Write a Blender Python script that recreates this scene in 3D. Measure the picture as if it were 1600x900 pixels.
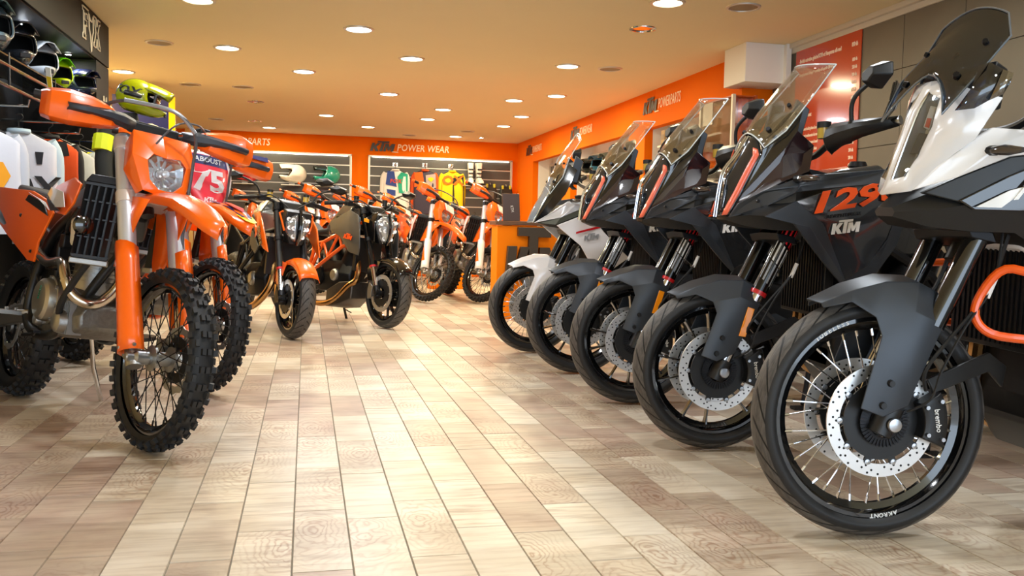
import bpy, bmesh, math, random
from mathutils import Vector, Matrix
random.seed(7)
for o in list(bpy.data.objects): bpy.data.objects.remove(o)
scene = bpy.context.scene
COL = scene.collection
PI = math.pi
R = math.radians

# ---------------------------------------------------------------- camera
cd = bpy.data.cameras.new('camera'); cd.sensor_width = 36.0; cd.lens = 31.5
cd.clip_start = 0.02; cd.clip_end = 100
cam = bpy.data.objects.new('camera', cd); COL.objects.link(cam)
cam.matrix_world = Matrix(((0.97457145, -0.00737328, -0.22395564, 0.0),
                           (-0.22299917, 0.06599664, -0.97258204, 0.0),
                           (0.02195144, 0.9977926, 0.0626742, 0.86),
                           (0, 0, 0, 1)))
scene.camera = cam

# ---------------------------------------------------------------- world: soft daylight that enters through the open shop front
w = bpy.data.worlds.new('world'); scene.world = w; w.use_nodes = True
bg = w.node_tree.nodes['Background']
bg.inputs[0].default_value = (0.70, 0.84, 1.0, 1); bg.inputs[1].default_value = 4.6

# ---------------------------------------------------------------- view
vs = scene.view_settings
vs.view_transform = 'Standard'; vs.look = 'None'; vs.gamma = 1.0; vs.use_curve_mapping = False
vs.exposure = 0.0
LAMP_W = 24.0      # watts of each ceiling downlight

# ---------------------------------------------------------------- helpers
def lin(h):
    h = h.lstrip('#')
    out = []
    for i in (0, 2, 4):
        c = int(h[i:i+2], 16) / 255
        out.append(c / 12.92 if c <= 0.04045 else ((c + 0.055) / 1.055) ** 2.4)
    return (*out, 1.0)

MATS = {}
def mat(name, col='#888888', rough=0.5, metal=0.0, coat=0.0, emis=None, estr=0.0, bump=0.0, bscale=60.0, var=0.0, spec=0.5, alpha=None):
    if name in MATS: return MATS[name]
    m = bpy.data.materials.new(name); m.use_nodes = True
    nt = m.node_tree; b = nt.nodes['Principled BSDF']
    c = lin(col) if isinstance(col, str) else (*col, 1)
    b.inputs['Base Color'].default_value = c
    b.inputs['Roughness'].default_value = rough
    b.inputs['Metallic'].default_value = metal
    b.inputs['Coat Weight'].default_value = coat
    b.inputs['Coat Roughness'].default_value = 0.04
    b.inputs['Specular IOR Level'].default_value = spec
    if emis:
        b.inputs['Emission Color'].default_value = lin(emis) if isinstance(emis, str) else (*emis, 1)
        b.inputs['Emission Strength'].default_value = estr
    if bump or var:
        tc = nt.nodes.new('ShaderNodeTexCoord'); nz = nt.nodes.new('ShaderNodeTexNoise')
        nz.inputs['Scale'].default_value = bscale; nz.inputs['Detail'].default_value = 3
        nt.links.new(tc.outputs['Object'], nz.inputs['Vector'])
        if bump:
            bp = nt.nodes.new('ShaderNodeBump'); bp.inputs['Strength'].default_value = bump; bp.inputs['Distance'].default_value = 0.01
            nt.links.new(nz.outputs['Fac'], bp.inputs['Height']); nt.links.new(bp.outputs['Normal'], b.inputs['Normal'])
        if var:
            mx = nt.nodes.new('ShaderNodeMix'); mx.data_type = 'RGBA'
            mx.inputs['A'].default_value = tuple(x * (1 - var) for x in c[:3]) + (1,)
            mx.inputs['B'].default_value = tuple(min(1, x * (1 + var)) for x in c[:3]) + (1,)
            nt.links.new(nz.outputs['Fac'], mx.inputs['Factor']); nt.links.new(mx.outputs['Result'], b.inputs['Base Color'])
    MATS[name] = m
    return m

def glassy(name, tint=(1, 1, 1), refl=0.12, fres=0.75, rough=0.02):
    """thin clear plastic: see-through body with a fresnel sheen"""
    if name in MATS: return MATS[name]
    m = bpy.data.materials.new(name); m.use_nodes = True
    nt = m.node_tree; nt.nodes.clear()
    out = nt.nodes.new('ShaderNodeOutputMaterial'); mx = nt.nodes.new('ShaderNodeMixShader')
    tr = nt.nodes.new('ShaderNodeBsdfTransparent'); gl = nt.nodes.new('ShaderNodeBsdfGlossy')
    lw = nt.nodes.new('ShaderNodeLayerWeight'); ma = nt.nodes.new('ShaderNodeMath'); ma.operation = 'MULTIPLY_ADD'
    lw.inputs['Blend'].default_value = 0.35
    ma.inputs[1].default_value = fres; ma.inputs[2].default_value = refl; ma.use_clamp = True
    tr.inputs['Color'].default_value = (*tint, 1); gl.inputs['Roughness'].default_value = rough
    gl.inputs['Color'].default_value = (1, 1, 1, 1)
    nt.links.new(lw.outputs['Fresnel'], ma.inputs[0]); nt.links.new(ma.outputs[0], mx.inputs['Fac'])
    nt.links.new(tr.outputs[0], mx.inputs[1]); nt.links.new(gl.outputs[0], mx.inputs[2]); nt.links.new(mx.outputs[0], out.inputs[0])
    MATS[name] = m
    return m

TINY = ()
class G:
    """collects geometry for one mesh"""
    def __init__(s): s.v = []; s.f = []; s.uv = None
    def add(s, vs_, fs, M=None):
        n = len(s.v)
        for p in vs_:
            p = Vector(p)
            s.v.append(M @ p if M is not None else p)
        for f in fs: s.f.append([i + n for i in f])
        return s
    def merge(s, o, M=None): return s.add(o.v, o.f, M)
    def xf(s, M):
        s.v = [M @ Vector(p) for p in s.v]; return s
    def mirror(s):
        g = G(); g.v = [Vector((p[0], -p[1], p[2])) for p in s.v]; g.f = [list(reversed(f)) for f in s.f]; return g
    def both(s):
        return s.merge(s.mirror())
    def box(s, c, d, M=None, taper=None):
        x, y, z = (t / 2 for t in d); k = taper or 1.0
        vs_ = [(-x, -y, -z), (x, -y, -z), (x, y, -z), (-x, y, -z), (-x * k, -y * k, z), (x * k, -y * k, z), (x * k, y * k, z), (-x * k, y * k, z)]
        vs_ = [Vector(p) for p in vs_]
        if M is not None: vs_ = [M @ p for p in vs_]
        vs_ = [p + Vector(c) for p in vs_]
        return s.add(vs_, [(0, 3, 2, 1), (4, 5, 6, 7), (0, 1, 5, 4), (1, 2, 6, 5), (2, 3, 7, 6), (3, 0, 4, 7)])
    def tube(s, pts, r, n=8, cap=True, sm=0, squash=None):
        pts = [Vector(p) for p in pts]
        rs = list(r) if isinstance(r, (list, tuple)) else [r] * len(pts)
        if sm:
            pts, rs = smooth(pts, rs, sm)
        vs_, fs = [], []
        m = len(pts); up = None
        for i, p in enumerate(pts):
            t = (pts[min(i + 1, m - 1)] - pts[max(i - 1, 0)])
            if t.length < 1e-9: t = Vector((0, 0, 1))
            t.normalize()
            if up is None:
                up = Vector((0, 0, 1)) if abs(t.z) < 0.9 else Vector((1, 0, 0))
            a = t.cross(up); a.normalize(); b = a.cross(t); b.normalize(); up = b
            for k in range(n):
                an = 2 * PI * k / n
                q1, q2 = (1, 1) if squash is None else squash
                vs_.append(p + (a * math.cos(an) * q1 + b * math.sin(an) * q2) * rs[i])
        for i in range(m - 1):
            for k in range(n):
                fs.append((i * n + k, i * n + (k + 1) % n, (i + 1) * n + (k + 1) % n, (i + 1) * n + k))
        if cap:
            fs.append(tuple(reversed(range(n)))); fs.append(tuple((m - 1) * n + k for k in range(n)))
        return s.add(vs_, fs)
    def lathe(s, prof, c=(0, 0, 0), axis='y', n=32, closed=False, M=None, arc=None):
        """prof: list of (radius, along-axis)"""
        vs_, fs = [], []
        m = len(prof); full = arc is None
        a0, a1 = (0, 2 * PI) if full else arc
        cnt = n if full else n + 1
        for k in range(cnt):
            an = a0 + (a1 - a0) * k / n; ca, sa = math.cos(an), math.sin(an)
            for (r, h) in prof:
                if axis == 'y': p = Vector((r * ca, h, r * sa))
                elif axis == 'z': p = Vector((r * ca, r * sa, h))
                else: p = Vector((h, r * ca, r * sa))
                if M is not None: p = M @ p
                vs_.append(p + Vector(c))
        mm = m if closed else m - 1
        flip = axis == 'y'
        for k in range(n if full else n):
            k2 = (k + 1) % cnt
            for i in range(mm):
                j = (i + 1) % m
                q = (k * m + i, k2 * m + i, k2 * m + j, k * m + j)
                fs.append(q if not flip else tuple(reversed(q)))
        return s.add(vs_, fs)
    def loft(s, secs, closed=True, cap=True):
        n = len(secs[0]); vs_ = [p for sec in secs for p in sec]; fs = []
        for i in range(len(secs) - 1):
            for k in range(n if closed else n - 1):
                k2 = (k + 1) % n
                fs.append((i * n + k, i * n + k2, (i + 1) * n + k2, (i + 1) * n + k))
        if cap and closed:
            fs.append(tuple(reversed(range(n)))); b = (len(secs) - 1) * n; fs.append(tuple(b + k for k in range(n)))
        return s.add(vs_, fs)
    def slab(s, out, off):
        """closed 3d outline pushed by the vector off"""
        n = len(out); off = Vector(off)
        a = [Vector(p) for p in out]; b = [p + off for p in a]
        fs = [tuple(range(n)), tuple(reversed(range(n, 2 * n)))]
        for k in range(n):
            k2 = (k + 1) % n
            fs.append((k, k + n, k2 + n, k2))
        return s.add(a + b, fs)
    def build(s, name, m, parent=None, sharp=35, bevel=0.0, solid=0.0, smoothsh=True, sub=0, recalc=True):
        me = bpy.data.meshes.new(name)
        me.from_pydata([tuple(p) for p in s.v], [], [tuple(f) for f in s.f])
        bm = bmesh.new(); bm.from_mesh(me)
        if recalc: bmesh.ops.recalc_face_normals(bm, faces=bm.faces)
        big = [f for f in bm.faces if len(f.verts) > 4]
        if big: bmesh.ops.triangulate(bm, faces=big)
        bm.to_mesh(me); bm.free()
        if smoothsh:
            me.shade_smooth(); me.set_sharp_from_angle(angle=R(sharp))
        me.materials.append(m)
        o = bpy.data.objects.new(name, me); COL.objects.link(o)
        if parent is not None: o.parent = parent
        if name in TINY: o['kind'] = 'stuff'
        if solid:
            md = o.modifiers.new('solid', 'SOLIDIFY'); md.thickness = solid; md.offset = 0
        if bevel:
            md = o.modifiers.new('bevel', 'BEVEL'); md.width = bevel; md.segments = 2; md.limit_method = 'ANGLE'; md.angle_limit = R(25)
        if sub:
            md = o.modifiers.new('sub', 'SUBSURF'); md.levels = sub; md.render_levels = sub
        return o

def smooth(pts, rs, k):
    """catmull-rom resampling"""
    P = [pts[0]] + pts + [pts[-1]]; Q = [rs[0]] + rs + [rs[-1]]
    op, orr = [], []
    for i in range(1, len(P) - 2):
        for j in range(k):
            t = j / k
            a, b, c, d = P[i-1], P[i], P[i+1], P[i+2]
            op.append(0.5 * ((2 * b) + (c - a) * t + (2 * a - 5 * b + 4 * c - d) * t * t + (3 * b - a - 3 * c + d) * t ** 3))
            orr.append(Q[i] + (Q[i+1] - Q[i]) * t)
    op.append(pts[-1]); orr.append(rs[-1])
    return op, orr

TINY = ('bolts', 'disc_bobbins', 'screen_bolts', 'fender_bolts', 'panel_bolts', 'guard_bolts', 'clamp_bolts', 'engine_bolts', 'radiator_fins')
def tag(o, label=None, cat=None, group=None, kind=None):
    if label: o['label'] = label
    if cat: o['category'] = cat
    if group: o['group'] = group
    if kind: o['kind'] = kind
    return o
def empty(name, loc=(0, 0, 0), rot=(0, 0, 0)):
    o = bpy.data.objects.new(name, None); COL.objects.link(o)
    o.empty_display_size = 0.05
    o.location = loc; o.rotation_euler = rot
    return o
def thing(name, label, cat, loc=(0, 0, 0), rotz=0, group=None):
    return tag(empty(name, loc, (0, 0, rotz)), label, cat, group)
CH = {}
def copy_tree(o, parent=None):
    c = o.copy(); COL.objects.link(c); c.parent = parent
    for ch in o.children: copy_tree(ch, c)
    return c

FONT_CACHE = {}
def text_geo(txt, h=1.0, depth=0.02, shear=0.0, wide=1.0, spacing=1.0, weight=0.0):
    """lettering in the x-z plane, height h, centred, facing -y"""
    key = (txt, h, depth, shear, wide, spacing, weight)
    if key not in FONT_CACHE:
        cu = bpy.data.curves.new('lettering', 'FONT'); cu.body = txt; cu.size = 1; cu.extrude = 0.5; cu.shear = shear
        cu.space_character = spacing; cu.resolution_u = 2; cu.offset = weight
        cu.align_x = 'CENTER'; cu.align_y = 'CENTER'
        ob = bpy.data.objects.new('lettering', cu); COL.objects.link(ob)
        me = bpy.data.meshes.new_from_object(ob)
        g = G(); g.v = [Vector((v.co.x * h * 1.35 * wide, -v.co.z * depth, v.co.y * h * 1.35)) for v in me.vertices]
        g.f = [list(p.vertices) for p in me.polygons]
        bpy.data.objects.remove(ob); bpy.data.curves.remove(cu); bpy.data.meshes.remove(me)
        FONT_CACHE[key] = g
    a = FONT_CACHE[key]; g = G(); g.v = [p.copy() for p in a.v]; g.f = [list(f) for f in a.f]
    return g
def frame(o, xd, yd=None, zd=None):
    """matrix: local x -> xd, local z -> zd, local y -> cross; placed at o"""
    x = Vector(xd).normalized(); z = Vector(zd).normalized(); y = z.cross(x).normalized(); z = x.cross(y).normalized()
    return Matrix(((x.x, y.x, z.x, o[0]), (x.y, y.y, z.y, o[1]), (x.z, y.z, z.z, o[2]), (0, 0, 0, 1)))

def ktm_logo(h=1.0, d=0.02, sh=0.3):
    """block italic logo: K, T with a long raised bar, M; in x-z plane facing -y, width ~2.3h"""
    g = G()
    def poly(pts): g.slab([((x + (z - 0.5) * sh) * h, -d / 2, (z - 0.5) * h) for x, z in pts], (0, d, 0))
    poly([(-1.15, 0), (-0.88, 0), (-0.88, 0.34), (-0.62, 0), (-0.28, 0), (-0.62, 0.42), (-0.32, 0.8), (-0.64, 0.8), (-0.88, 0.48), (-0.88, 0.8), (-1.15, 0.8)])
    poly([(-0.22, 0), (0.06, 0), (0.06, 0.82), (0.5, 0.82), (0.5, 1.0), (-0.66, 1.0), (-0.66, 0.86), (-0.22, 0.86)])
    poly([(0.16, 0), (0.4, 0), (0.4, 0.5), (0.56, 0.1), (0.72, 0.1), (0.88, 0.5), (0.88, 0), (1.15, 0), (1.15, 0.76), (0.8, 0.76), (0.64, 0.4), (0.5, 0.76), (0.16, 0.76)])
    return g

# ---------------------------------------------------------------- common materials
M_ORANGE = mat('orange_plastic', '#ff6808', 0.28, coat=0.5)
M_ORANGE2 = mat('orange_frame_paint', '#f25a0a', 0.3, coat=0.6)
M_BLACK = mat('black_plastic', '#101113', 0.42)
M_MATTE = mat('matte_dark_plastic', '#373c43', 0.38, 0.3)
M_GLOSSBLK = mat('gloss_black_paint', '#0b0c0e', 0.12, coat=1.0)
M_DKGREY = mat('dark_grey_plastic', '#3a3d42', 0.4)
M_WHITE = mat('white_paint', '#e9e7e6', 0.22, coat=0.8)
M_RUBBER = mat('rubber', '#151516', 0.62)
M_CHROME = mat('chrome', '#d8d9dc', 0.12, 1.0)
M_STEEL = mat('brushed_steel', '#b9bcc0', 0.3, 1.0, bump=0.03, bscale=200)
M_ALU = mat('cast_aluminium', '#a9a9a6', 0.42, 1.0, bump=0.12, bscale=160)
M_DKMETAL = mat('dark_metal', '#2a2a2c', 0.4, 0.8)
M_HEADER = mat('heated_steel', '#b58a58', 0.22, 1.0, var=0.25, bscale=9)
M_RED = mat('red_plastic', '#c8141c', 0.3, coat=0.4)
M_GOLD = mat('gold_anodised', '#b48a3c', 0.3, 1.0)
M_YELLOW = mat('yellow_fabric', '#f2d400', 0.7)
M_LENS = mat('lens_silver', '#d9dde2', 0.08, 0.85)
M_DRL = mat('white_light_guide', '#e6e6e6', 0.2, emis='#ffffff', estr=0.15)
M_AMBER = mat('amber_reflector', '#ff9a10', 0.25, coat=0.5)
M_CLEAR = glassy('clear_screen', (0.97, 0.985, 0.985), 0.03, 0.45)
M_SMOKE = glassy('smoked_screen', (0.20, 0.25, 0.33), 0.06, 0.6)
M_LIGHTCOVER = glassy('lamp_cover', (0.9, 0.92, 0.94), 0.1)
M_DISC = mat('brake_disc_steel', '#dedddb', 0.34, 0.9)
M_HOLE = mat('drilled_hole', '#1a1a1a', 0.8)
M_FLUID = mat('brake_fluid', '#c7a84a', 0.15, coat=0.6)
M_LETTER = mat('white_lettering', '#f2f2f0', 0.5)
M_GREYFRAME = mat('graphite_panel', '#4a4c4d', 0.3, coat=0.7)
# ================================================================ the room
ZC = 2.51; YB = 16.5; XR = 3.85; XS = 4.06; XL = -2.35; YF = -3.2
def wallmat(name, col, rough=0.6, var=0.05, scale=3.0, bump=0.06):
    return mat(name, col, rough, var=var, bscale=scale, bump=bump)
M_CEIL = wallmat('ceiling_paint', '#e8d8ae', 0.75, 0.02, 2)
M_WALLO = mat('orange_wall_paint', '#ee7000', 0.75, var=0.03, bscale=2, bump=0.02, spec=0.12)
M_TAN = wallmat('tan_wall_paint', '#e6c583', 0.7, 0.03)
M_WHITEWALL = wallmat('white_wall_paint', '#ece8e0', 0.6, 0.02)
M_GROUT = mat('floor_grout', '#8f897c', 0.9)

# ---- floor tile material: printed wood grain on glazed planks, per-plank variation
def tile_material():
    m = bpy.data.materials.new('wood_look_tile'); m.use_nodes = True; nt = m.node_tree; N = nt.nodes; L = nt.links
    b = N['Principled BSDF']
    geo = N.new('ShaderNodeNewGeometry'); at = N.new('ShaderNodeAttribute'); at.attribute_name = 'tv'
    off = N.new('ShaderNodeVectorMath'); off.operation = 'MULTIPLY_ADD'; off.inputs[1].default_value = (7, 9, 5)
    L.new(at.outputs['Vector'], off.inputs[0]); L.new(geo.outputs['Position'], off.inputs[2])
    def noise(vec_scale, scale, detail, dist=0.0):
        mp = N.new('ShaderNodeMapping'); mp.inputs['Scale'].default_value = vec_scale
        L.new(off.outputs[0], mp.inputs['Vector'])
        nz = N.new('ShaderNodeTexNoise'); nz.inputs['Scale'].default_value = scale; nz.inputs['Detail'].default_value = detail
        nz.inputs['Distortion'].default_value = dist; L.new(mp.outputs[0], nz.inputs['Vector']); return nz
    cloud = noise((1, 1, 1), 5.0, 4, 0.4)
    streak = noise((0.8, 7, 1), 6.0, 5, 0.6)
    sep = N.new('ShaderNodeSeparateXYZ'); L.new(at.outputs['Vector'], sep.inputs[0])
    cr = N.new('ShaderNodeValToRGB'); e = cr.color_ramp.elements
    e[0].position = 0.0; e[0].color = lin('#a08472'); e[1].position = 1.0; e[1].color = lin('#e6dac6')
    for p, c in ((0.3, '#bfa692'), (0.5, '#c9b69f'), (0.72, '#d9c9b1')):
        q = e.new(p); q.color = lin(c)
    a1 = N.new('ShaderNodeMath'); a1.operation = 'MULTIPLY_ADD'; a1.inputs[1].default_value = 0.75; L.new(sep.outputs[0], a1.inputs[0])
    a2 = N.new('ShaderNodeMath'); a2.operation = 'MULTIPLY_ADD'; a2.inputs[1].default_value = 0.9; a2.inputs[2].default_value = -0.2; L.new(cloud.outputs['Fac'], a2.inputs[0])
    L.new(a2.outputs[0], a1.inputs[2]); L.new(a1.outputs[0], cr.inputs[0])
    mx = N.new('ShaderNodeMix'); mx.data_type = 'RGBA'; mx.blend_type = 'MULTIPLY'
    r2 = N.new('ShaderNodeValToRGB'); r2.color_ramp.elements[0].position = 0.32; r2.color_ramp.elements[0].color = (0.52, 0.42, 0.36, 1); r2.color_ramp.elements[1].position = 0.55; r2.color_ramp.elements[1].color = (1, 1, 1, 1)
    L.new(streak.outputs['Fac'], r2.inputs[0]); L.new(cr.outputs[0], mx.inputs['A']); L.new(r2.outputs[0], mx.inputs['B'])
    def mt(op, a_, b_=None, c_=None):
        n = N.new('ShaderNodeMath'); n.operation = op
        for i, v in enumerate((a_, b_, c_)):
            if v is None: continue
            if isinstance(v, (int, float)): n.inputs[i].default_value = v
            else: L.new(v, n.inputs[i])
        return n.outputs[0]
    L.new(mt('MULTIPLY_ADD', sep.outputs[1], 0.5, 0.25), mx.inputs['Factor'])
    # growth rings printed round a knot inside each plank
    tc = N.new('ShaderNodeTexCoord'); so = N.new('ShaderNodeSeparateXYZ'); L.new(tc.outputs['Object'], so.inputs[0])
    rx = mt('MULTIPLY', mt('SUBTRACT', so.outputs[0], mt('MULTIPLY_ADD', sep.outputs[1], 0.14, -0.07)), 6.0)
    ry = mt('MULTIPLY', mt('SUBTRACT', so.outputs[1], mt('MULTIPLY_ADD', sep.outputs[0], 0.4, -0.2)), 2.2)
    warp = noise((1, 1, 1), 9.0, 3, 0.5)
    dist = mt('SQRT', mt('ADD', mt('MULTIPLY', rx, rx), mt('MULTIPLY', ry, ry)))
    ph = mt('MULTIPLY_ADD', dist, 62.0, mt('MULTIPLY', warp.outputs['Fac'], 34.0))
    ringv = mt('POWER', mt('MULTIPLY_ADD', mt('SINE', ph), 0.5, 0.5), 3.0)
    fade = mt('MULTIPLY', mt('GREATER_THAN', sep.outputs[2], 0.5), mt('MAXIMUM', mt('SUBTRACT', 1.1, mt('MULTIPLY', dist, 1.3)), 0.0))
    # printed cross joints: the tile imitates several short boards
    band = mt('FLOOR', mt('MULTIPLY_ADD', so.outputs[1], 11.0, mt('MULTIPLY', sep.outputs[2], 7.0)))
    wn = N.new('ShaderNodeTexWhiteNoise'); wn.noise_dimensions = '2D'; cb = N.new('ShaderNodeCombineXYZ'); L.new(band, cb.inputs[0]); L.new(sep.outputs[0], cb.inputs[1]); L.new(cb.outputs[0], wn.inputs['Vector'])
    tone = mt('MULTIPLY_ADD', wn.outputs['Value'], 0.2, 0.84)
    mx2 = N.new('ShaderNodeMix'); mx2.data_type = 'RGBA'; mx2.blend_type = 'MULTIPLY'; mx2.inputs['B'].default_value = (0.60, 0.42, 0.34, 1)
    L.new(mx.outputs['Result'], mx2.inputs['A']); L.new(mt('MULTIPLY', ringv, mt('MULTIPLY', fade, 0.75)), mx2.inputs['Factor'])
    mx3 = N.new('ShaderNodeMix'); mx3.data_type = 'RGBA'; mx3.blend_type = 'MULTIPLY'; mx3.inputs['Factor'].default_value = 1.0
    cc = N.new('ShaderNodeCombineColor'); L.new(tone, cc.inputs[0]); L.new(tone, cc.inputs[1]); L.new(tone, cc.inputs[2])
    L.new(mx2.outputs['Result'], mx3.inputs['A']); L.new(cc.outputs[0], mx3.inputs['B']); mx2 = mx3
    L.new(mx2.outputs['Result'], b.inputs['Base Color'])
    b.inputs['Roughness'].default_value = 0.34; b.inputs['Specular IOR Level'].default_value = 0.4
    bp = N.new('ShaderNodeBump'); bp.inputs['Strength'].default_value = 0.06; bp.inputs['Distance'].default_value = 0.004
    L.new(streak.outputs['Fac'], bp.inputs['Height']); L.new(bp.outputs['Normal'], b.inputs['Normal'])
    return m
M_TILE = tile_material()

floor = G().box(((XL + XS) / 2, (YB + YF) / 2, -0.035), (XS - XL + 0.4, YB - YF + 0.4, 0.06)).build('floor', M_GROUT)
tag(floor, 'light wood-look plank tile floor running through the showroom', kind='structure')
TW, TL = 0.1525, 0.495
def tile_geo(g, x, y, dz=0.0, w_=TW, l_=TL):
    e = 0.0011; c = 0.0016
    x0, x1, y0, y1 = x + e, x + w_ - e, y + e, y + l_ - e
    zt = dz; zb = -0.006
    g.add([(x0, y0, zb), (x1, y0, zb), (x1, y1, zb), (x0, y1, zb), (x0 + c, y0 + c, zt), (x1 - c, y0 + c, zt), (x1 - c, y1 - c, zt), (x0 + c, y1 - c, zt)],
          [(4, 5, 6, 7), (0, 1, 5, 4), (1, 2, 6, 5), (2, 3, 7, 6), (3, 0, 4, 7)])
cells = []
cinv = cam.matrix_world.inverted()
k0 = int(math.floor((XL + 0.03) / TW)); k1 = int(math.ceil((XS + 0.03) / TW))
for k in range(k0, k1):
    x = -0.03 + k * TW
    ph = {0: 0.0, 1: 0.0}.get(0) + [0.0, 0.27, 0.12, 0.4, 0.2, 0.33, 0.06, 0.45][(k * 3) % 8] * 1.0
    y = YF - TL + ph
    while y < YB:
        if x + TW < XS + 0.1 and y > YF - 0.4:
            c = cinv @ Vector((x + TW / 2, y + TL / 2, 0))
            d = -c.z; vis = False
            if d > 0.6:
                px = 800 + 1400 * c.x / d; py = 450 - 1400 * c.y / d
                vis = -90 < px < 1690 and py < 960
            cells.append((x, y, d if vis else 99))
        y += TL
cells.sort(key=lambda t: t[2])
variants = []
for i in range(40):
    g = G(); tile_geo(g, -TW / 2, -TL / 2)
    me = bpy.data.meshes.new('plank_tile'); me.from_pydata([tuple(p) for p in g.v], [], g.f)
    at = me.attributes.new('tv', 'FLOAT_VECTOR', 'FACE'); rv = (random.random(), random.random(), random.random())
    for q in at.data: q.vector = rv
    me.materials.append(M_TILE); variants.append(me)
for (x, y, d) in cells[:300]:
    o = bpy.data.objects.new('plank_tile', random.choice(variants)); COL.objects.link(o); o.parent = floor
    o.location = (x + TW / 2, y + TL / 2, random.uniform(-0.0006, 0.0006))
g = G(); rvs = []
for (x, y, d) in cells[300:]:
    tile_geo(g, x, y); rvs += [(random.random(), random.random(), random.random())] * 5
me = bpy.data.meshes.new('plank_tiles_far'); me.from_pydata([tuple(p) for p in g.v], [], g.f)
at = me.attributes.new('tv', 'FLOAT_VECTOR', 'FACE')
for q, rv in zip(at.data, rvs): q.vector = rv
me.materials.append(M_TILE)
o = bpy.data.objects.new('plank_tiles_far', me); COL.objects.link(o); o.parent = floor; o['kind'] = 'stuff'

def struct(name, g, m, parent=None, bevel=0.0, label=None):
    o = g.build(name, m, parent, bevel=bevel)
    if parent is None: o['kind'] = 'structure'
    if label: o['label'] = label
    return o
XM = (XL + XS) / 2; WX = XS - XL
struct('ceiling', G().box((XM, (YB + YF) / 2, ZC + 0.05), (WX + 0.6, YB - YF + 0.4, 0.1)), M_CEIL, label='smooth warm cream ceiling with recessed downlights')
struct('wall_back', G().box((XM, YB + 0.1, ZC / 2 - 0.02), (WX + 0.4, 0.2, ZC + 0.06)), M_WALLO, label='orange painted back wall with lettering band')
struct('wall_left', G().box((XL - 0.1, (8.3 + YB) / 2, ZC / 2 - 0.02), (0.2, YB - 8.3, ZC + 0.06)).box((XL - 0.1, (8.3 + YF) / 2, ZC / 2 - 0.02), (0.2, 8.3 - YF, ZC + 0.06)), M_TAN, label='plain tan wall behind the clothing display')
struct('trim_1', G().box((-1.98, YB - 0.09, ZC / 2), (0.12, 0.18, ZC)), M_TAN, label='tan pilaster at the left end of the orange back wall')

# right wall: orange front with three openings and white recesses behind it
OPEN = [(7.98, 9.97), (10.5, 12.97), (13.42, 15.3)]; ZL = 2.10
g = G(); YS = 7.45
ys = [YS] + [v for p in OPEN for v in p] + [YB]
for a, b in zip(ys[0::2], ys[1::2]): g.box((XR + 0.05, (a + b) / 2, ZC / 2 - 0.02), (0.1, b - a, ZC + 0.06))
for a, b in OPEN: g.box((XR + 0.05, (a + b) / 2, (ZC + ZL) / 2), (0.1, b - a + 0.002, ZC - ZL + 0.02))
struct('wall_right', g, M_WALLO, label='orange side wall with three shelf openings')
g = G(); XB = XR + 0.36
for a, b in OPEN:
    g.box(((XR + 0.1 + XB) / 2, a - 0.03, ZL / 2 + .06), (XB - XR - 0.1, 0.06, ZL + 0.14)); g.box(((XR + 0.1 + XB) / 2, b + 0.03, ZL / 2 + .06), (XB - XR - 0.1, 0.06, ZL + 0.14))
    g.box(((XR + 0.1 + XB) / 2, (a + b) / 2, ZL + 0.15), (XB - XR - 0.1, b - a + 0.12, 0.06))
    g.box((XB + 0.05, (a + b) / 2, ZL / 2), (0.1, b - a + 0.12, ZL + 0.36))
struct('wall_right_recess', g, M_WHITEWALL, label='white lined recesses behind the orange side wall')
struct('wall_end_return', G().box(((XR + XB) / 2 + 0.06, YS - 0.02, ZC / 2), (XB - XR + 0.3, 0.06, ZC)), M_WALLO, label='orange return at the end of the side wall')

# stone wall, built slab by slab
M_STONE = mat('stone_tile', '#6b6355', 0.45, var=0.22, bscale=2.5, bump=0.1)
M_STONEJ = mat('stone_joint', '#8b8474', 0.9)
stone = struct('wall_stone', G().box((XS + 0.1, (YS + YF) / 2, ZC / 2 - 0.02), (0.2, YS - YF, ZC + 0.06)), M_STONEJ, label='grey brown stone tiled side wall')
g = G(); g.box((0, 0, 0), (0.016, 0.594, 0.514))
st0 = None
for iy in range(-1, 17):
    y0 = 7.08 - 0.6 * iy
    if y0 - 0.3 < YF: break
    for iz in range(5):
        z0 = 0.24 + 0.52 * iz
        if z0 > 2.4: continue
        yc = y0 - 0.0
        if yc + 0.3 > YS: continue
        if st0 is None: o = g.build('stone_slab', M_STONE, stone, bevel=0.002); st0 = o
        else: o = bpy.data.objects.new('stone_slab', st0.data); COL.objects.link(o); o.parent = stone
        o.location = (XS - 0.004 - random.random() * 0.002, yc, z0)
# cornice
g = G().box((XS - 0.03, (YS + YF) / 2, ZC - 0.02), (0.06, YS - YF, 0.04)).box((XS - 0.014, (YS + YF) / 2, ZC - 0.055), (0.026, YS - YF, 0.05))
struct('trim_2', g, mat('cornice_white', '#cfc6b6', 0.6), bevel=0.004, label='pale cornice along the top of the stone wall')
g = G().box((XS - 0.006, (YS + YF) / 2, 0.04), (0.02, YS - YF, 0.08))
struct('baseboard_right', g, mat('skirting_grey', '#57534c', 0.5), label='grey skirting at the foot of the stone wall')
g = G().box((3.86, 7.28, 2.345), (0.48, 0.4, 0.33)).box((4.0, 7.06, 2.33), (0.05, 0.05, 0.36))
o = g.build('bulkhead_box', M_WHITEWALL, bevel=0.004); o['kind'] = 'structure'; o['label'] = 'white boxed-in beam end under the ceiling'

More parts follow.
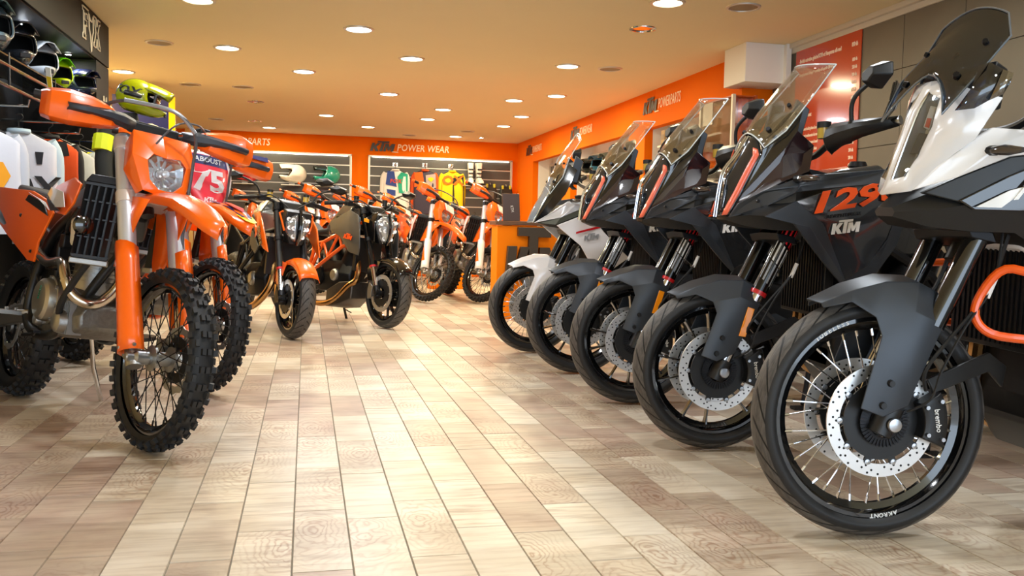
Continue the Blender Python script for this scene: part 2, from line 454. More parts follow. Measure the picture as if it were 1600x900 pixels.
# ---------------------------------------------------------------- ceiling downlights and vents
M_BEZEL = mat('lamp_bezel', '#d8d4cc', 0.35, 0.6)
M_GRILL = mat('vent_grille', '#9a8a70', 0.6, 0.3)
def lampmat(name, col, s):
    return mat(name, '#ffffff', 0.5, emis=col, estr=s)
M_WARM = lampmat('warm_lamp', (1.0, 0.88, 0.58), 26.0); M_COOL = lampmat('cool_lamp', (0.85, 0.93, 1.0), 30.0)
warm = [(-0.79, 7.06), (-0.73, 8.84), (-1.96, 10.59), (0.98, 8.79), (2.51, 8.66), (2.53, 11.11), (2.93, 10.56), (2.99, 12.61), (3.0, 13.86), (1.75, 13.45), (1.81, 12.3),
        (0.96, 14.85), (0.27, 13.59), (-0.62, 15.64), (2.54, 15.71), (2.49, 6.08)]
cool = [(-0.04, 9.89), (0.41, 7.65), (0.97, 11.16)]
near = [(0.35, 5.1), (0.3, 2.9), (2.5, 3.7), (-0.95, 5.0), (2.5, 1.2)]
lampdesc = {}
def downlight(x, y, warm_, label, group, s=0.105):
    t = thing('ceiling_downlight', label, 'downlight', (x, y, ZC), 0, group)
    G().lathe([(s + 0.022, 0.0), (s + 0.02, -0.008), (s, -0.011), (s - 0.004, -0.006), (s - 0.004, 0.0)], axis='z', n=28).build('bezel', M_BEZEL, t)
    G().lathe([(0.0005, -0.005), (s * 0.6, -0.0055), (s - 0.004, -0.004)], axis='z', n=28).build('diffuser', M_WARM if warm_ else M_COOL, t)
    ld = bpy.data.lights.new('downlight', 'AREA'); ld.shape = 'DISK'; ld.size = 2 * s; ld.energy = LAMP_W
    ld.color = (1.0, 0.87, 0.56) if warm_ else (0.9, 0.95, 1.0)
    lo = bpy.data.objects.new('downlight_light', ld); COL.objects.link(lo); lo.parent = t; lo.location = (0, 0, -0.014)
    return t
for i, (x, y) in enumerate(warm):
    near_thing = ['beside the black clothing display', 'above the two naked motorcycles', 'in the far left corner by the tan wall', 'just past the cool white lamps', 'in front of the side wall lettering', 'halfway down the side wall, left of its twin', 'halfway down the side wall, right of its twin', 'near the far end of the side wall', 'by the right corner of the back wall', 'over the orange off-road motorcycles', 'in the middle of the far ceiling', 'over the right-hand back wall lettering', 'left of centre in the far ceiling', 'over the slat wall with helmets', 'right above the jersey racks', 'nearest the stone wall poster'][i]
    downlight(x, y, True, 'warm glowing round downlight ' + near_thing, 'warm ceiling downlights')
for (x, y), s in zip(cool, ('in the middle of the three cool lamps', 'largest and nearest of the three cool lamps', 'smallest and farthest of the three cool lamps')):
    downlight(x, y, False, 'cool white round downlight, ' + s, 'cool ceiling downlights')
for i, (x, y) in enumerate(near):
    downlight(x, y, False, 'neutral round downlight out of view ' + ['over the open floor', 'over the viewer', 'over the dark adventure motorcycles', 'over the nearest enduro', 'over the nearest white adventure motorcycle'][i], 'near ceiling downlights')
# tiny halogen spot
t = thing('halogen_spot', 'tiny bright halogen spot by the back right corner', 'spotlight', (3.0, 15.7, ZC), 0)
G().lathe([(0.045, 0), (0.045, -0.008), (0.03, -0.01)], axis='z', n=20).build('bezel', M_BEZEL, t)
G().lathe([(0.0005, -0.012), (0.03, -0.009)], axis='z', n=20).build('bulb', lampmat('halogen', (1, 0.9, 0.7), 90), t)
vents = [(-1.32, 8.8, 'left of the nearest warm lamp'), (-1.35, 11.27, 'above the green helmet'), (-0.75, 11.24, 'beside the cool lamp'), (2.95, 8.65, 'above the side wall lettering'),
         (3.05, 6.03, 'nearest the white bulkhead'), (-1.38, 14.77, 'far left near the back wall'), (2.59, 14.82, 'far right near the back wall'), (1.75, 15.85, 'just above the right-hand back wall lettering')]
for x, y, s in vents:
    t = thing('ceiling_speaker', 'flat round ceiling speaker grille ' + s, 'speaker', (x, y, ZC), 0, 'ceiling speakers')
    G().lathe([(0.125, 0), (0.122, -0.008), (0.105, -0.01), (0.103, -0.004)], axis='z', n=28).build('rim', M_BEZEL, t)
    G().lathe([(0.0005, -0.004), (0.103, -0.004)], axis='z', n=28).build('grille', M_GRILL, t)
for x, y, s in [(2.62, 6.9, 'near the white bulkhead'), (-0.67, 12.5, 'in the far left ceiling'), (-0.81, 14.79, 'nearest the helmets on the slat wall')]:
    t = thing('unlit_downlight', 'unlit recessed downlight with orange reflections ' + s, 'downlight', (x, y, ZC), 0, 'unlit downlights')
    G().lathe([(0.11, 0), (0.108, -0.008), (0.09, -0.01), (0.088, -0.002)], axis='z', n=28).build('bezel', M_CHROME, t)
    G().lathe([(0.0005, -0.001), (0.09, -0.002)], axis='z', n=28).build('reflector', mat('lamp_reflector', '#c9c4ba', 0.15, 1.0), t)

# ---------------------------------------------------------------- back wall slat panels and lettering
M_SLAT = mat('slat_board', '#4c4a48', 0.45, var=0.08, bscale=4)
M_SLATG = mat('slat_channel', '#d7d2c6', 0.4, 0.5)
M_LED = mat('led_strip', '#ffffff', emis=(1.0, 0.95, 0.75), estr=6.0)
def slatwall(x0, x1, label, z0=0.12, z1=2.16, Y=YB, led=True, pitch=0.172):
    t = thing('slat_wall', label, 'slat wall', ((x0 + x1) / 2, Y, 0), 0)
    w_ = x1 - x0
    G().box((0, -0.012, (z0 + z1) / 2), (w_, 0.02, z1 - z0)).build('backing', M_SLATG, t)
    z = z1; n = 0; first = None
    while z - pitch > z0 - 0.01:
        if first is None:
            first = G().box((0, 0, 0), (w_ - 0.03, 0.016, pitch - 0.022)).build('slat', M_SLAT, t, bevel=0.002); o = first
        else:
            o = bpy.data.objects.new('slat', first.data); COL.objects.link(o); o.parent = t
        o.location = (0, -0.03, z - pitch / 2); z -= pitch
    G().box((-w_ / 2 - 0.012, -0.03, (z0 + z1) / 2), (0.024, 0.06, z1 - z0 + 0.03)).box((w_ / 2 + 0.012, -0.03, (z0 + z1) / 2), (0.024, 0.06, z1 - z0 + 0.03)).box((0, -0.03, z1 + 0.012), (w_ + 0.048, 0.06, 0.024)).build('edge_trim', M_SLATG, t)
    if led: G().box((0, -0.055, z1 - 0.008), (w_ - 0.1, 0.02, 0.012)).build('light_strip', M_LED, t)
    return t
slatwall(-1.88, 0.76, 'left slat wall of the back wall, holding three helmets')
slatwall(1.1, 3.72, 'right slat wall of the back wall, holding racing jerseys')
M_SIGND = mat('sign_dark_letters', '#35312c', 0.4)
M_SIGNL = mat('sign_cream_letters', '#ffe6bf', 0.5)
def sign(txt, M, h, wide, label, d=0.012, wt=0.012):
    t = tag(empty('wall_sign'), label, 'sign'); t.matrix_world = M
    g = ktm_logo(h * 1.45, d); g.xf(Matrix.Translation((0, 0, h * 0.15))).build('logo', M_SIGND, t)
    w_ = wide
    tx = text_geo(txt, h, d, 0.18, 1.0, 1.02, wt)
    xs = [p.x for p in tx.v]; k = w_ / (max(xs) - min(xs))
    for p in tx.v: p.x = (p.x - min(xs)) * k + h * 2.05
    tx.build('letters', M_SIGNL, t)
    G().box((h * 1.75, 0, -h * 0.62), (h * 0.9, 0.012, h * 0.1)).build('underscore', M_SIGNL, t)
    return t
sign('POWER WEAR', frame((1.34, YB - 0.02, 2.335), (1, 0, 0), zd=(0, 0, 1)), 0.125, 0.95, 'dark logo and cream two-word lettering on the right half of the orange back wall')
sign('POWERPARTS', frame((-1.74, YB - 0.02, 2.335), (1, 0, 0), zd=(0, 0, 1)), 0.125, 0.85, 'dark logo and cream lettering on the left half of the orange back wall')
sign('POWERPARTS', frame((XR - 0.012, 9.8, 2.325), (0, -1, 0), zd=(0, 0, 1)), 0.12, 0.62, 'dark logo and cream lettering on the side wall, nearest the white boxed beam', 0.002, 0.0)
sign('POWERWEAR', frame((XR - 0.012, 12.78, 2.315), (0, -1, 0), zd=(0, 0, 1)), 0.12, 0.58, 'dark logo and cream lettering in the middle of the side wall', 0.002, 0.0)
sign('POWERPARTS', frame((XR - 0.012, 15.55, 2.29), (0, -1, 0), zd=(0, 0, 1)), 0.12, 0.62, 'dark logo and cream lettering farthest along the side wall', 0.002, 0.0)

# ---------------------------------------------------------------- poster on the stone wall
M_POST = mat('red_orange_poster', '#c2401a', 0.16, coat=0.6)
py0, py1, pz0, pz1 = 6.98, 6.06, 1.2, 2.44
t = tag(empty('price_poster', (XS - 0.016, (py0 + py1) / 2, pz0)), 'glossy red orange price list poster on the stone wall', 'poster')
G().box((-0.004, 0, (pz1 - pz0) / 2), (0.008, py0 - py1, pz1 - pz0)).build('board', M_POST, t, bevel=0.001)
lines = [('-Forfait entretien général KTM et Husqvarna off-road', '850 dh', 1), ('', '', 0), ('-Remplacement vidange + contrôle de la partie Off-Road', '600 dh', 0), ('', '550 dh', 0), ('', '500 dh', 0), ('', '400 dh', 0), ('', '450 dh', 0), ('', '600 dh', 0), ('Forfait équipement', '', 1), ('', '', 0),
         ('-Remplacement de kit piston à neuf', '1 000 dh', 0), ('-Remplacement roulements de roue', '500 dh', 0), ('-Remplacement amortisseurs à neuf', '500 dh', 0), ('-Remplacement plaquettes de frein', '300 dh', 0), ('-Remplacement du kit chaîne', '300 dh', 0), ('-Remplacement de pneus', '200 dh', 0), ('-Réglage moteur complet', '600 dh', 0), ('-Contrôle des suspensions', '300 dh', 0), ('', '', 0), ('-Remplacement du filtre', '220 dh', 0)]
g = G(); z = 1.135
for s, p, big in lines:
    h = 0.03 if big else 0.024
    for q, al in ((s, 0), (p, 1)):
        if not q: continue
        tx = text_geo(q, h * 1.15, 0.003, 0.0, 0.6, 1.0, 0.015)
        xs = [v.x for v in tx.v]; x0 = min(xs); x1 = max(xs)
        sh = (-0.4 - x0) if al == 0 else (0.42 - x1)
        tx.xf(frame((-0.0095, 0, z), (0, -1, 0), zd=(0, 0, 1)) @ Matrix.Translation((sh, 0, 0))); g.merge(tx)
    z -= 0.057
g.build('printed_text', mat('poster_print', '#ffe9d2', 0.5), t, smoothsh=False)

# ---------------------------------------------------------------- glass cabinet at the end of the side wall
t = thing('glass_cabinet', 'tall glass cabinet with pale frame and a taped paper sheet', 'cabinet', (3.72, 7.6, 0))
M_CABW = mat('cabinet_orange_wood', '#b4521c', 0.4, var=0.15, bscale=5)
M_CFR = mat('cabinet_frame', '#d9cdb8', 0.35, 0.2)
G().box((0.115, 0, 1.05), (0.02, 0.66, 2.1)).build('back_panel', M_CABW, t)
for zz in (0.08, 0.75, 1.15, 1.55, 1.85, 2.09):
    G().box((0.0, 0, zz), (0.2, 0.62, 0.012)).build('shelf', M_LIGHTCOVER if 0.1 < zz < 2 else M_CABW, t)
G().box((-0.1, -0.325, 1.05), (0.03, 0.03, 2.1)).build('frame_post', M_CFR, t, bevel=0.002)
G().box((-0.1, 0.325, 1.05), (0.03, 0.03, 2.1)).build('frame_post', M_CFR, t, bevel=0.002)
G().box((-0.105, 0, 1.05), (0.006, 0.62, 2.04)).build('glass_door', M_LIGHTCOVER, t)
G().box((0.0, -0.328, 1.05), (0.17, 0.006, 2.04)).build('glass_side', M_LIGHTCOVER, t)
G().box((-0.112, 0.16, 1.98), (0.002, 0.2, 0.2)).build('paper_sheet', mat('paper', '#efe7d6', 0.8), t)

# ---------------------------------------------------------------- reception counter with the big letters
t = thing('reception_counter', 'orange reception counter with large dark block letters on its front', 'counter', (2.75, 8.6, 0))
M_CNT = mat('counter_orange', '#fa8400', 0.6, spec=0.15)
G().box((0, 0.14, 0.46), (1.86, 0.28, 0.92)).build('body', M_CNT, t, bevel=0.004)
G().box((0, 0.14, 0.945), (1.9, 0.34, 0.04)).build('worktop', mat('counter_wood', '#6b4a33', 0.4, var=0.2, bscale=12), t, bevel=0.004)
M_LTR = mat('counter_letters', '#3b332c', 0.5)
def letter(pts): G().slab([(x, -0.07, z) for x, z in pts], (0, 0.069, 0)).build('block_letter', M_LTR, t, bevel=0.003)
letter([(-0.86, 0.28), (-0.77, 0.28), (-0.74, 0.72), (-0.83, 0.72)])
letter([(-0.76, 0.48), (-0.62, 0.28), (-0.52, 0.28), (-0.68, 0.5), (-0.615, 0.715), (-0.7, 0.715)])
letter([(-0.62, 0.28), (-0.53, 0.28), (-0.53, 0.81), (-0.4, 0.81), (-0.4, 0.905), (-0.73, 0.905), (-0.73, 0.82), (-0.62, 0.82)])
letter([(-0.52, 0.28), (-0.43, 0.28), (-0.41, 0.5), (-0.36, 0.4), (-0.3, 0.5), (-0.29, 0.28), (-0.2, 0.28), (-0.22, 0.7), (-0.33, 0.7), (-0.37, 0.58), (-0.41, 0.71), (-0.51, 0.71)])
t2 = thing('tilted_menu_board', 'dark brown tablet-like panel standing on the orange counter', 'panel', (1.99, 8.72, 0.967), R(-8))
G().slab([(-0.085, 0, 0), (0.085, 0, 0), (0.07, 0, 0.27), (-0.1, 0, 0.27)], (0, 0.03, 0)).build('panel', mat('dark_brown_board', '#4a3630', 0.4), t2, bevel=0.004)
G().box((0, 0.045, 0.03), (0.08, 0.06, 0.055)).build('foot', M_BLACK, t2)
text_geo('KTM', 0.03, 0.002, 0, 0.8).xf(Matrix.Translation((0, -0.002, 0.12)) @ Matrix.Rotation(R(80), 4, 'Y')).build('print', M_LETTER, t2)
# low orange plinth behind the off-road row
o = G().box((2.05, 13.1, 0.11), (0.6, 0.3, 0.22)).build('display_plinth', M_CNT, bevel=0.006)
tag(o, 'low plain orange plinth behind the off-road motorcycles', 'plinth')
# tall blue and yellow banner panel
t = thing('banner_panel', 'tall dark blue banner panel with a yellow edge and cream shapes', 'banner', (-1.78, 11.2, 0))
G().box((-0.1, 0, 1.17), (0.62, 0.03, 2.34)).build('panel', mat('banner_blue', '#2a2c58', 0.2, coat=0.6), t)
G().box((0.24, -0.002, 1.17), (0.07, 0.036, 2.34)).build('yellow_edge', mat('banner_yellow', '#ffc400', 0.25, coat=0.6), t)
g = G().slab([(-0.3, -0.017, 1.5), (0.12, -0.017, 1.5), (0.12, -0.017, 1.98), (0.02, -0.017, 2.02), (-0.3, -0.017, 2.0)], (0, -0.004, 0)); g.build('cream_shape', mat('banner_cream', '#f1e3c0', 0.4), t)
G().box((-0.05, -0.021, 1.83), (0.22, 0.004, 0.05)).build('blue_bar', mat('banner_blue'), t)
# ================================================================ motorcycle building blocks
# bike frame: x forward, y to the rider's left, z up; origin on the floor under the front axle
def steer_matrix(delta, rake, Rw, off=0.035):
    a = Vector((-math.sin(rake), 0, math.cos(rake))); P = Vector((-off * math.cos(rake), 0, Rw - off * math.sin(rake)))
    return Matrix.Translation(P) @ Matrix.Rotation(delta, 4, a) @ Matrix.Translation(-P)
def bike_matrix(x, y, psi, lean, lift=0.0):
    return Matrix.Translation((x, y, lift)) @ Matrix.Rotation(R(psi), 4, 'Z') @ Matrix.Rotation(R(-lean), 4, 'X')
STEER = {}
def sp(o):
    """remember that a part turns with the handlebar"""
    o['turns'] = 1; return o
def set_steer(root, S):
    for ch in root.children:
        if ch.get('turns'): ch.matrix_basis = S @ ch.matrix_basis

def tread_material():
    m = bpy.data.materials.new('road_tire_rubber'); m.use_nodes = True; nt = m.node_tree; N = nt.nodes; L = nt.links
    b = N['Principled BSDF']; b.inputs['Roughness'].default_value = 0.55; b.inputs['Specular IOR Level'].default_value = 0.45
    at = N.new('ShaderNodeAttribute'); at.attribute_name = 'ta'; s = N.new('ShaderNodeSeparateXYZ'); L.new(at.outputs['Vector'], s.inputs[0])
    def mt(op, a, b_=None, c=None):
        n = N.new('ShaderNodeMath'); n.operation = op
        for i, v in enumerate((a, b_, c)):
            if v is None: continue
            if isinstance(v, (int, float)): n.inputs[i].default_value = v
            else: L.new(v, n.inputs[i])
        return n.outputs[0]
    u, v = s.outputs[0], s.outputs[1]
    av = mt('ABSOLUTE', v)
    ph = mt('MULTIPLY_ADD', u, 26.0, mt('MULTIPLY', mt('POWER', av, 1.6), 2.6))
    sg = mt('MULTIPLY', mt('GREATER_THAN', v, 0.0), 0.5)
    fr = mt('FRACT', mt('ADD', ph, sg))
    groove = mt('LESS_THAN', mt('ABSOLUTE', mt('SUBTRACT', fr, 0.5)), 0.085)
    zone = mt('MULTIPLY', mt('GREATER_THAN', av, 0.06), mt('LESS_THAN', av, 0.62))
    gv = mt('MULTIPLY', groove, zone)
    ring = mt('LESS_THAN', mt('ABSOLUTE', mt('SUBTRACT', av, 0.78)), 0.012)
    bp = N.new('ShaderNodeBump'); bp.inputs['Strength'].default_value = 1.0; bp.inputs['Distance'].default_value = 0.012; bp.invert = True
    L.new(mt('ADD', gv, mt('MULTIPLY', ring, 0.4)), bp.inputs['Height']); L.new(bp.outputs[0], b.inputs['Normal'])
    cr = N.new('ShaderNodeMix'); cr.data_type = 'RGBA'; cr.inputs['A'].default_value = lin('#232324'); cr.inputs['B'].default_value = lin('#050505')
    nz = N.new('ShaderNodeTexNoise'); nz.inputs['Scale'].default_value = 25; mx = N.new('ShaderNodeMix'); mx.data_type = 'RGBA'
    mx.inputs['A'].default_value = lin('#1d1d1e'); mx.inputs['B'].default_value = lin('#6a645e')
    tz = mt('MULTIPLY', nz.outputs['Fac'], mt('LESS_THAN', av, 0.6)); L.new(tz, mx.inputs['Factor'])
    L.new(mx.outputs['Result'], cr.inputs['A']); L.new(gv, cr.inputs['Factor']); L.new(cr.outputs['Result'], b.inputs['Base Color'])
    return m
M_TREAD = tread_material()

def road_tire(name, Rw, w_, rr, parent, c):
    """round-crowned tire; carries (turns, side) as an attribute for the tread grooves"""
    hw = w_ / 2; prof = []
    for i in range(17):
        v = -1 + 2 * i / 16
        if abs(v) < 0.65:
            an = v / 0.65 * R(62); prof.append((Rw - hw * 0.95 * (1 - math.cos(an)), hw * 1.06 * math.sin(an), v))
        else:
            k = (abs(v) - 0.65) / 0.35; r0 = Rw - hw * 0.95 * (1 - math.cos(R(62))); y0 = hw * 1.06 * math.sin(R(62))
            bulge = math.sin(k * PI) * 0.012
            prof.append((r0 + (rr - r0) * k, math.copysign(y0 + (hw * 0.78 - y0) * k + bulge, v), v))
    g = G(); g.lathe([(p[0], p[1]) for p in prof], axis='y', n=72, arc=(0, 2 * PI))
    o = g.build(name, M_TREAD, parent, sharp=60, recalc=False)
    at = o.data.attributes.new('ta', 'FLOAT_VECTOR', 'POINT'); m = len(prof)
    for i, d in enumerate(at.data): d.vector = ((i // m) / 72, prof[i % m][2], 0)
    o.matrix_basis = Matrix.Translation(c)
    return o

def knob_tire(name, Rw, w_, rr, parent, c, n=34):
    hw = w_ / 2; rb = Rw - 0.013
    prof = [(rr, -hw * 0.62), (rr + 0.02, -hw * 0.86), (rb - 0.03, -hw * 0.96), (rb - 0.012, -hw * 0.8), (rb, -hw * 0.35), (rb + 0.001, 0), (rb, hw * 0.35), (rb - 0.012, hw * 0.8), (rb - 0.03, hw * 0.96), (rr + 0.02, hw * 0.86), (rr, hw * 0.62)]
    o = G().lathe(prof, axis='y', n=60).build(name, M_RUBBER, parent, sharp=60)
    o.matrix_basis = Matrix.Translation(c)
    g = G()
    def kb(an, y, ln, wd, tilt, r0, h):
        M = Matrix.Rotation(-an, 4, 'Y') @ Matrix.Translation((r0, y, 0)) @ Matrix.Rotation(tilt, 4, 'Z')
        b = G().box((h / 2 - 0.006, 0, 0), (h + 0.012, wd, ln), taper=None)
        for i, p in enumerate(b.v):
            if p.x > 0: p.y *= 0.86; p.z *= 0.86
        g.merge(b, M)
    for i in range(n):
        a = 2 * PI * i / n; a2 = a + PI / n
        kb(a, hw * 0.2, 0.026, hw * 0.34, 0, rb, 0.013); kb(a, -hw * 0.2, 0.026, hw * 0.34, 0, rb, 0.013)
        kb(a2, hw * 0.58, 0.028, hw * 0.3, R(22), rb - 0.005, 0.013); kb(a2, -hw * 0.58, 0.028, hw * 0.3, R(-22), rb - 0.005, 0.013)
        kb(a, hw * 0.9, 0.024, 0.02, R(52), rb - 0.017, 0.013); kb(a, -hw * 0.9, 0.024, 0.02, R(-52), rb - 0.017, 0.013)
    k = g.build('tread_knobs', mat('knob_rubber', '#1d1d1e', 0.6), o, sharp=30); k['kind'] = 'stuff'
    return o

def rim_geo(rr, w_):
    h = w_ / 2
    return [(rr + 0.012, -h), (rr - 0.004, -h), (rr - 0.008, -h + 0.008), (rr - 0.012, -h * 0.45), (rr - 0.03, -h * 0.2), (rr - 0.03, h * 0.2), (rr - 0.012, h * 0.45), (rr - 0.008, h - 0.008), (rr - 0.004, h), (rr + 0.012, h), (rr + 0.008, h - 0.01), (rr + 0.004, -h + 0.01)]

def spoke_wheel(prefix, rr, w_, parent, c, rimmat, spokemat, hubmat, n=36, single=True, hubr=0.034, hubw=0.07):
    rim = G().lathe(rim_geo(rr, w_), axis='y', n=64, closed=True).build(prefix + '_rim', rimmat, parent, sharp=40)
    rim.matrix_basis = Matrix.Translation(c)
    G().lathe([(0.0005, -hubw * 0.8), (hubr * 0.7, -hubw * 0.8), (hubr * 0.75, -hubw * 0.55), (hubr * 1.45, -hubw * 0.5), (hubr * 1.45, -hubw * 0.38), (hubr * 0.8, -hubw * 0.3), (hubr * 0.8, hubw * 0.3), (hubr * 1.45, hubw * 0.38), (hubr * 1.45, hubw * 0.5), (hubr * 0.75, hubw * 0.55), (hubr * 0.7, hubw * 0.8), (0.0005, hubw * 0.8)], axis='y', n=28).build('hub', hubmat, rim)
    kinds = {}; allg = G()
    for i in range(n):
        side = 1 if i % 2 else -1; lace = 1 if (i // 2) % 2 else -1
        a = Vector((hubr * 1.35, side * hubw * 0.44, 0)); an = lace * R(38)
        ro = rr - 0.026
        b = Vector((ro * math.cos(an), side * w_ * 0.06, ro * math.sin(an)))
        key = (side, lace)
        def sg():
            g = G().tube([a, b], 0.0022, 5); d = (b - a).normalized(); g.tube([b - d * 0.022, b], 0.0042, 6); return g
        th = 2 * PI * i / n - an
        if single:
            if key not in kinds:
                kinds[key] = sg().build('spoke', spokemat, rim); o = kinds[key]
            else:
                o = bpy.data.objects.new('spoke', kinds[key].data); COL.objects.link(o); o.parent = rim
            o.matrix_basis = Matrix.Rotation(-th, 4, 'Y')
        else:
            allg.merge(sg(), Matrix.Rotation(-th, 4, 'Y'))
    if not single: allg.build('spokes', spokemat, rim)
    return rim

def cast_wheel(prefix, rr, w_, parent, c, rimmat, n=5, split=True, hubr=0.045):
    rim = G().lathe(rim_geo(rr, w_), axis='y', n=64, closed=True).build(prefix + '_rim', rimmat, parent, sharp=40)
    rim.matrix_basis = Matrix.Translation(c)
    G().lathe([(0.0005, -0.05), (hubr, -0.05), (hubr * 1.2, -0.02), (hubr * 1.2, 0.02), (hubr, 0.05), (0.0005, 0.05)], axis='y', n=24).build('hub', rimmat, rim)
    first = None
    for i in range(n * (2 if split else 1)):
        k = i // 2 if split else i
        th = 2 * PI * k / n + ((1 if i % 2 else -1) * R(13) if split else 0)
        if first is None:
            secs = []
            for r_, hx, hy in ((hubr * 0.9, 0.012, 0.02), (rr * 0.45, 0.007, 0.014), (rr * 0.8, 0.0065, 0.011), (rr - 0.02, 0.011, 0.014)):
                secs.append([(r_, -hy, -hx), (r_, hy, -hx * 0.5), (r_, hy, hx * 0.5), (r_, -hy, hx)])
            first = G().loft(secs).build('wheel_spoke', rimmat, rim, bevel=0.002); o = first
        else:
            o = bpy.data.objects.new('wheel_spoke', first.data); COL.objects.link(o); o.parent = rim
            md = o.modifiers.new('bevel', 'BEVEL'); md.width = 0.002; md.segments = 2
        o.matrix_basis = Matrix.Rotation(-th, 4, 'Y')
    return rim

def brake_disc(r, y, parent, c, inner=None, holes=True, carrier=True, wave=False, n_bob=10):
    inner = inner or r * 0.77; th = 0.005; g = G(); n = 60
    prof = [(inner, -th / 2), (r, -th / 2), (r, th / 2), (inner, th / 2)]
    g.lathe(prof, axis='y', n=n, closed=True)
    if wave:
        for p in g.v:
            an = math.atan2(p.z, p.x); rad_ = math.hypot(p.x, p.z); k = 1 + 0.035 * math.cos(an * 12) * (1 if rad_ > (r + inner) / 2 else -0.6)
            p.x *= k; p.z *= k
    d = g.build('brake_disc', M_DISC, parent, sharp=40)
    d.matrix_basis = Matrix.Translation((c[0], c[1] + y, c[2]))
    if holes:
        h = G()
        for i in range(30):
            for j, rr_ in enumerate((0.83, 0.89, 0.95)):
                if (i + j) % 3 == 2: continue
                an = 2 * PI * (i + j * 0.33) / 30
                h.lathe([(0.0001, -th / 2 - 0.0004), (0.0035, -th / 2 - 0.0004), (0.0035, th / 2 + 0.0004), (0.0001, th / 2 + 0.0004)], c=(r * rr_ * math.cos(an), 0, r * rr_ * math.sin(an)), axis='y', n=7)
        h.build('drilled_holes', M_HOLE, d)['kind'] = 'stuff'
    if carrier:
        ca = G().lathe([(0.05, -0.004), (inner * 0.9, -0.003), (inner * 0.9, 0.003), (0.05, 0.004)], axis='y', n=40, closed=True)
        for i in range(n_bob):
            an = 2 * PI * i / n_bob; M = Matrix.Rotation(-an, 4, 'Y')
            ca.box((0, 0, 0), (0.02, 0.007, 0.018), M=None) if False else None
            b = G().box((inner * 0.94, 0, 0), (0.022, 0.007, 0.02)); ca.merge(b, M)
        ca.build('disc_carrier', M_BLACK, d, sharp=40)
        bo = G()
        for i in range(n_bob):
            an = 2 * PI * i / n_bob
            bo.lathe([(0.0001, -0.007), (0.008, -0.006), (0.008, 0.006), (0.0001, 0.007)], c=(inner * math.cos(an), 0, inner * math.sin(an)), axis='y', n=10)
        bo.build('disc_bobbins', M_STEEL, d)
    return d

def caliper(parent, c, r, y, a0, a1, txt=None, mname=None):
    """block wrapped round the disc edge"""
    g = G().lathe([(r * 0.66, y - 0.03), (r * 1.09, y - 0.03), (r * 1.09, y + 0.035), (r * 0.98, y + 0.042), (r * 0.74, y + 0.042), (r * 0.66, y + 0.035)], axis='y', n=8, closed=True, arc=(R(a0), R(a1)))
    m = len(g.v) // 9
    g.f.append(list(range(m))); g.f.append(list(reversed(range(8 * m, 9 * m))))
    o = g.build('brake_caliper', mname or M_BLACK, parent, sharp=30, bevel=0.003); o.matrix_basis = Matrix.Translation(c)
    b = G()
    for an in (a0 + 7, a1 - 7):
        for rr_ in (0.72, 1.0): b.lathe([(0.0001, 0.05), (0.006, 0.05), (0.006, 0.035)], c=(r * rr_ * math.cos(R(an)), y, r * rr_ * math.sin(R(an))), axis='y', n=8)
    b.build('bolts', M_STEEL, o)
    if txt:
        am = R((a0 + a1) / 2); cx, cz = r * 0.87 * math.cos(am), r * 0.87 * math.sin(am)
        tx = text_geo(txt, 0.017, 0.002, 0, 0.9)
        # faces +y: read from the left side, running downwards along the caliper
        tx.xf(frame((cx, y + 0.0435, cz), (0.25, 0, -1), zd=(-1, 0, -0.25)) if False else frame((cx, y + 0.0435, cz), (-0.15, 0, -1), zd=(-1, 0, 0.15)))
        tx.build('maker_lettering', M_LETTER, o, smoothsh=False)
    return o

def fan_panel(out, bulge=(0, 0, 0), th=(0, -0.012, 0), cen=None):
    """star-shaped panel with a raised middle and thickness"""
    a = [Vector(p) for p in out]; n = len(a)
    c = Vector(cen) if cen else sum(a, Vector()) / n
    c = c + Vector(bulge); off = Vector(th)
    mid = [c.lerp(p, 0.62) + Vector(bulge) * 0.0 for p in a]
    for i, p in enumerate(mid): mid[i] = p + Vector(bulge) * 0.28
    vs_ = a + mid + [c] + [p + off for p in a]
    fs = []
    for k in range(n):
        k2 = (k + 1) % n
        fs.append((k, k2, n + k2, n + k)); fs.append((n + k, n + k2, 2 * n)); fs.append((k, 2 * n + 1 + k, 2 * n + 1 + k2, k2))
    fs.append(tuple(reversed(range(2 * n + 1, 3 * n + 1))))
    return G().add(vs_, fs)
def grid_sheet(rows):
    n = len(rows[0]); vs_ = [p for r_ in rows for p in r_]
    fs = [(i * n + k, i * n + k + 1, (i + 1) * n + k + 1, (i + 1) * n + k) for i in range(len(rows) - 1) for k in range(n - 1)]
    return G().add(vs_, fs)
def lerp3(a, b, t): return Vector(a).lerp(Vector(b), t)
def poly_at(pts, t):
    """point at fraction t of a polyline (by vertex index)"""
    x = t * (len(pts) - 1); i = min(int(x), len(pts) - 2); return lerp3(pts[i], pts[i + 1], x - i)
def pair(name, g, m, parent, **k):
    a = g.build(name, m, parent, **k); b = g.mirror().build(name, m, parent, **k); return a, b
def rear_fork_parts(*a): pass
def bolt(g, c, r=0.008, d=(0, 1, 0), h=0.006):
    d = Vector(d).normalized(); c = Vector(c); g.tube([c, c + d * h], [r, r * 0.8], 8); return g
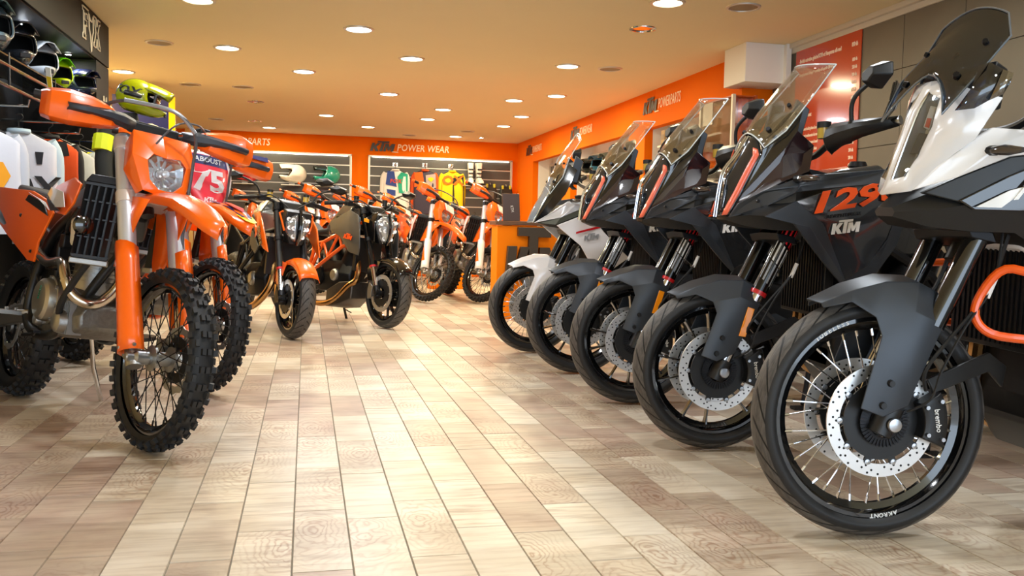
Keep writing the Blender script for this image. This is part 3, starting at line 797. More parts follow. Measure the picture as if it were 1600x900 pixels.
# ================================================================ adventure motorcycles (right-hand row)
ADV_RAKE = R(26)
def adventure(model):
    is90 = model == '1290'; near = model == '1190R'
    Rw = 0.3475 if near else 0.3255
    rr = 0.282 if near else 0.252
    root = empty('adventure_motorcycle')
    C0 = (0, 0, Rw)
    # ---------------- front wheel
    wt = 0.098 if near else 0.122
    tire = sp(road_tire('front_tire', Rw, wt, rr + 0.008, root, C0))
    if is90: sp(cast_wheel('front', rr, 0.085, root, C0, M_GLOSSBLK, 5, True))
    else:
        rim = sp(spoke_wheel('front', rr, 0.066 if near else 0.075, root, C0, M_GLOSSBLK, M_CHROME, M_BLACK, 36, True))
        if near:
            for txt, a in (('TUBELESS', 62), ('AKRONT', 262)):
                g = G()
                for i, ch in enumerate(txt):
                    an = R(a) + (i - len(txt) / 2 + .5) * 0.05
                    rad_ = rr + 0.0015; up = (math.cos(an), 0, math.sin(an)); tx = text_geo(ch, 0.0125, 0.001, 0, 1.1, 1, 0.02)
                    g.merge(tx, frame((rad_ * math.cos(an), 0.0338, rad_ * math.sin(an)), (-math.sin(an), 0, math.cos(an)), zd=up))
                g.build('rim_lettering', M_LETTER, rim, smoothsh=False)
    for s in (1, -1): sp(brake_disc(0.16, s * 0.074, root, C0))
    ab = G().lathe([(0.045, 0.088), (0.068, 0.086), (0.07, 0.092), (0.045, 0.094)], axis='y', n=40, closed=True)
    for i in range(40):
        an = 2 * PI * i / 40; ab.merge(G().box((0.062, 0.0945, 0), (0.02, 0.003, 0.004)), Matrix.Rotation(-an, 4, 'Y'))
    o = sp(ab.build('sensor_ring', M_DKMETAL, root)); o.matrix_basis = Matrix.Translation(C0)
    ax = G().lathe([(0.0005, 0.152), (0.012, 0.152), (0.019, 0.148), (0.019, 0.13), (0.03, 0.128), (0.03, 0.1), (0.022, 0.095), (0.022, -0.095), (0.03, -0.1), (0.03, -0.128), (0.016, -0.13), (0.016, -0.15), (0.0005, -0.15)], axis='y', n=24)
    o = sp(ax.build('axle', M_BLACK, root)); o.matrix_basis = Matrix.Translation(C0)
    cap = G().lathe([(0.0005, 0.156), (0.008, 0.156), (0.018, 0.154), (0.02, 0.148)], axis='y', n=24).build('axle_cap', M_STEEL, o)
    sp(caliper(root, C0, 0.16, 0.082, 150, 203, 'brembo'))
    sp(caliper(root, C0, 0.16, -0.086, 150, 203))
    def FA(t, y): return Vector((0.008 - math.sin(ADV_RAKE) * t, y, Rw + math.cos(ADV_RAKE) * t))
    tlow = 0.30 if near else 0.35
    for s in (1, -1):
        y = s * 0.105
        f = sp(G().tube([FA(tlow, y), FA(0.86, y)], 0.031, 20).build('fork_tube', M_GLOSSBLK if near else mat('fork_tube_dark', '#1b1a19', 0.18, 0.7, coat=0.5), root, sharp=40))
        G().tube([FA(0.0, y), FA(tlow + 0.01, y)], 0.024, 16).build('fork_stanchion', M_CHROME, f)
        G().tube([FA(-0.035, y), FA(0.05, y)], 0.034, 14).build('axle_clamp', M_BLACK, f)
        if is90:
            G().tube([FA(tlow - 0.012, y), FA(tlow + 0.004, y)], 0.033, 20).build('red_ring', M_RED, f)
            # decal: grey stripes and a red flash round the outside of the tube
            for (t0, t1, mm) in ((0.39, 0.47, 'grey'), (0.475, 0.55, 'white'), (0.56, 0.64, 'red')):
                col = {'grey': '#8f9297', 'white': '#d8d8d6', 'red': '#d31722'}[mm]
                secs = []
                for k in range(5):
                    an = R(-70 + 35 * k) if s > 0 else R(110 + 35 * k)
                    # around the tube, outward = +-y
                    d = Vector((math.cos(ADV_RAKE) * math.sin(an), math.cos(an), math.sin(ADV_RAKE) * math.sin(an))) if s > 0 else Vector((math.cos(ADV_RAKE) * math.sin(an), math.cos(an), math.sin(ADV_RAKE) * math.sin(an)))
                    sk = 0.03 * (k / 4 - 0.5)
                    secs.append([FA(t0 + sk, y) + d * 0.0316, FA(t1 + sk, y) + d * 0.0316])
                grid_sheet(secs).build('fork_sticker', mat('sticker_' + mm, col, 0.35), f)
    # ---------------- front fender with fork shields
    dz = 0.055 if near else 0.0
    fm = M_WHITE if model == '1190' else M_MATTE
    V = [(.195, 0, .628 + dz), (.10, 0, .674 + dz), (.0, 0, .703 + dz), (-.09, 0, .70 + dz), (-.17, 0, .662 + dz),            # 0-4 spine
         (.172, .042, .618 + dz), (.09, .062, .655 + dz), (.0, .078, .682 + dz), (-.09, .088, .682 + dz), (-.165, .09, .645 + dz),  # 5-9 ridge
         (.168, .05, .606 + dz), (.098, .078, .625 + dz), (.035, .094, .598 + dz * .75), (.022, .104, .555 + dz * .6),     # 10-13 lower edge
         (.088, .126, .39), (.03, .14, .369), (-.04, .14, .40), (-.14, .132, .59 + dz * .6), (-.06, .128, .62 + dz * .7)]   # 14-18 shield
    F = [(0, 1, 6, 5), (1, 2, 7, 6), (2, 3, 8, 7), (3, 4, 9, 8), (5, 6, 11, 10), (6, 7, 12, 11), (7, 8, 18, 12), (8, 9, 17, 18), (12, 18, 13), (13, 18, 16, 15), (13, 15, 14), (18, 17, 16)]
    g = G().add(V, F); n0 = len(g.v)
    gm = g.mirror(); g.merge(gm)
    fe = g.build('front_fender', fm, root, sharp=24, solid=0.005)
    bm = bmesh.new(); bm.from_mesh(fe.data); bmesh.ops.remove_doubles(bm, verts=bm.verts, dist=1e-4); bmesh.ops.recalc_face_normals(bm, faces=bm.faces); bm.to_mesh(fe.data); bm.free()
    fe.data.set_sharp_from_angle(angle=R(24))
    md = fe.modifiers.new('bevel', 'BEVEL'); md.width = 0.004; md.segments = 2; md.limit_method = 'ANGLE'; md.angle_limit = R(20)
    sp(fe)
    g = G()
    for s in (1, -1):
        bolt(g, (.03, s * .138, .40), 0.011, (0, s, 0), 0.008); bolt(g, (.005, s * .128, .46), 0.011, (0, s, 0), 0.012)
    g.build('fender_bolts', M_BLACK, fe)
    # rear stay of the fender
    g = G()
    for s in (1, -1):
        g.slab([(-.11, s * .115, .47), (-.13, s * .115, .43), (-.30, s * .10, .49), (-.37, s * .06, .44), (-.385, s * .055, .50), (-.30, s * .10, .545)], (0, -s * 0.012, 0))
    sp(g.build('fender_stay', M_BLACK, root, bevel=0.003))
    if is90:
        for s in (1, -1):
            sp(G().slab([(-.055, s * .1395, .47), (-.083, s * .1385, .465), (-.118, s * .1375, .575), (-.09, s * .1385, .583)], (0, s * 0.004, 0)).build('side_reflector', M_AMBER, root, bevel=0.0015))
    # ---------------- brake hoses
    g = G()
    for s in (1, -1):
        g.tube([(-.10, s * .125, .44), (-.09, s * .14, .50), (-.17, s * .135, .60), (-.27, s * .13, .72), (-.33, s * .12, .88)], 0.0055, 6, sm=5)
        g.tube([(-.05, s * .12, .38), (-.1, s * .15, .42), (-.13, s * .15, .5), (-.2, s * .14, .62), (-.28, s * .135, .74), (-.32, s * .11, .9)], 0.004, 6, sm=5)
    h = sp(g.build('brake_hoses', M_RUBBER, root))
    G().tube([(-.262, .134, .70), (-.285, .134, .755)], 0.008, 8).build('hose_tag', M_LETTER, h)
    # ---------------- triple clamps, bar, controls
    g = G()
    for t_ in (0.56, 0.84):
        c = FA(t_, 0); g.slab([(c.x - .045, -.14, c.z), (c.x + .03, -.14, c.z + .015), (c.x + .04, 0, c.z + .02), (c.x + .03, .14, c.z + .015), (c.x - .045, .14, c.z), (c.x - .06, 0, c.z - .01)], (0.012, 0, 0.03))
    g.tube([FA(.5, 0) + Vector((-.035, 0, 0)), FA(.86, 0) + Vector((-.035, 0, 0))], 0.03, 14)
    sp(g.build('triple_clamp', M_DKMETAL, root, bevel=0.004))
    bar = sp(G().tube([(-.485, .43, 1.268), (-.405, .31, 1.24), (-.37, .2, 1.215), (-.375, .07, 1.185), (-.375, -.07, 1.185), (-.37, -.2, 1.215), (-.405, -.31, 1.24), (-.485, -.43, 1.268)], 0.0135, 10, sm=5).build('handlebar', M_BLACK, root))
    for s in (1, -1):
        G().tube([(-.41, s * .32, 1.243), (-.485, s * .43, 1.268)], 0.0175, 12).build('grip', M_RUBBER, bar)
        G().tube([(-.483, s * .428, 1.268), (-.505, s * .462, 1.276)], [0.019, 0.017], 14).build('bar_end', M_STEEL, bar)
        G().box((-.385, s * .275, 1.232), (.05, .06, .05)).build('switch_cluster', M_BLACK, bar, bevel=0.006)
        G().tube([(-.355, s * .25, 1.235), (-.345, s * .31, 1.238), (-.40, s * .40, 1.258)], [0.008, 0.006, 0.006], 8).build('lever', M_DKMETAL, bar)
        rs = G().tube([(-.345, s * .2, 1.235), (-.345, s * .2, 1.275)], 0.024, 16).build('fluid_reservoir', M_FLUID, bar)
        G().tube([(-.345, s * .2, 1.275), (-.345, s * .2, 1.298)], [0.027, 0.026], 16).build('reservoir_cap', M_BLACK, rs)
    for s in (1, -1):
        # hand guard: tapering shell in front of the grip
        rows = []
        for (x, y, z, h) in ((-.335, .235, 1.222, .05), (-.315, .275, 1.225, .055), (-.325, .33, 1.236, .042), (-.37, .395, 1.252, .03), (-.47, .462, 1.272, .016)):
            rows.append([(x - .03, s * y, z + h), (x, s * (y + .005), z + h * .55), (x + .008, s * (y + .006), z), (x - .005, s * (y + .004), z - h * .6), (x - .03, s * y, z - h)])
        sp(grid_sheet(rows).build('hand_guard', M_BLACK, root, sharp=30, solid=0.006))
        # mirror
        mr = sp(G().tube([(-.39, s * .335, 1.25), (-.378, s * .345, 1.33), (-.385, s * .365, 1.375), (-.42, s * .405, 1.42)], 0.0085, 8, sm=4).build('mirror_stem', M_BLACK, root))
        hd = [(-.425, s * .385, 1.455), (-.44, s * .435, 1.485), (-.445, s * .485, 1.475), (-.445, s * .49, 1.43), (-.43, s * .445, 1.385), (-.42, s * .395, 1.395)]
        a = [Vector(p) for p in hd]; c = sum(a, Vector()) / 6
        b = [c.lerp(p, .55) + Vector((.05, 0, 0)) for p in a]
        G().loft([[p + Vector((-.012, 0, 0)) for p in a], a, b]).build('mirror_head', M_BLACK, mr, bevel=0.004)
        G().slab([c.lerp(p, .9) + Vector((-.0125, 0, 0)) for p in a], (-.002, 0, 0)).build('mirror_glass', M_CHROME, mr)
    # dashboard
    g = G().loft([[(-.22, -.09, 1.22), (-.22, .09, 1.22), (-.25, .1, 1.36), (-.25, -.1, 1.36)], [(-.29, -.085, 1.23), (-.29, .085, 1.23), (-.30, .09, 1.34), (-.30, -.09, 1.34)]])
    d = g.build('dashboard', M_BLACK, root, bevel=0.006)
    G().box((-.299, 0, 1.285), (.004, .13, .08)).build('display', M_GLOSSBLK, d)
    # ---------------- nose
    if is90:
        A = [(.010, 0, .935), (-.012, 0, 1.10), (-.062, 0, 1.175), (-.112, 0, 1.255)]
        Bo = [(-.008, .066, .945), (-.046, .086, 1.027), (-.108, .108, 1.178), (-.112, .06, 1.25)]
        g = grid_sheet([[poly_at(A, i / 12).lerp(poly_at(Bo, i / 12), j / 6) + Vector((.012 * math.sin(j / 6 * PI), 0, 0)) for j in range(7)] for i in range(13)])
        g.merge(g.mirror()); lamp = g.build('headlight_glass', mat('dark_lamp_glass', '#1a1f24', 0.06, coat=1.0), root, sharp=60, solid=0.004)
        for s in (1, -1):
            rows = []
            for i in range(13):
                p = poly_at(Bo[:3] + [(-.105, .10, 1.2)], i / 12); q = poly_at(A, i / 12 * .92)
                p = Vector((p.x, s * p.y, p.z)); q = Vector((q.x, 0, q.z)); d_ = (q - p).normalized()
                rows.append([p + Vector((.010, 0, 0)), p + d_ * .02 + Vector((.018, 0, 0))])
            grid_sheet(rows).build('daylight_strip', mat('orange_light_strip', '#ef6a4c', 0.25, coat=0.6), lamp, solid=0.004)
            G().tube([(p[0] + .012, s * .010, p[2]) for p in A], 0.0045, 8, sm=4).build('chrome_trim', M_CHROME, lamp)
        # black cowl round the lamp
        gu = fan_panel([(-.046, .088, 1.027), (-.183, .16, 1.208), (-.226, .165, 1.272), (-.262, .135, 1.363), (-.19, .10, 1.33), (-.114, .062, 1.256), (-.108, .11, 1.2), (-.108, .11, 1.178)], (0, .008, 0))
        pair('upper_cowl', gu, M_GLOSSBLK, root, bevel=0.003)
        gl_ = fan_panel([(-.008, .068, .945), (-.03, .10, .985), (-.16, .185, 1.075), (-.27, .19, 1.12), (-.30, .16, 1.22), (-.226, .165, 1.272), (-.183, .16, 1.208), (-.046, .088, 1.027)], (0, .004, 0))
        pair('lower_cowl', gl_, mat('dark_maroon_panel', '#241318', 0.25, coat=0.6), root, bevel=0.002)
        body, shell2 = M_MATTE, mat('graphite_gloss', '#404348', 0.13, 0.5, coat=1.0)
        pair('upper_fairing', fan_panel([(-.004, .07, .934), (-.023, .11, .99), (-.09, .18, 1.04), (-.189, .215, 1.083), (-.269, .225, 1.105), (-.46, .22, 1.125), (-.66, .2, 1.145), (-.60, .25, 1.087), (-.335, .258, 1.058), (-.18, .252, 1.036), (-.10, .20, .985), (-.03, .11, .945)], (0, .004, 0), cen=(-.2, .235, 1.06)), body, root, bevel=0.003)
        pair('air_slot', G().slab([(-.03, .10, .948), (-.10, .19, .988), (-.19, .24, 1.036), (-.185, .245, 1.0), (-.07, .235, .945)], (0, -.02, 0)), M_BLACK, root)
        pair('side_wing', fan_panel([(-.064, .25, .943), (-.18, .262, 1.004), (-.227, .266, .969), (-.294, .268, .922), (-.41, .255, .708), (-.405, .245, .69), (-.313, .255, .776), (-.23, .266, .858), (-.174, .266, .919)], (0, .004, 0), cen=(-.235, .27, .91)), body, root, bevel=0.003)
        tp, tp2 = pair('tank_panel', fan_panel([(-.178, .255, 1.002), (-.335, .257, 1.056), (-.60, .25, 1.087), (-.625, .25, 1.06), (-.62, .25, .979), (-.58, .25, .872), (-.507, .25, .764), (-.410, .25, .708), (-.292, .262, .922), (-.225, .262, .969)], (0, .014, 0), cen=(-.42, .256, .93)), shell2, root, bevel=0.003)
        pair('lower_trim', fan_panel([(-.405, .244, .705), (-.507, .246, .762), (-.585, .247, .87), (-.625, .247, .98), (-.67, .24, .975), (-.64, .235, .85), (-.56, .235, .74), (-.47, .236, .685), (-.40, .24, .68)], (0, .003, 0), cen=(-.57, .242, .80)), body, root, bevel=0.002)
        for s, par in ((1, tp), (-1, tp2)):
            xd = (-1, 0, .12) if s > 0 else (1, 0, -.12); zd = (.12, 0, 1)
            tx = text_geo('1290', .1, .003, .3, 1.0, .95, .03)
            xs = [p.x for p in tx.v]; zs = [p.z for p in tx.v]; kx = .40 / (max(xs) - min(xs)); kz = .082 / (max(zs) - min(zs)); xc = (max(xs) + min(xs)) / 2; zc = (max(zs) + min(zs)) / 2
            for p in tx.v: p.x = (p.x - xc) * kx; p.z = (p.z - zc) * kz
            tx.xf(frame((-.44, s * .2735, 1.03), (-1, 0, .17) if s > 0 else (1, 0, -.17), zd=(.17, 0, 1)))
            for p in tx.v: p.y = s * (abs(p.y) - max(0, (p.z - 1.01)) * .16)
            tx.build('model_number', mat('orange_decal', '#ff5a14', 0.3), par, smoothsh=False)
            ktm_logo(.05, .004, .25).xf(frame((-.385, s * .2745, .915), xd, zd=zd)).build('maker_logo', M_LETTER, par, smoothsh=False)
            text_geo('ADVENTURE-S', .014, .003, .2, 1.2).xf(frame((-.37, s * .2735, .956), xd, zd=zd)).build('small_lettering', M_BLACK, par, smoothsh=False)
        g = G(); bolt(g, (-.32, .262, 1.04), .009); bolt(g, (-.52, .26, 1.07), .009); bolt(g, (-.07, .17, 1.0), .008); g.merge(g.mirror()); g.build('panel_bolts', M_BLACK, root)
    else:
        LO = [(.004, .0, 1.018), (.0, .052, 1.024), (-.028, .088, 1.095), (-.062, .102, 1.175), (-.088, .09, 1.256), (-.082, 0, 1.272)]
        cowlmat = M_WHITE if near else M_BLACK
        if near:
            K = [(.008, 0, .984), (-.024, 0, 1.088), (-.069, 0, 1.218), (-.104, 0, 1.288), (-.128, 0, 1.306)]
            I = [(-.013, .012, 1.027), (-.038, .014, 1.106), (-.08, .016, 1.225), (-.109, .018, 1.272)]
            O = [(-.024, .05, 1.035), (-.06, .055, 1.095), (-.093, .06, 1.176), (-.111, .06, 1.253)]
            Cw = [(-.032, .072, .996), (-.111, .12, 1.092), (-.146, .165, 1.137), (-.207, .182, 1.247), (-.16, .135, 1.268), (-.125, .06, 1.302)]
            V = K + I + O + Cw; i0, o0, c0 = 5, 9, 13
            F = [(0, c0, o0, i0), (0, i0, i0 + 1, 1), (1, i0 + 1, i0 + 2, 2), (2, i0 + 2, i0 + 3, 3), (3, i0 + 3, o0 + 3, c0 + 5, 4), (c0, c0 + 1, o0 + 1, o0), (c0 + 1, c0 + 2, o0 + 2, o0 + 1), (c0 + 2, c0 + 3, c0 + 4, o0 + 2), (c0 + 4, c0 + 5, o0 + 3, o0 + 2)]
            g = G().add(V, F); g.merge(g.mirror())
            cw = g.build('nose_cowl', M_WHITE, root, sharp=26, solid=0.005)
            for s in (1, -1):
                rows = [[(lambda p: Vector((p.x, s * p.y, p.z)))(poly_at(I, i / 10).lerp(poly_at(O, i / 10), j / 5)) for j in range(6)] for i in range(11)]
                cov = grid_sheet([[p + Vector((.002, s * .002, 0)) for p in r_] for r_ in rows]).build('headlight_cover', M_LIGHTCOVER, root, sharp=60)
                grid_sheet([[p + Vector((-.03 * math.sin(j / 5 * PI) - .006, -s * .014 * math.sin(j / 5 * PI), 0)) for j, p in enumerate(r_)] for r_ in rows]).build('reflector', mat('lamp_bowl', '#b9bfc4', 0.2, 0.6), cov, sharp=14)
                G().tube([(p[0] + .001, s * (p[1] + .001), p[2]) for p in I], .0045, 8, sm=4).build('chrome_trim', M_CHROME, cov)
                G().tube([(p[0], s * p[1], p[2]) for p in O], .003, 8, sm=4).build('lamp_edge', M_DKGREY, cov)
                G().slab([(-.105, s * .03, 1.235), (-.108, s * .05, 1.23), (-.092, s * .05, 1.165), (-.085, s * .032, 1.175)], (-.01, -s * .004, 0)).build('lamp_insert', M_LETTER, cov, bevel=.002)
                G().slab([(-.095, s * .036, 1.2), (-.098, s * .05, 1.198), (-.092, s * .05, 1.172), (-.088, s * .038, 1.176)], (.004, s * .003, 0)).build('red_marking', mat('lamp_red', '#d8523a', 0.3), cov)
                G().slab([(-.075, s * .03, 1.16), (-.086, s * .052, 1.155), (-.06, s * .05, 1.10), (-.05, s * .03, 1.10)], (-.012, -s * .006, 0)).build('lamp_insert', mat('lamp_dark', '#39444c', .2), cov, bevel=.002)
            # dark bars flanking the screen base
            pair('screen_rail', G().tube([(-.115, .045, 1.27), (-.14, .05, 1.33), (-.165, .05, 1.38)], .0045, 8), M_BLACK, root)
            pl = [(-.032, .075, .997), (-.083, .108, 1.064), (-.153, .143, 1.134), (-.205, .158, 1.171), (-.312, .192, 1.166), (-.55, .215, 1.15), (-.55, .235, 1.10), (-.307, .204, 1.103), (-.244, .184, 1.094), (-.122, .14, 1.035)]
            pair('side_fairing', fan_panel(pl, (0, .006, 0), cen=(-.21, .18, 1.125)), M_WHITE, root, bevel=0.003)
            pair('air_slot', G().slab([(-.058, .088, .992), (-.125, .132, 1.034), (-.25, .18, 1.094), (-.307, .198, 1.102), (-.55, .228, 1.10), (-.34, .21, 1.07), (-.245, .186, 1.04), (-.136, .15, .967)], (0, -.02, 0)), mat('slot_grey', '#171a1f', 0.35), root, bevel=0.003)
            sa, sb = pair('lower_fairing', fan_panel([(-.122, .156, .973), (-.238, .192, 1.041), (-.30, .212, 1.071), (-.5, .24, 1.10), (-.62, .245, 1.05), (-.6, .245, .96), (-.45, .24, .93), (-.306, .214, .95), (-.156, .167, .95)], (0, .006, 0), cen=(-.37, .228, 1.01)), M_GLOSSBLK, root, bevel=0.003)
            for s, par in ((1, sa), (-1, sb)):
                sl = .19 ; dirx = Vector((-1, s * .28, .2)).normalized()
                G().slab([(-.152, s * .180, .957), (-.213, s * .199, .957), (-.285, s * .220, 1.02), (-.232, s * .204, 1.003)], (0, s * .004, 0)).build('white_wedge', M_LETTER, par)
                tx = text_geo('ADVENTURE', .062, .003, .35, 1.1, 1.0, .02)
                for p in tx.v:
                    u = p.x + .5 * (max(q.x for q in tx.v) - min(q.x for q in tx.v)) if False else p.x
                    p.x, p.y, p.z = u, p.y, p.z
                xs = [p.x for p in tx.v]; x0, x1 = min(xs), max(xs)
                for p in tx.v:
                    k = (p.x - x0) if s > 0 else (x1 - p.x)
                    x_ = -.235 - k * .93
                    y_ = .219 + max(0, (-x_ - .25)) * .16 if x_ > -.42 else .2462 + max(0, (-x_ - .42)) * .03
                    p.x, p.y, p.z = x_, s * (y_ + (.0015 if p.y * 1 < 0 else -.0015)), 1.005 + p.z + k * .1
                tx.build('model_lettering', M_LETTER, par, smoothsh=False)
        else:
            # white touring model: narrow black lamp mask, pale side panels
            A = [(.065, 0, .925), (.03, 0, 1.02), (-.03, 0, 1.12), (-.09, 0, 1.25)]
            Bo = [(.03, .055, .928), (-.01, .075, 1.02), (-.06, .09, 1.12), (-.115, .07, 1.24)]
            g = grid_sheet([[poly_at(A, i / 10).lerp(poly_at(Bo, i / 10), j / 5) for j in range(6)] for i in range(11)]); g.merge(g.mirror())
            lp = g.build('headlight_glass', mat('clear_lamp_glass', '#9aa3ab', 0.06, 0.3, coat=1.0), root, sharp=60, solid=0.004)
            pair('chrome_trim', G().tube([(p[0] + .003, p[1] * .9, p[2]) for p in Bo], .005, 8, sm=4), M_CHROME, lp)
            pair('upper_cowl', fan_panel([(.03, .057, .926), (-.02, .08, 1.03), (-.06, .092, 1.12), (-.12, .10, 1.26), (-.20, .12, 1.34), (-.25, .14, 1.30), (-.17, .15, 1.13), (-.05, .12, .98)], (0, .006, 0)), M_GLOSSBLK, root, bevel=0.003)
            pair('upper_fairing', fan_panel([(.03, .07, .925), (-.05, .13, .985), (-.17, .20, 1.08), (-.30, .21, 1.10), (-.66, .2, 1.10), (-.60, .24, 1.055), (-.30, .24, 1.05), (-.12, .22, .97)], (0, .004, 0), cen=(-.22, .22, 1.06)), mat('pale_silver_panel', '#c9ccd0', 0.25, 0.3, coat=0.7), root, bevel=0.003)
            pair('air_slot', G().slab([(.0, .10, .925), (-.12, .215, .968), (-.30, .235, 1.05), (-.5, .235, 1.05), (-.25, .235, .99), (-.09, .2, .92)], (0, -.02, 0)), mat('slot_olive', '#4a4c40', 0.4), root)
            tp, tp2 = pair('tank_panel', fan_panel([(-.09, .232, .915), (-.28, .25, .995), (-.60, .25, 1.055), (-.66, .25, .99), (-.64, .25, .72), (-.50, .25, .62), (-.36, .25, .62), (-.26, .25, .78), (-.15, .245, .865)], (0, .01, 0), cen=(-.42, .255, .85)), M_WHITE, root, bevel=0.003)
            for s, par in ((1, tp), (-1, tp2)):
                G().slab([(-.22, s * .262, .862), (-.22, s * .262, .875), (-.62, s * .262, .985), (-.62, s * .262, .965)], (0, s * .004, 0)).build('red_stripe', M_RED, par)
                ktm_logo(.045, .004, .25).xf(frame((-.33, s * .269, .845), (-1, 0, .15) if s > 0 else (1, 0, -.15), zd=(.15, 0, 1))).build('maker_logo', mat('silver_logo', '#c4c6c8', 0.3, 0.6), par, smoothsh=False)
    # indicator
    for s in (1, -1):
        y0 = .16 if near else .23
        ix, iz = (-.19, 1.108) if near else (-.195, 1.088)
        i_ = G().tube([(ix, s * (y0 - .01), iz), (ix - .004, s * (y0 + .03), iz)], .014, 10).build('indicator', M_BLACK, root)
        G().loft([[(ix + .014 * math.cos(a), s * (y0 + .025), iz + .012 * math.sin(a)) for a in [k * PI / 5 for k in range(10)]], [(ix - .01 + .02 * math.cos(a), s * (y0 + .06), iz + .015 * math.sin(a)) for a in [k * PI / 5 for k in range(10)]], [(ix - .03 + .008 * math.cos(a), s * (y0 + .095), iz + .007 * math.sin(a)) for a in [k * PI / 5 for k in range(10)]]]).build('indicator_lens', mat('smoked_lens', '#3a3330', 0.1, coat=1.0), i_)
    # ---------------- windscreen
    if near:
        Cn = [(-.118, 0, 1.325), (-.16, 0, 1.39), (-.236, 0, 1.48), (-.252, 0, 1.517)]
        Ed = [(-.066, .13, 1.202), (-.152, .17, 1.325), (-.232, .165, 1.413), (-.25, .13, 1.48)]
        smat = M_SMOKE
    else:
        Cn = [(-.098, 0, 1.268), (-.165, 0, 1.37), (-.235, 0, 1.455), (-.305, 0, 1.543)]
        Ed = [(-.112, .12, 1.205), (-.18, .155, 1.271), (-.27, .16, 1.39), (-.388, .135, 1.535)]
        smat = M_CLEAR
        if model == '1190':
            Cn = [(-.06, 0, 1.18), (-.12, 0, 1.30), (-.20, 0, 1.44), (-.287, 0, 1.563)]; Ed = [(-.07, .10, 1.13), (-.144, .15, 1.249), (-.186, .155, 1.381), (-.275, .12, 1.51)]
    rows = []
    for i in range(13):
        c, e = poly_at(Cn, i / 12), poly_at(Ed, i / 12); row = []
        for j in range(13):
            v = j / 6 - 1; k = abs(v)
            p = c.lerp(Vector((e.x, e.y, e.z)), k ** 1.7); p.y = e.y * v * (1.08 - .08 * k * k)
            row.append(p)
        rows.append(row)
    scr = grid_sheet(rows).build('windscreen', smat, root, sharp=70)
    md = scr.modifiers.new('solid', 'SOLIDIFY'); md.thickness = 0.004
    edge = [r_[0] for r_ in rows] + rows[-1][1:] + [r_[-1] for r_ in reversed(rows)] + list(reversed(rows[0]))[1:]
    M_EDGE = mat('acrylic_edge', '#dfe8ea', 0.1, coat=1.0, spec=1.0) if not near else mat('smoked_edge', '#5b646c', 0.1, coat=1.0)  # bright edge glow of the clear screen painted as a pale colour
    G().tube([Vector(p) for p in edge], 0.0028, 6).build('screen_edge', M_EDGE, scr)
    g = G()
    for s in (1, -1):
        p = lerp3(rows[2][9], rows[2][11], .5); bolt(g, (p.x, s * p.y, p.z), .011, (.6, s * .6, .4), .01)
        p = rows[6][10]; bolt(g, (p.x, s * p.y, p.z), .009, (.6, s * .6, .4), .008)
    g.build('screen_bolts', M_DKMETAL, scr)
    if near:
        for s in (1, -1):
            g = grid_sheet([[(-.085, s * .155, 1.21), (-.118, s * .172, 1.27), (-.13, s * .176, 1.325)], [(-.12, s * .185, 1.215), (-.14, s * .19, 1.27), (-.15, s * .19, 1.335)], [(-.16, s * .212, 1.245), (-.175, s * .215, 1.275), (-.19, s * .215, 1.31)]])
            g.build('wind_deflector', M_SMOKE, root, solid=0.004)
            grid_sheet([[(-.145, s * .207, 1.235), (-.16, s * .209, 1.27), (-.178, s * .209, 1.315)], [(-.175, s * .222, 1.252), (-.188, s * .224, 1.278), (-.20, s * .222, 1.305)]]).build('deflector_tip', glassy('pale_tip', (.75, .75, .7), .2), root, solid=0.004)
    else:
        pair('screen_bracket', G().slab([(-.20, .10, 1.22), (-.26, .115, 1.21), (-.30, .115, 1.36), (-.25, .105, 1.40)], (0, -.02, 0)), M_MATTE, root, bevel=0.004)
    # ---------------- body core, tank, seat, tail
    def sec(x, hw, z0, z1, k=.7): return [(x, -hw, (z0 + z1) / 2), (x, -hw * k, z1), (x, hw * k, z1), (x, hw, (z0 + z1) / 2), (x, hw * .8, z0), (x, -hw * .8, z0)]
    G().loft([sec(-.005, .045, .925, .95), sec(-.08, .11, .90, .99), sec(-.18, .17, .89, 1.05), sec(-.30, .2, .89, 1.07), sec(-.42, .215, .82, 1.09)]).build('fairing_core', M_BLACK, root, sharp=30)
    tank = G().loft([sec(-.36, .14, .85, 1.10), sec(-.45, .2, .78, 1.135, .6), sec(-.62, .215, .80, 1.16, .55), sec(-.78, .16, .80, 1.06, .6), sec(-.88, .11, .80, .95)]).build('fuel_tank', M_WHITE if not is90 else mat('graphite_gloss'), root, sharp=40, bevel=0.01)
    G().lathe([(0.0005, .022), (.03, .02), (.04, .0)], c=(-.6, 0, 1.155), axis='z', n=20).build('fuel_cap', M_DKMETAL, tank)
    seat = G().loft([sec(-.80, .07, .88, .97), sec(-.95, .13, .84, .93, .8), sec(-1.2, .16, .84, .94, .8), sec(-1.3, .14, .86, 1.0, .8), sec(-1.65, .12, .92, 1.01, .8)]).build('seat', mat('seat_vinyl', '#1c1b1b', 0.65, bump=.1, bscale=300), root, bevel=0.015)
    tl = G().loft([sec(-1.15, .13, .78, .87), sec(-1.5, .12, .84, .92), sec(-1.85, .07, .93, .98)]).build('tail', M_WHITE if not is90 else M_MATTE, root, bevel=0.006)
    G().slab([(-1.78, 0, .95), (-1.86, 0, .93), (-1.98, 0, .62), (-1.94, 0, .62)], (0, .16, 0)).xf(Matrix.Translation((0, -.08, 0))).build('plate_holder', M_BLACK, root, bevel=0.004)
    G().box((-1.865, 0, .955), (.03, .12, .035)).build('tail_light', M_RED, root, bevel=0.006)
    # ---------------- radiator, engine, frame
    ra = G().box((-.40, 0, .72), (.04, .32, .34)).build('radiator', M_BLACK, root, bevel=0.004)
    g = G()
    for i in range(16): g.box((-.378, -.145 + i * .0193, .72), (.006, .008, .31))
    g.build('radiator_fins', M_DKMETAL, ra)
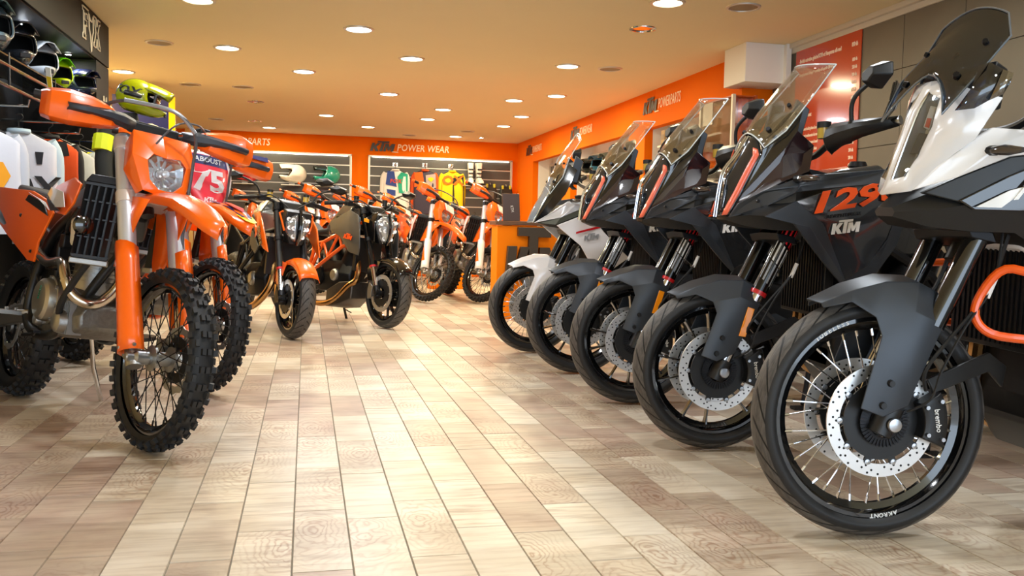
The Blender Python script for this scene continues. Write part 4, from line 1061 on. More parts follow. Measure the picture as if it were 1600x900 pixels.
    en = G().loft([sec(-.46, .12, .34, .62), sec(-.55, .17, .28, .66), sec(-.78, .19, .26, .62), sec(-1.0, .17, .28, .60), sec(-1.1, .12, .32, .56)]).build('engine', M_DKMETAL, root, bevel=0.012)
    G().tube([(-.60, 0, .58), (-.53, 0, .84)], [.13, .10], 16).build('front_cylinder', M_DKMETAL, en)
    G().tube([(-.80, 0, .58), (-.92, 0, .84)], [.13, .10], 16).build('rear_cylinder', M_DKMETAL, en)
    pair('clutch_cover', G().lathe([(.0005, .215), (.06, .212), (.085, .2), (.09, .16)], c=(-.88, 0, .42), axis='y', n=24), mat('bronze_cover', '#6d5a44', 0.35, 0.8), en)
    hd = G().tube([(-.52, -.05, .74), (-.44, -.09, .62), (-.45, -.12, .42), (-.56, -.16, .28), (-.9, -.2, .26), (-1.2, -.2, .40)], .024, 10, sm=5).build('exhaust_pipe', M_HEADER, root)
    G().tube([(-1.2, -.2, .40), (-1.3, -.2, .50), (-1.75, -.21, .78)], [.035, .06, .06], 16).build('silencer', M_STEEL, hd)
    fr = G()
    for s in (1, -1):
        fr.tube([(-.36, s * .05, 1.0), (-.55, s * .17, .88), (-.85, s * .17, .72), (-1.05, s * .14, .52), (-1.05, s * .13, .36)], .02, 8)
        fr.tube([(-.38, s * .05, .92), (-.62, s * .17, .70), (-.85, s * .17, .72)], .016, 8); fr.tube([(-.95, s * .13, .75), (-1.55, s * .11, .87)], .014, 8)
    fr.build('frame', M_ORANGE2 if near else M_DKMETAL, root)
    # crash bars
    if not is90:
        cb = G().tube([(-.62, .19, .80), (-.35, .22, .782), (-.272, .17, .791), (-.232, .14, .73), (-.215, .135, .66), (-.25, .16, .612), (-.345, .21, .6), (-.62, .22, .57)], .0125, 10, sm=4)
        cb.tube([(-.62, .19, .6), (-.55, .2, .7), (-.6, .18, .82)], .0125, 8)
        cbm = M_ORANGE2 if near else mat('black_bar', '#161616', 0.3, 0.4)
        a, b = pair('crash_bar', cb, cbm, root)
        if near: G().box((-.40, .226, .6), (.02, .006, .012)).build('bar_lettering', M_LETTER, a)
    # bash plate, pegs, stand
    G().loft([sec(-.46, .12, .33, .42), sec(-.55, .15, .23, .27), sec(-1.0, .14, .21, .25)]).build('bash_plate', M_BLACK, root, bevel=0.004)
    pair('foot_peg', G().box((-1.0, .22, .36), (.05, .1, .025)).tube([(-.98, .13, .38), (-1.0, .19, .36)], .012, 8), M_STEEL, root)
    st = G().tube([(-.92, .15, .28), (-.82, .26, .03)], .013, 8).box((-.82, .265, .016), (.12, .05, .014)).build('side_stand', M_BLACK, root)
    # ---------------- rear wheel and swing arm
    C1 = (-1.56, 0, .325)
    road_tire('rear_tire', .325, .165, .245, root, C1)
    if is90: cast_wheel('rear', .238, .12, root, C1, M_GLOSSBLK, 5, True)
    else: spoke_wheel('rear', .238, .11, root, C1, M_GLOSSBLK, M_CHROME, M_BLACK, 36, False)
    brake_disc(.133, -.09, root, C1, holes=False)
    sw = G()
    for s in (1, -1): sw.loft([[(-1.02, s * .12 + q * .025, .40 + e * .04) for q, e in ((-1, -1), (1, -1), (1, 1), (-1, 1))], [(-1.3, s * .13 + q * .02, .37 + e * .045) for q, e in ((-1, -1), (1, -1), (1, 1), (-1, 1))], [(-1.62, s * .13 + q * .015, .33 + e * .03) for q, e in ((-1, -1), (1, -1), (1, 1), (-1, 1))]])
    sw.build('swing_arm', M_ALU, root, bevel=0.005)
    ch = G().tube([(-1.0, .1, .46), (-1.56, .1, .43)], .008, 6).tube([(-1.0, .1, .36), (-1.56, .1, .22)], .008, 6); ch.build('drive_chain', M_DKMETAL, root)
    G().lathe([(.07, .095), (.105, .095), (.105, .101), (.07, .101)], c=C1, axis='y', n=36, closed=True).build('sprocket', M_STEEL, root)
    rf = grid_sheet([[(-1.56 + .345 * math.cos(R(a)), y, .325 + .345 * math.sin(R(a)) - abs(y) * .15) for y in (-.09, -.05, 0, .05, .09)] for a in range(20, 111, 15)])
    rf.build('rear_hugger', M_BLACK, root, solid=.004)
    return root

def place(root, label, cat, x, y, psi, lean, delta, rake, Rw, group=None, lift=0.003):
    tag(root, label, cat, group)
    root.matrix_world = bike_matrix(x, y, psi, lean, lift)
    set_steer(root, steer_matrix(R(delta), rake, Rw))
    return root
ADVG = 'adventure motorcycles along the right side'
a1 = adventure('1190R')
a2 = adventure('1290')
a3 = copy_tree(a2); a4 = copy_tree(a2)
a5 = adventure('1190')
place(a1, 'white adventure motorcycle with smoked screen and orange crash bars, nearest in the right row', 'motorcycle', 1.59, 2.28, 180, 2, -8, ADV_RAKE, .3475, ADVG)
place(a2, 'black adventure motorcycle with large orange number decal beside the nearest white one', 'motorcycle', 1.60, 3.33, 180, 2, -7, ADV_RAKE, .3255, ADVG)
place(a3, 'black adventure motorcycle, middle one of the three dark ones in the right row', 'motorcycle', 1.62, 4.28, 180, 2, -7, ADV_RAKE, .3255, ADVG)
place(a4, 'black adventure motorcycle next to the far white one in the right row', 'motorcycle', 1.63, 5.25, 180, 2, -5, ADV_RAKE, .3255, ADVG)
place(a5, 'white adventure motorcycle with clear screen and white front fender, farthest in the right row', 'motorcycle', 1.58, 6.19, 180, 2, 0, ADV_RAKE, .3255, ADVG)
# ================================================================ off-road motorcycles
END_RAKE = R(24.5)
def enduro(kind):
    """kind: 'near' orange enduro, 'race' number-plate bike, 'back' orange enduro with white trim"""
    root = empty('offroad_motorcycle'); near = kind == 'near'; race = kind == 'race'; back = kind == 'back'
    Rw = .348; rr = .281; C0 = (0, 0, Rw)
    guardm = M_WHITE if back else M_ORANGE
    sp(knob_tire('front_tire', Rw, .098, rr + .006, root, C0))
    M_SPK = mat('dark_spoke', '#2b2b2d', 0.3, 0.8)
    rim = sp(spoke_wheel('front', rr, .05, root, C0, M_GLOSSBLK, M_SPK, M_ALU, 36, near, .034, .085))
    sp(brake_disc(.13, .062, root, C0, holes=False, wave=True, n_bob=6))
    sp(caliper(root, C0, .13, .062, 150, 200, mname=M_ALU))
    def FA(t, y): return Vector((-.03 - math.sin(END_RAKE) * t, y, Rw + math.cos(END_RAKE) * t))
    o = sp(G().lathe([(.0005, -.14), (.012, -.14), (.016, -.135), (.016, -.11), (.026, -.1), (.026, -.055), (.02, -.05), (.02, .05), (.024, .06), (.024, .12), (.0005, .125)], axis='y', n=20).build('axle', M_STEEL, root)); o.matrix_basis = Matrix.Translation(C0)
    for s in (1, -1):
        y = s * .1
        f = sp(G().tube([FA(.27, y), FA(.33, y), FA(.34, y), FA(.94, y)], [.030, .030, .034, .034], 20).build('fork_tube', mat('fork_silver', '#cdd0d6', 0.35, 0.6), root, sharp=40))
        G().tube([FA(-.01, y), FA(.28, y)], .024, 14).build('fork_stanchion', M_CHROME, f)
        lo = G().tube([FA(-.04, y) + Vector((.012, 0, 0)), FA(.07, y)], [.03, .026], 14).build('axle_clamp', M_ALU, f)
        b = G(); 
        for k in (.0, .035): bolt(b, FA(k, y) + Vector((0, s * .028, 0)), .007, (0, s, 0), .008)
        b.build('clamp_bolts', M_STEEL, lo)
        G().tube([FA(.92, y), FA(.945, y)], .031, 16).build('fork_cap', M_DKMETAL, f)
        # fork guard: half shell wrapped round the lower leg
        rows = []
        for i in range(9):
            t = .015 + i * (.42 if not back else .36) / 8
            wr = .049 - .005 * (i / 8); rows_ = []
            for k in range(9):
                an = R(-35 + 31 * k) # from the inner front round the outside
                d = Vector((math.cos(an), s * math.sin(an), 0)); d = Vector((d.x * math.cos(END_RAKE), d.y, d.x * math.sin(END_RAKE)))
                tt = t + (0.03 * math.sin(k / 8 * PI) if i == 8 else 0)
                rows_.append(FA(tt, y) + d * wr)
            rows.append(rows_)
        fg = sp(grid_sheet(rows).build('fork_guard', guardm, root, sharp=50, solid=.004))
        if back: G().slab([FA(.12, y) + Vector((.03, s * .048, 0)), FA(.10, y) + Vector((-.02, s * .048, 0)), FA(.3, y) + Vector((-.01, s * .048, 0))], (0, s * .003, 0)).build('guard_sticker', M_ORANGE, fg)
        elif race:
            G().slab([FA(.1, y) + Vector((.034, s * .044, 0)), FA(.1, y) + Vector((-.02, s * .048, 0)), FA(.32, y) + Vector((-.02, s * .046, 0)), FA(.36, y) + Vector((.03, s * .042, 0))], (0, s * .004, 0)).build('guard_sticker', mat('race_blue', '#20285c', .3, coat=.5), fg)
            G().slab([FA(.04, y) + Vector((.03, s * .046, 0)), FA(.04, y) + Vector((-.02, s * .048, 0)), FA(.1, y) + Vector((-.02, s * .048, 0)), FA(.1, y) + Vector((.034, s * .044, 0))], (0, s * .004, 0)).build('guard_sticker', mat('race_yellow', '#f3d40e', .3), fg)
        else:
            b = G(); bolt(b, FA(.03, y) + Vector((.0, s * .046, 0)), .008, (0, s, 0)); bolt(b, FA(.03, y) + Vector((.042, s * .012, .02)), .008, (1, 0, 0)); b.build('guard_bolts', M_STEEL, fg)
    # triple clamps
    cl = mat('clamp_pale', '#cfc3b8', 0.4, 0.3) if near else (M_DKMETAL if back else M_ORANGE2)
    tc = None
    for t_ in (.66, .90):
        c = FA(t_, 0); g = G()
        for s in (1, -1): g.tube([FA(t_ - .025, s * .1), FA(t_ + .025, s * .1)], .038, 18)
        g.slab([(c.x - .045, -.09, c.z - .035), (c.x + .025, -.075, c.z - .005), (c.x + .025, .075, c.z - .005), (c.x - .045, .09, c.z - .035)], (.012, 0, .035))
        sp(g.build('triple_clamp', cl, root, bevel=.003))
    sp(G().tube([FA(.6, 0) + Vector((-.03, 0, 0)), FA(.95, 0) + Vector((-.03, 0, 0))], .026, 12).build('steering_stem', M_BLACK, root))
    # bar
    bar = sp(G().tube([(-.475, .43, 1.295), (-.40, .27, 1.29), (-.375, .12, 1.245), (-.38, .05, 1.235), (-.38, -.05, 1.235), (-.375, -.12, 1.245), (-.40, -.27, 1.29), (-.475, -.43, 1.295)], .0135, 10, sm=5).build('handlebar', M_BLACK, root))
    G().box((-.38, 0, 1.25), (.06, .2, .045)).build('bar_pad', mat('pad_white', '#dedad0', .6) if race else M_BLACK, bar, bevel=.01)
    hgm = M_ORANGE
    for s in (1, -1):
        G().tube([(-.415, s * .30, 1.292), (-.478, s * .435, 1.296)], .0175, 12).build('grip', M_RUBBER, bar)
        if back: G().tube([(-.476, s * .432, 1.296), (-.492, s * .462, 1.297)], .016, 10).build('bar_end', M_ORANGE, bar)
        G().tube([(-.375, s * .23, 1.285), (-.345, s * .28, 1.283), (-.39, s * .40, 1.285)], [.007, .006, .006], 8).build('lever', M_DKMETAL, bar)
        G().box((-.385, s * .215, 1.29), (.05, .05, .05)).build('control_body', M_BLACK, bar, bevel=.006)
        # guard shell
        rows = []
        for (x, y, z, h) in ((-.31, .155, 1.25, .018), (-.285, .20, 1.25, .04), (-.272, .28, 1.25, .058), (-.285, .36, 1.25, .066), (-.32, .415, 1.25, .06), (-.365, .435, 1.252, .048)):
            rows.append([(x - .035, s * y, z + h), (x - .008, s * (y + .006), z + h * .75), (x + .004, s * (y + .008), z + .01), (x + .004, s * (y + .008), z - .015), (x - .006, s * (y + .004), z - h * .8), (x - .03, s * (y - .01), z - h)])
        hg = sp(grid_sheet(rows).build('hand_guard', hgm, root, sharp=22, solid=.006))
        rows = []
        for (x, y, z, h) in ((-.325, .10, 1.248, .02), (-.295, .155, 1.25, .026), (-.272, .22, 1.252, .02), (-.262, .30, 1.25, .016), (-.272, .375, 1.248, .012)):
            rows.append([(x - .012, s * y, z + h), (x + .006, s * y, z + h * .4), (x + .006, s * y, z - h * .4), (x - .012, s * y, z - h)])
        g = grid_sheet(rows); g.build('guard_insert', mat('guard_grey', '#2c3038', .45), hg, sharp=30, solid=.008)
        if not back: G().tube([(-.365, s * .20, 1.285), (-.335, s * .13, 1.255), (-.31, s * .16, 1.25)], .014, 8).build('guard_mount', M_BLACK, hg)
        if race: G().slab([(-.262, s * .23, 1.285), (-.268, s * .36, 1.283), (-.285, s * .36, 1.31), (-.28, s * .235, 1.305)], (.006, 0, .002)).build('guard_sticker', mat('race_blue', '#20285c', .3, coat=.5), hg)
    # cables
    g = G()
    g.tube([(-.36, -.22, 1.30), (-.27, -.16, 1.325), (-.17, -.02, 1.31), (-.15, .07, 1.24), (-.19, .10, 1.10), (-.21, .11, .85), (-.15, .12, .6), (-.06, .11, .42)], .0065, 6, sm=6)
    g.tube([(-.36, .22, 1.29), (-.26, .13, 1.30), (-.22, .02, 1.27), (-.27, -.05, 1.15)], .004, 6, sm=6)
    sp(g.build('control_cables', mat('cable_grey', '#4a4c50', .4), root))
    if near: sp(G().tube([(-.262, -.18, 1.322), (-.17, -.02, 1.312), (-.148, .07, 1.245)], .0085, 8, sm=6).build('cable_sleeve', mat('cable_sleeve', '#8f9396', .35, .4), root))
    # ---------------- mask or number plate
    if race:
        def hwp(z): return .112 + .018 * math.sin(max(0, min(1, (1.25 - z) / .2)) * PI) if z > 1.05 else .112 - (1.05 - z) * .55
        def xp(y, z): return -.297 + (1.25 - z) * .39 + .03 * (1 - min(1, abs(y) / hwp(z)) ** 2)
        def plate(nm, m, k, d, z0=.965, z1=1.245):
            rows = [[(xp(hwp(z) * v, z) + d, hwp(z) * v * k, z) for v in [j / 6 - 1 for j in range(13)]] for z in [z0 + (z1 - z0) * i / 12 for i in range(13)]]
            return grid_sheet(rows)
        pl = sp(plate('number_plate', None, 1.0, 0).build('number_plate', mat('race_red', '#d3243a', .3, coat=.5), root, sharp=50, solid=.003))
        sp(plate('s', None, 1.16, -.012, .945, 1.25).build('plate_surround', M_WHITE, root, sharp=50, solid=.004))
        def onplate(g, nm, m, d=.003):
            for p in g.v: p.x = xp(p.y, p.z) + d
            return g.build(nm, m, pl, smoothsh=False, recalc=False)
        band = grid_sheet([[(0, hwp(z) * v * .98, z) for v in [j / 6 - 1 for j in range(13)]] for z in (1.19, 1.205, 1.225, 1.243)])
        onplate(band, 'blue_band', mat('race_blue', '#20285c', .3, coat=.5), .0025)
        FP = lambda z: frame((0, 0, z), (0, 1, 0), zd=(0, 0, 1))
        onplate(text_geo('75', .12, .004, 0, 1.2, .95, .04).xf(FP(1.10)), 'race_number', M_LETTER, .004)
        onplate(text_geo('ABOUST', .028, .003, .1, 1.1, 1, .02).xf(FP(1.217)), 'small_lettering', M_LETTER, .005)
        onplate(ktm_logo(.03, .003, .15).xf(FP(1.0)), 'maker_logo', M_LETTER, .004)
    else:
        # facets: outer frame with sloping cheeks, lens sits in the opening
        V = [(-.285, 0, 1.225), (-.285, .118, 1.222), (-.235, .128, 1.12), (-.195, .085, .985), (-.185, 0, .97),   # 0-4 rim
             (-.215, 0, 1.128), (-.212, .055, 1.135), (-.202, .08, 1.105), (-.188, .066, 1.03), (-.18, .03, .997), (-.18, 0, .995),  # 5-10 opening
             (-.345, .115, 1.17), (-.31, .122, 1.06), (-.25, .085, .97)]                                       # 11-13 cheeks
        F = [(0, 1, 6, 5), (1, 2, 7, 6), (2, 3, 8, 7), (3, 9, 8), (3, 4, 10, 9), (1, 11, 12, 2), (2, 12, 13, 3)]
        g = G().add(V, F); g.merge(g.mirror())
        mk = sp(g.build('headlight_mask', M_ORANGE, root, sharp=24, solid=.005))
        md = mk.modifiers.new('bevel', 'BEVEL'); md.width = .004; md.segments = 2; md.limit_method = 'ANGLE'; md.angle_limit = R(15)
        L_ = [(-.215, 0, 1.128), (-.212, .055, 1.135), (-.202, .08, 1.105), (-.188, .066, 1.03), (-.18, .03, .997), (-.18, 0, .995)]
        ring = L_ + [(p[0], -p[1], p[2]) for p in reversed(L_[1:-1])]
        G().add([Vector(p) + Vector((-.006, 0, 0)) for p in ring] + [(-.18, 0, 1.07)], [(k, (k + 1) % 10, 10) for k in range(10)]).build('lamp_cover', M_LIGHTCOVER, mk, sharp=80)
        g = G().lathe([(.012, -.035), (.03, -.028), (.055, -.006), (.085, .01)], c=(-.225, 0, 1.065), axis='x', n=12)
        for p in g.v:
            p.y = max(-.078, min(.078, p.y)); p.z = max(1.0, min(1.13, p.z))
        rf = g.build('reflector', mat('lamp_facets', '#e3e6ea', .12, .9), mk, sharp=8)
        G().lathe([(.0005, .03), (.014, .026), (.018, .0), (.018, -.03)], c=(-.225, 0, 1.065), axis='x', n=12).build('bulb', mat('lamp_bulb', '#f2f2f2', .1, .3), mk)
        if near:
            ktm_logo(.018, .003, .2).xf(frame((-.25, .127, 1.075), (-.45, .9, 0) if False else (-.9, .1, 0), zd=(.35, 0, 1))).build('maker_logo', M_BLACK, mk, smoothsh=False)
        if back: G().slab([(-.262, -.05, 1.215), (-.262, .10, 1.215), (-.215, .11, 1.135), (-.2, -.03, 1.135)], (.012, 0, .004)).build('white_sticker', M_WHITE, mk)
    # ---------------- front fender
    sp_ = [(-.36, .05, .985), (-.25, .075, 1.005 - .02), (-.1, .085, .992 - .005), (.05, .085, .972), (.17, .075, .935), (.27, .05, .89), (.32, .012, .862)]
    rows = []
    for (x, hw, z) in sp_:
        rows.append([(x, hw * v, z - .035 * abs(v) ** 2.2 - (.02 if abs(v) == 1 else 0)) for v in (-1, -.85, -.5, 0, .5, .85, 1)])
    fe = sp(grid_sheet(rows).build('front_fender', M_ORANGE, root, sharp=28, solid=.004))
    for s in (1, -1):
        # side flap dropping behind the fork legs
        grid_sheet([[(-.12, s * .085, .945), (-.20, s * .09, .955), (-.30, s * .085, .96), (-.37, s * .06, .955)], [(-.17, s * .092, .87), (-.23, s * .097, .86), (-.31, s * .094, .85), (-.37, s * .07, .84)], [(-.235, s * .092, .77), (-.27, s * .096, .75), (-.32, s * .094, .73), (-.37, s * .075, .71)], [(-.28, s * .086, .69), (-.3, s * .088, .685), (-.33, s * .088, .68), (-.365, s * .08, .675)]]).build('fender_flap', M_ORANGE, fe, sharp=28, solid=.004)
    bolt(G(), (0, 0, 0))
    if race:
        def patch(pts, nm, m):
            g = G(); n = len(pts)
            g.add([(x, y, z + .0055) for x, y, z in pts], [tuple(range(n))]); return g.build(nm, m, fe, smoothsh=False, solid=.002)
        patch([(-.1, -.05, .985), (.1, -.045, .95), (.24, -.03, .898), (.24, .03, .898), (.1, .045, .95), (-.1, .05, .985)], 'blue_graphic', mat('race_blue'))
        g = G().add([(.02, -.02, .983), (.14, -.03, .954), (.2, 0, .93), (.14, .03, .954), (.02, .02, .983)], [(0, 1, 2, 3, 4)]); g.build('red_graphic', M_RED, fe, smoothsh=False, solid=.002)
        g = G().add([(.21, -.045, .912), (.29, -.03, .882), (.315, 0, .872), (.29, .03, .882), (.21, .045, .912)], [(0, 1, 2, 3, 4)]); g.build('yellow_graphic', mat('race_yellow', '#f3d40e', .3), fe, smoothsh=False, solid=.002)
    # ---------------- radiators, shrouds
    for s in (1, -1):
        a = Vector((-.41, s * .09, 0)); b = Vector((-.47, s * .215, 0))
        def rp(u, z, d): # u along width, d forward of the face
            p = a.lerp(b, u); nrm = Vector((.9, s * .43, 0)); p = p + nrm * d; return (p.x - (z - .7) * -.16, p.y, z)
        ra = G().loft([[rp(0, .69, 0), rp(1, .69, 0), rp(1, .69, -.035), rp(0, .69, -.035)], [rp(0, 1.0, 0), rp(1, 1.0, 0), rp(1, 1.0, -.035), rp(0, 1.0, -.035)]]).build('radiator', M_BLACK, root, bevel=.004)
        g = G()
        for i in range(5):
            u = .1 + i * .19; g.loft([[rp(u, .705, .004), rp(u + .12, .705, .02), rp(u + .13, .705, .014), rp(u + .01, .705, -.002)], [rp(u, .985, .004), rp(u + .12, .985, .02), rp(u + .13, .985, .014), rp(u + .01, .985, -.002)]])
        for z in (.70, .775, .85, .92, .985): g.loft([[rp(0, z, .0), rp(1, z, .0), rp(1, z, .014), rp(0, z, .014)], [rp(0, z + .006, .0), rp(1, z + .006, .0), rp(1, z + .006, .014), rp(0, z + .006, .014)]])
        g.build('radiator_louvre', M_BLACK, ra, sharp=20)
        G().loft([[rp(-.02, .668, .004), rp(1.02, .668, .004), rp(1.02, .668, -.04), rp(-.02, .668, -.04)], [rp(-.02, .692, .004), rp(1.02, .692, .004), rp(1.02, .692, -.04), rp(-.02, .692, -.04)]]).build('radiator_tank', M_ALU, ra, bevel=.004)
        G().loft([[rp(-.04, .998, .002), rp(1.02, .998, .002), rp(1.02, .998, -.04), rp(-.04, .998, -.04)], [rp(.05, 1.03, -.006), rp(.9, 1.03, -.006), rp(.9, 1.03, -.04), rp(.05, 1.03, -.04)]]).build('radiator_cap_tank', M_DKMETAL, ra, bevel=.004)
        shm = M_WHITE if back else M_ORANGE
        sh = fan_panel([(-.45, s * .225, .985), (-.475, s * .235, .90), (-.54, s * .24, .855), (-.72, s * .21, .87), (-.95, s * .17, .93), (-.9, s * .16, 1.0), (-.6, s * .2, 1.02)], (0, s * .012, 0), (0, -s * .01, 0)).build('radiator_shroud', M_ORANGE if not back else M_ORANGE, root, bevel=.003)
        G().slab([(-.50, s * .252, .885), (-.62, s * .247, .885), (-.9, s * .19, .955), (-.85, s * .195, .985), (-.58, s * .238, .95)], (0, s * .003, 0)).build('shroud_graphic', M_WHITE if not race else mat('race_blue'), sh)
        G().slab([(-.56, s * .25, .87), (-.72, s * .228, .875), (-.92, s * .182, .93), (-.9, s * .192, .945), (-.64, s * .244, .895)], (0, s * .004, 0)).build('shroud_graphic', M_BLACK, sh)
        if back: G().slab([(-.40, s * .237, 1.0), (-.42, s * .25, .88), (-.43, s * .25, .70), (-.47, s * .25, .70), (-.50, s * .25, .88), (-.47, s * .245, 1.0)], (0, s * .004, 0)).build('shroud_edge', M_WHITE, sh)
        # rear side panel
        spn = fan_panel([(-1.78, s * .165, 1.015), (-1.12, s * .185, .975), (-.93, s * .175, .93), (-.84, s * .18, .875), (-.95, s * .185, .745), (-1.0, s * .175, .655), (-1.1, s * .17, .66), (-1.4, s * .18, .77), (-1.72, s * .16, .87)], (0, s * .015, 0), (0, -s * .01, 0), cen=(-1.15, s * .185, .85)).build('side_panel', M_ORANGE if not race else M_WHITE, root, bevel=.003)
        G().slab([(-.87, s * .186, .86), (-.97, s * .19, .885), (-1.15, s * .197, .93), (-1.12, s * .195, .955), (-.95, s * .186, .92)], (0, s * .004, 0)).build('panel_graphic', M_BLACK, spn)
        G().slab([(-.86, s * .187, .885), (-.93, s * .184, .92), (-1.13, s * .194, .965), (-1.0, s * .19, .935)], (0, s * .005, 0)).build('panel_graphic', M_WHITE, spn)
        b_ = G(); bolt(b_, (-1.18, s * .198, .86), .009, (0, s, 0)); bolt(b_, (-1.02, s * .186, .70), .008, (0, s, 0)); b_.build('panel_bolts', M_BLACK, spn)
    G().loft([[(-.60, -.16, .74), (-.66, -.16, .74), (-.66, -.10, .74), (-.60, -.10, .74)], [(-.58, -.17, .86), (-.66, -.17, .86), (-.66, -.10, .86), (-.58, -.10, .86)]]).build('coolant_bottle', mat('milky_plastic', '#d8d0bc', .4), root, bevel=.015)
    # horn on the right radiator guard
    if near:
        G().lathe([(.0005, .03), (.02, .03), (.036, .02), (.04, .0), (.03, -.02)], c=(-.40, -.21, .82), axis='x', n=20).build('horn', M_GLOSSBLK, root)
    # ---------------- seat, tank, tail
    def sec(x, hw, z0, z1, k=.7): return [(x, -hw, (z0 + z1) / 2), (x, -hw * k, z1), (x, hw * k, z1), (x, hw, (z0 + z1) / 2), (x, hw * .9, z0), (x, -hw * .9, z0)]
    G().loft([sec(-.45, .07, .88, .99), sec(-.6, .14, .80, 1.03), sec(-.8, .13, .80, 1.0), sec(-.95, .1, .82, .95)]).build('fuel_tank', M_BLACK if not race else M_ORANGE, root, bevel=.01)
    G().loft([sec(-.72, .05, .96, 1.02), sec(-.9, .085, .93, .985, .8), sec(-1.15, .1, .93, .975, .85), sec(-1.5, .1, .97, 1.02, .85), sec(-1.72, .07, 1.0, 1.045, .85)]).build('seat', mat('ribbed_seat', '#2a241f', .7, bump=.25, bscale=140), root, bevel=.012)
    G().loft([sec(-1.3, .13, .88, .97), sec(-1.6, .115, .95, 1.0), sec(-1.95, .07, 1.0, 1.015)]).build('rear_fender', M_ORANGE if not back else M_WHITE, root, bevel=.006)
    G().loft([sec(-.95, .10, .55, .93), sec(-1.1, .12, .6, .93), sec(-1.35, .10, .72, .95)]).build('airbox', M_BLACK, root, bevel=.01)
    # ---------------- engine
    en = G().loft([sec(-.58, .10, .40, .50), sec(-.66, .14, .355, .56), sec(-.85, .15, .35, .60), sec(-1.0, .13, .36, .58), sec(-1.1, .09, .38, .5)]).build('engine_case', mat('engine_alloy', '#7d7b76', .45, .9, bump=.3, bscale=60, var=.25), root, bevel=.012)
    G().tube([(-.74, 0, .54), (-.70, 0, .80)], [.10, .085], 14).build('cylinder', M_ALU, en)
    G().loft([sec(-.60, .07, .74, .84), sec(-.72, .09, .72, .88), sec(-.82, .07, .74, .85)]).build('cylinder_head', M_ALU, en, bevel=.008)
    cv = G().lathe([(.0005, -.195), (.05, -.195), (.078, -.19), (.09, -.178), (.095, -.15), (.105, -.148), (.105, -.13)], c=(-.82, 0, .50), axis='y', n=28).build('clutch_cover', mat('clutch_alloy', '#b7b3a6', .32, .9), en, sharp=30)
    G().lathe([(.0005, .175), (.05, .175), (.075, .165), (.08, .13)], c=(-.72, 0, .47), axis='y', n=24).build('ignition_cover', M_ALU, en)
    G().lathe([(.0005, -.17), (.03, -.17), (.045, -.16), (.05, -.13)], c=(-.67, 0, .42), axis='y', n=20).build('water_pump', M_ALU, en)
    rb = G()
    for k in range(7): rb.box((-.62 - k * .012, -.1 - .002 * k, .44 + .0 * k), (.005, .06, .14))
    for k in range(9): rb.lathe([(.088, 0), (.108 - .002 * k, .001), (.108 - .002 * k, .004), (.088, .005)], c=(-.735 + k * .0045, 0, .60 + k * .018), axis='z', n=20)
    rb.build('cooling_ribs', M_ALU, en, sharp=30)['kind'] = 'stuff'
    G().lathe([(.0005, -.168), (.022, -.168), (.028, -.16), (.03, -.13)], c=(-.90, 0, .41), axis='y', n=16).build('oil_filter_cover', M_ALU, en)
    G().tube([(-.67, -.15, .44), (-.61, -.17, .50), (-.53, -.16, .60), (-.47, -.14, .68)], .014, 8, sm=4).build('coolant_hose', M_RUBBER, en)
    G().tube([(-.90, -.17, .56), (-.97, -.16, .60), (-1.03, -.13, .58)], .006, 6, sm=3).build('clutch_line', M_RUBBER, en)
    G().box((-.86, -.145, .655), (.10, .02, .05)).build('heat_shield', M_DKMETAL, en, bevel=.004)
    G().box((-.79, -.12, .76), (.05, .05, .06)).build('injector_body', M_DKMETAL, en, bevel=.006)
    G().tube([(-.80, -.12, .79), (-.70, -.16, .83), (-.58, -.17, .90)], .007, 6, sm=3).build('fuel_line', M_RUBBER, en)
    if near: text_geo('BREMBO', .012, .002, 0, 1).xf(frame((-.80, -.1965, .53), (.3, 0, 1), zd=(-1, 0, .3))).build('cover_lettering', mat('green_print', '#1f6b4a', .4), en, smoothsh=False)
    g = G()
    for (x, z) in ((-.92, .47), (-.89, .43), (-.83, .40), (-.76, .42), (-.73, .48), (-.74, .56), (-.82, .60), (-.9, .57)): bolt(g, (x, -.145, z), .008, (0, -1, 0), .012)
    g.build('engine_bolts', M_STEEL, en)
    g = G().tube([(-.60, .02, .80), (-.53, .03, .74), (-.545, .03, .62), (-.555, -.02, .535), (-.55, -.09, .51), (-.575, -.15, .545), (-.60, -.175, .61), (-.68, -.17, .665), (-.88, -.155, .66), (-1.08, -.15, .72), (-1.25, -.15, .80)], .0235, 12, sm=6)
    ex = g.build('exhaust_header', mat('header_chrome', '#c3b8a6', .2, 1.0, var=.2, bscale=8), root)
    g = G(); g.tube([(-.588, -.163, .578), (-.596, -.171, .60)], .027, 12); g.build('header_flange', M_CHROME, ex)
    G().tube([(-1.25, -.14, .78), (-1.32, -.13, .80), (-1.70, -.125, .90), (-1.74, -.125, .91)], [.03, .055, .055, .03], 16).build('silencer', M_STEEL, ex)
    # ---------------- frame
    g = G(); g.tube([(-.40, 0, 1.12), (-.46, 0, .92), (-.53, 0, .72)], .024, 10)
    for s in (1, -1):
        g.tube([(-.53, 0, .72), (-.585, s * .05, .60), (-.655, s * .1, .45), (-.74, s * .125, .37), (-.85, s * .135, .345), (-1.0, s * .14, .36), (-1.08, s * .14, .44), (-1.06, s * .13, .62), (-.95, s * .12, .80), (-.7, s * .1, .92), (-.42, s * .03, 1.06)], .0225, 8, sm=4)
        g.tube([(-.98, s * .12, .78), (-1.5, s * .09, .93)], .012, 8); g.tube([(-1.06, s * .13, .6), (-1.45, s * .1, .86)], .011, 8)
    g.build('frame', M_BLACK if not race else M_ORANGE2, root, sharp=60)
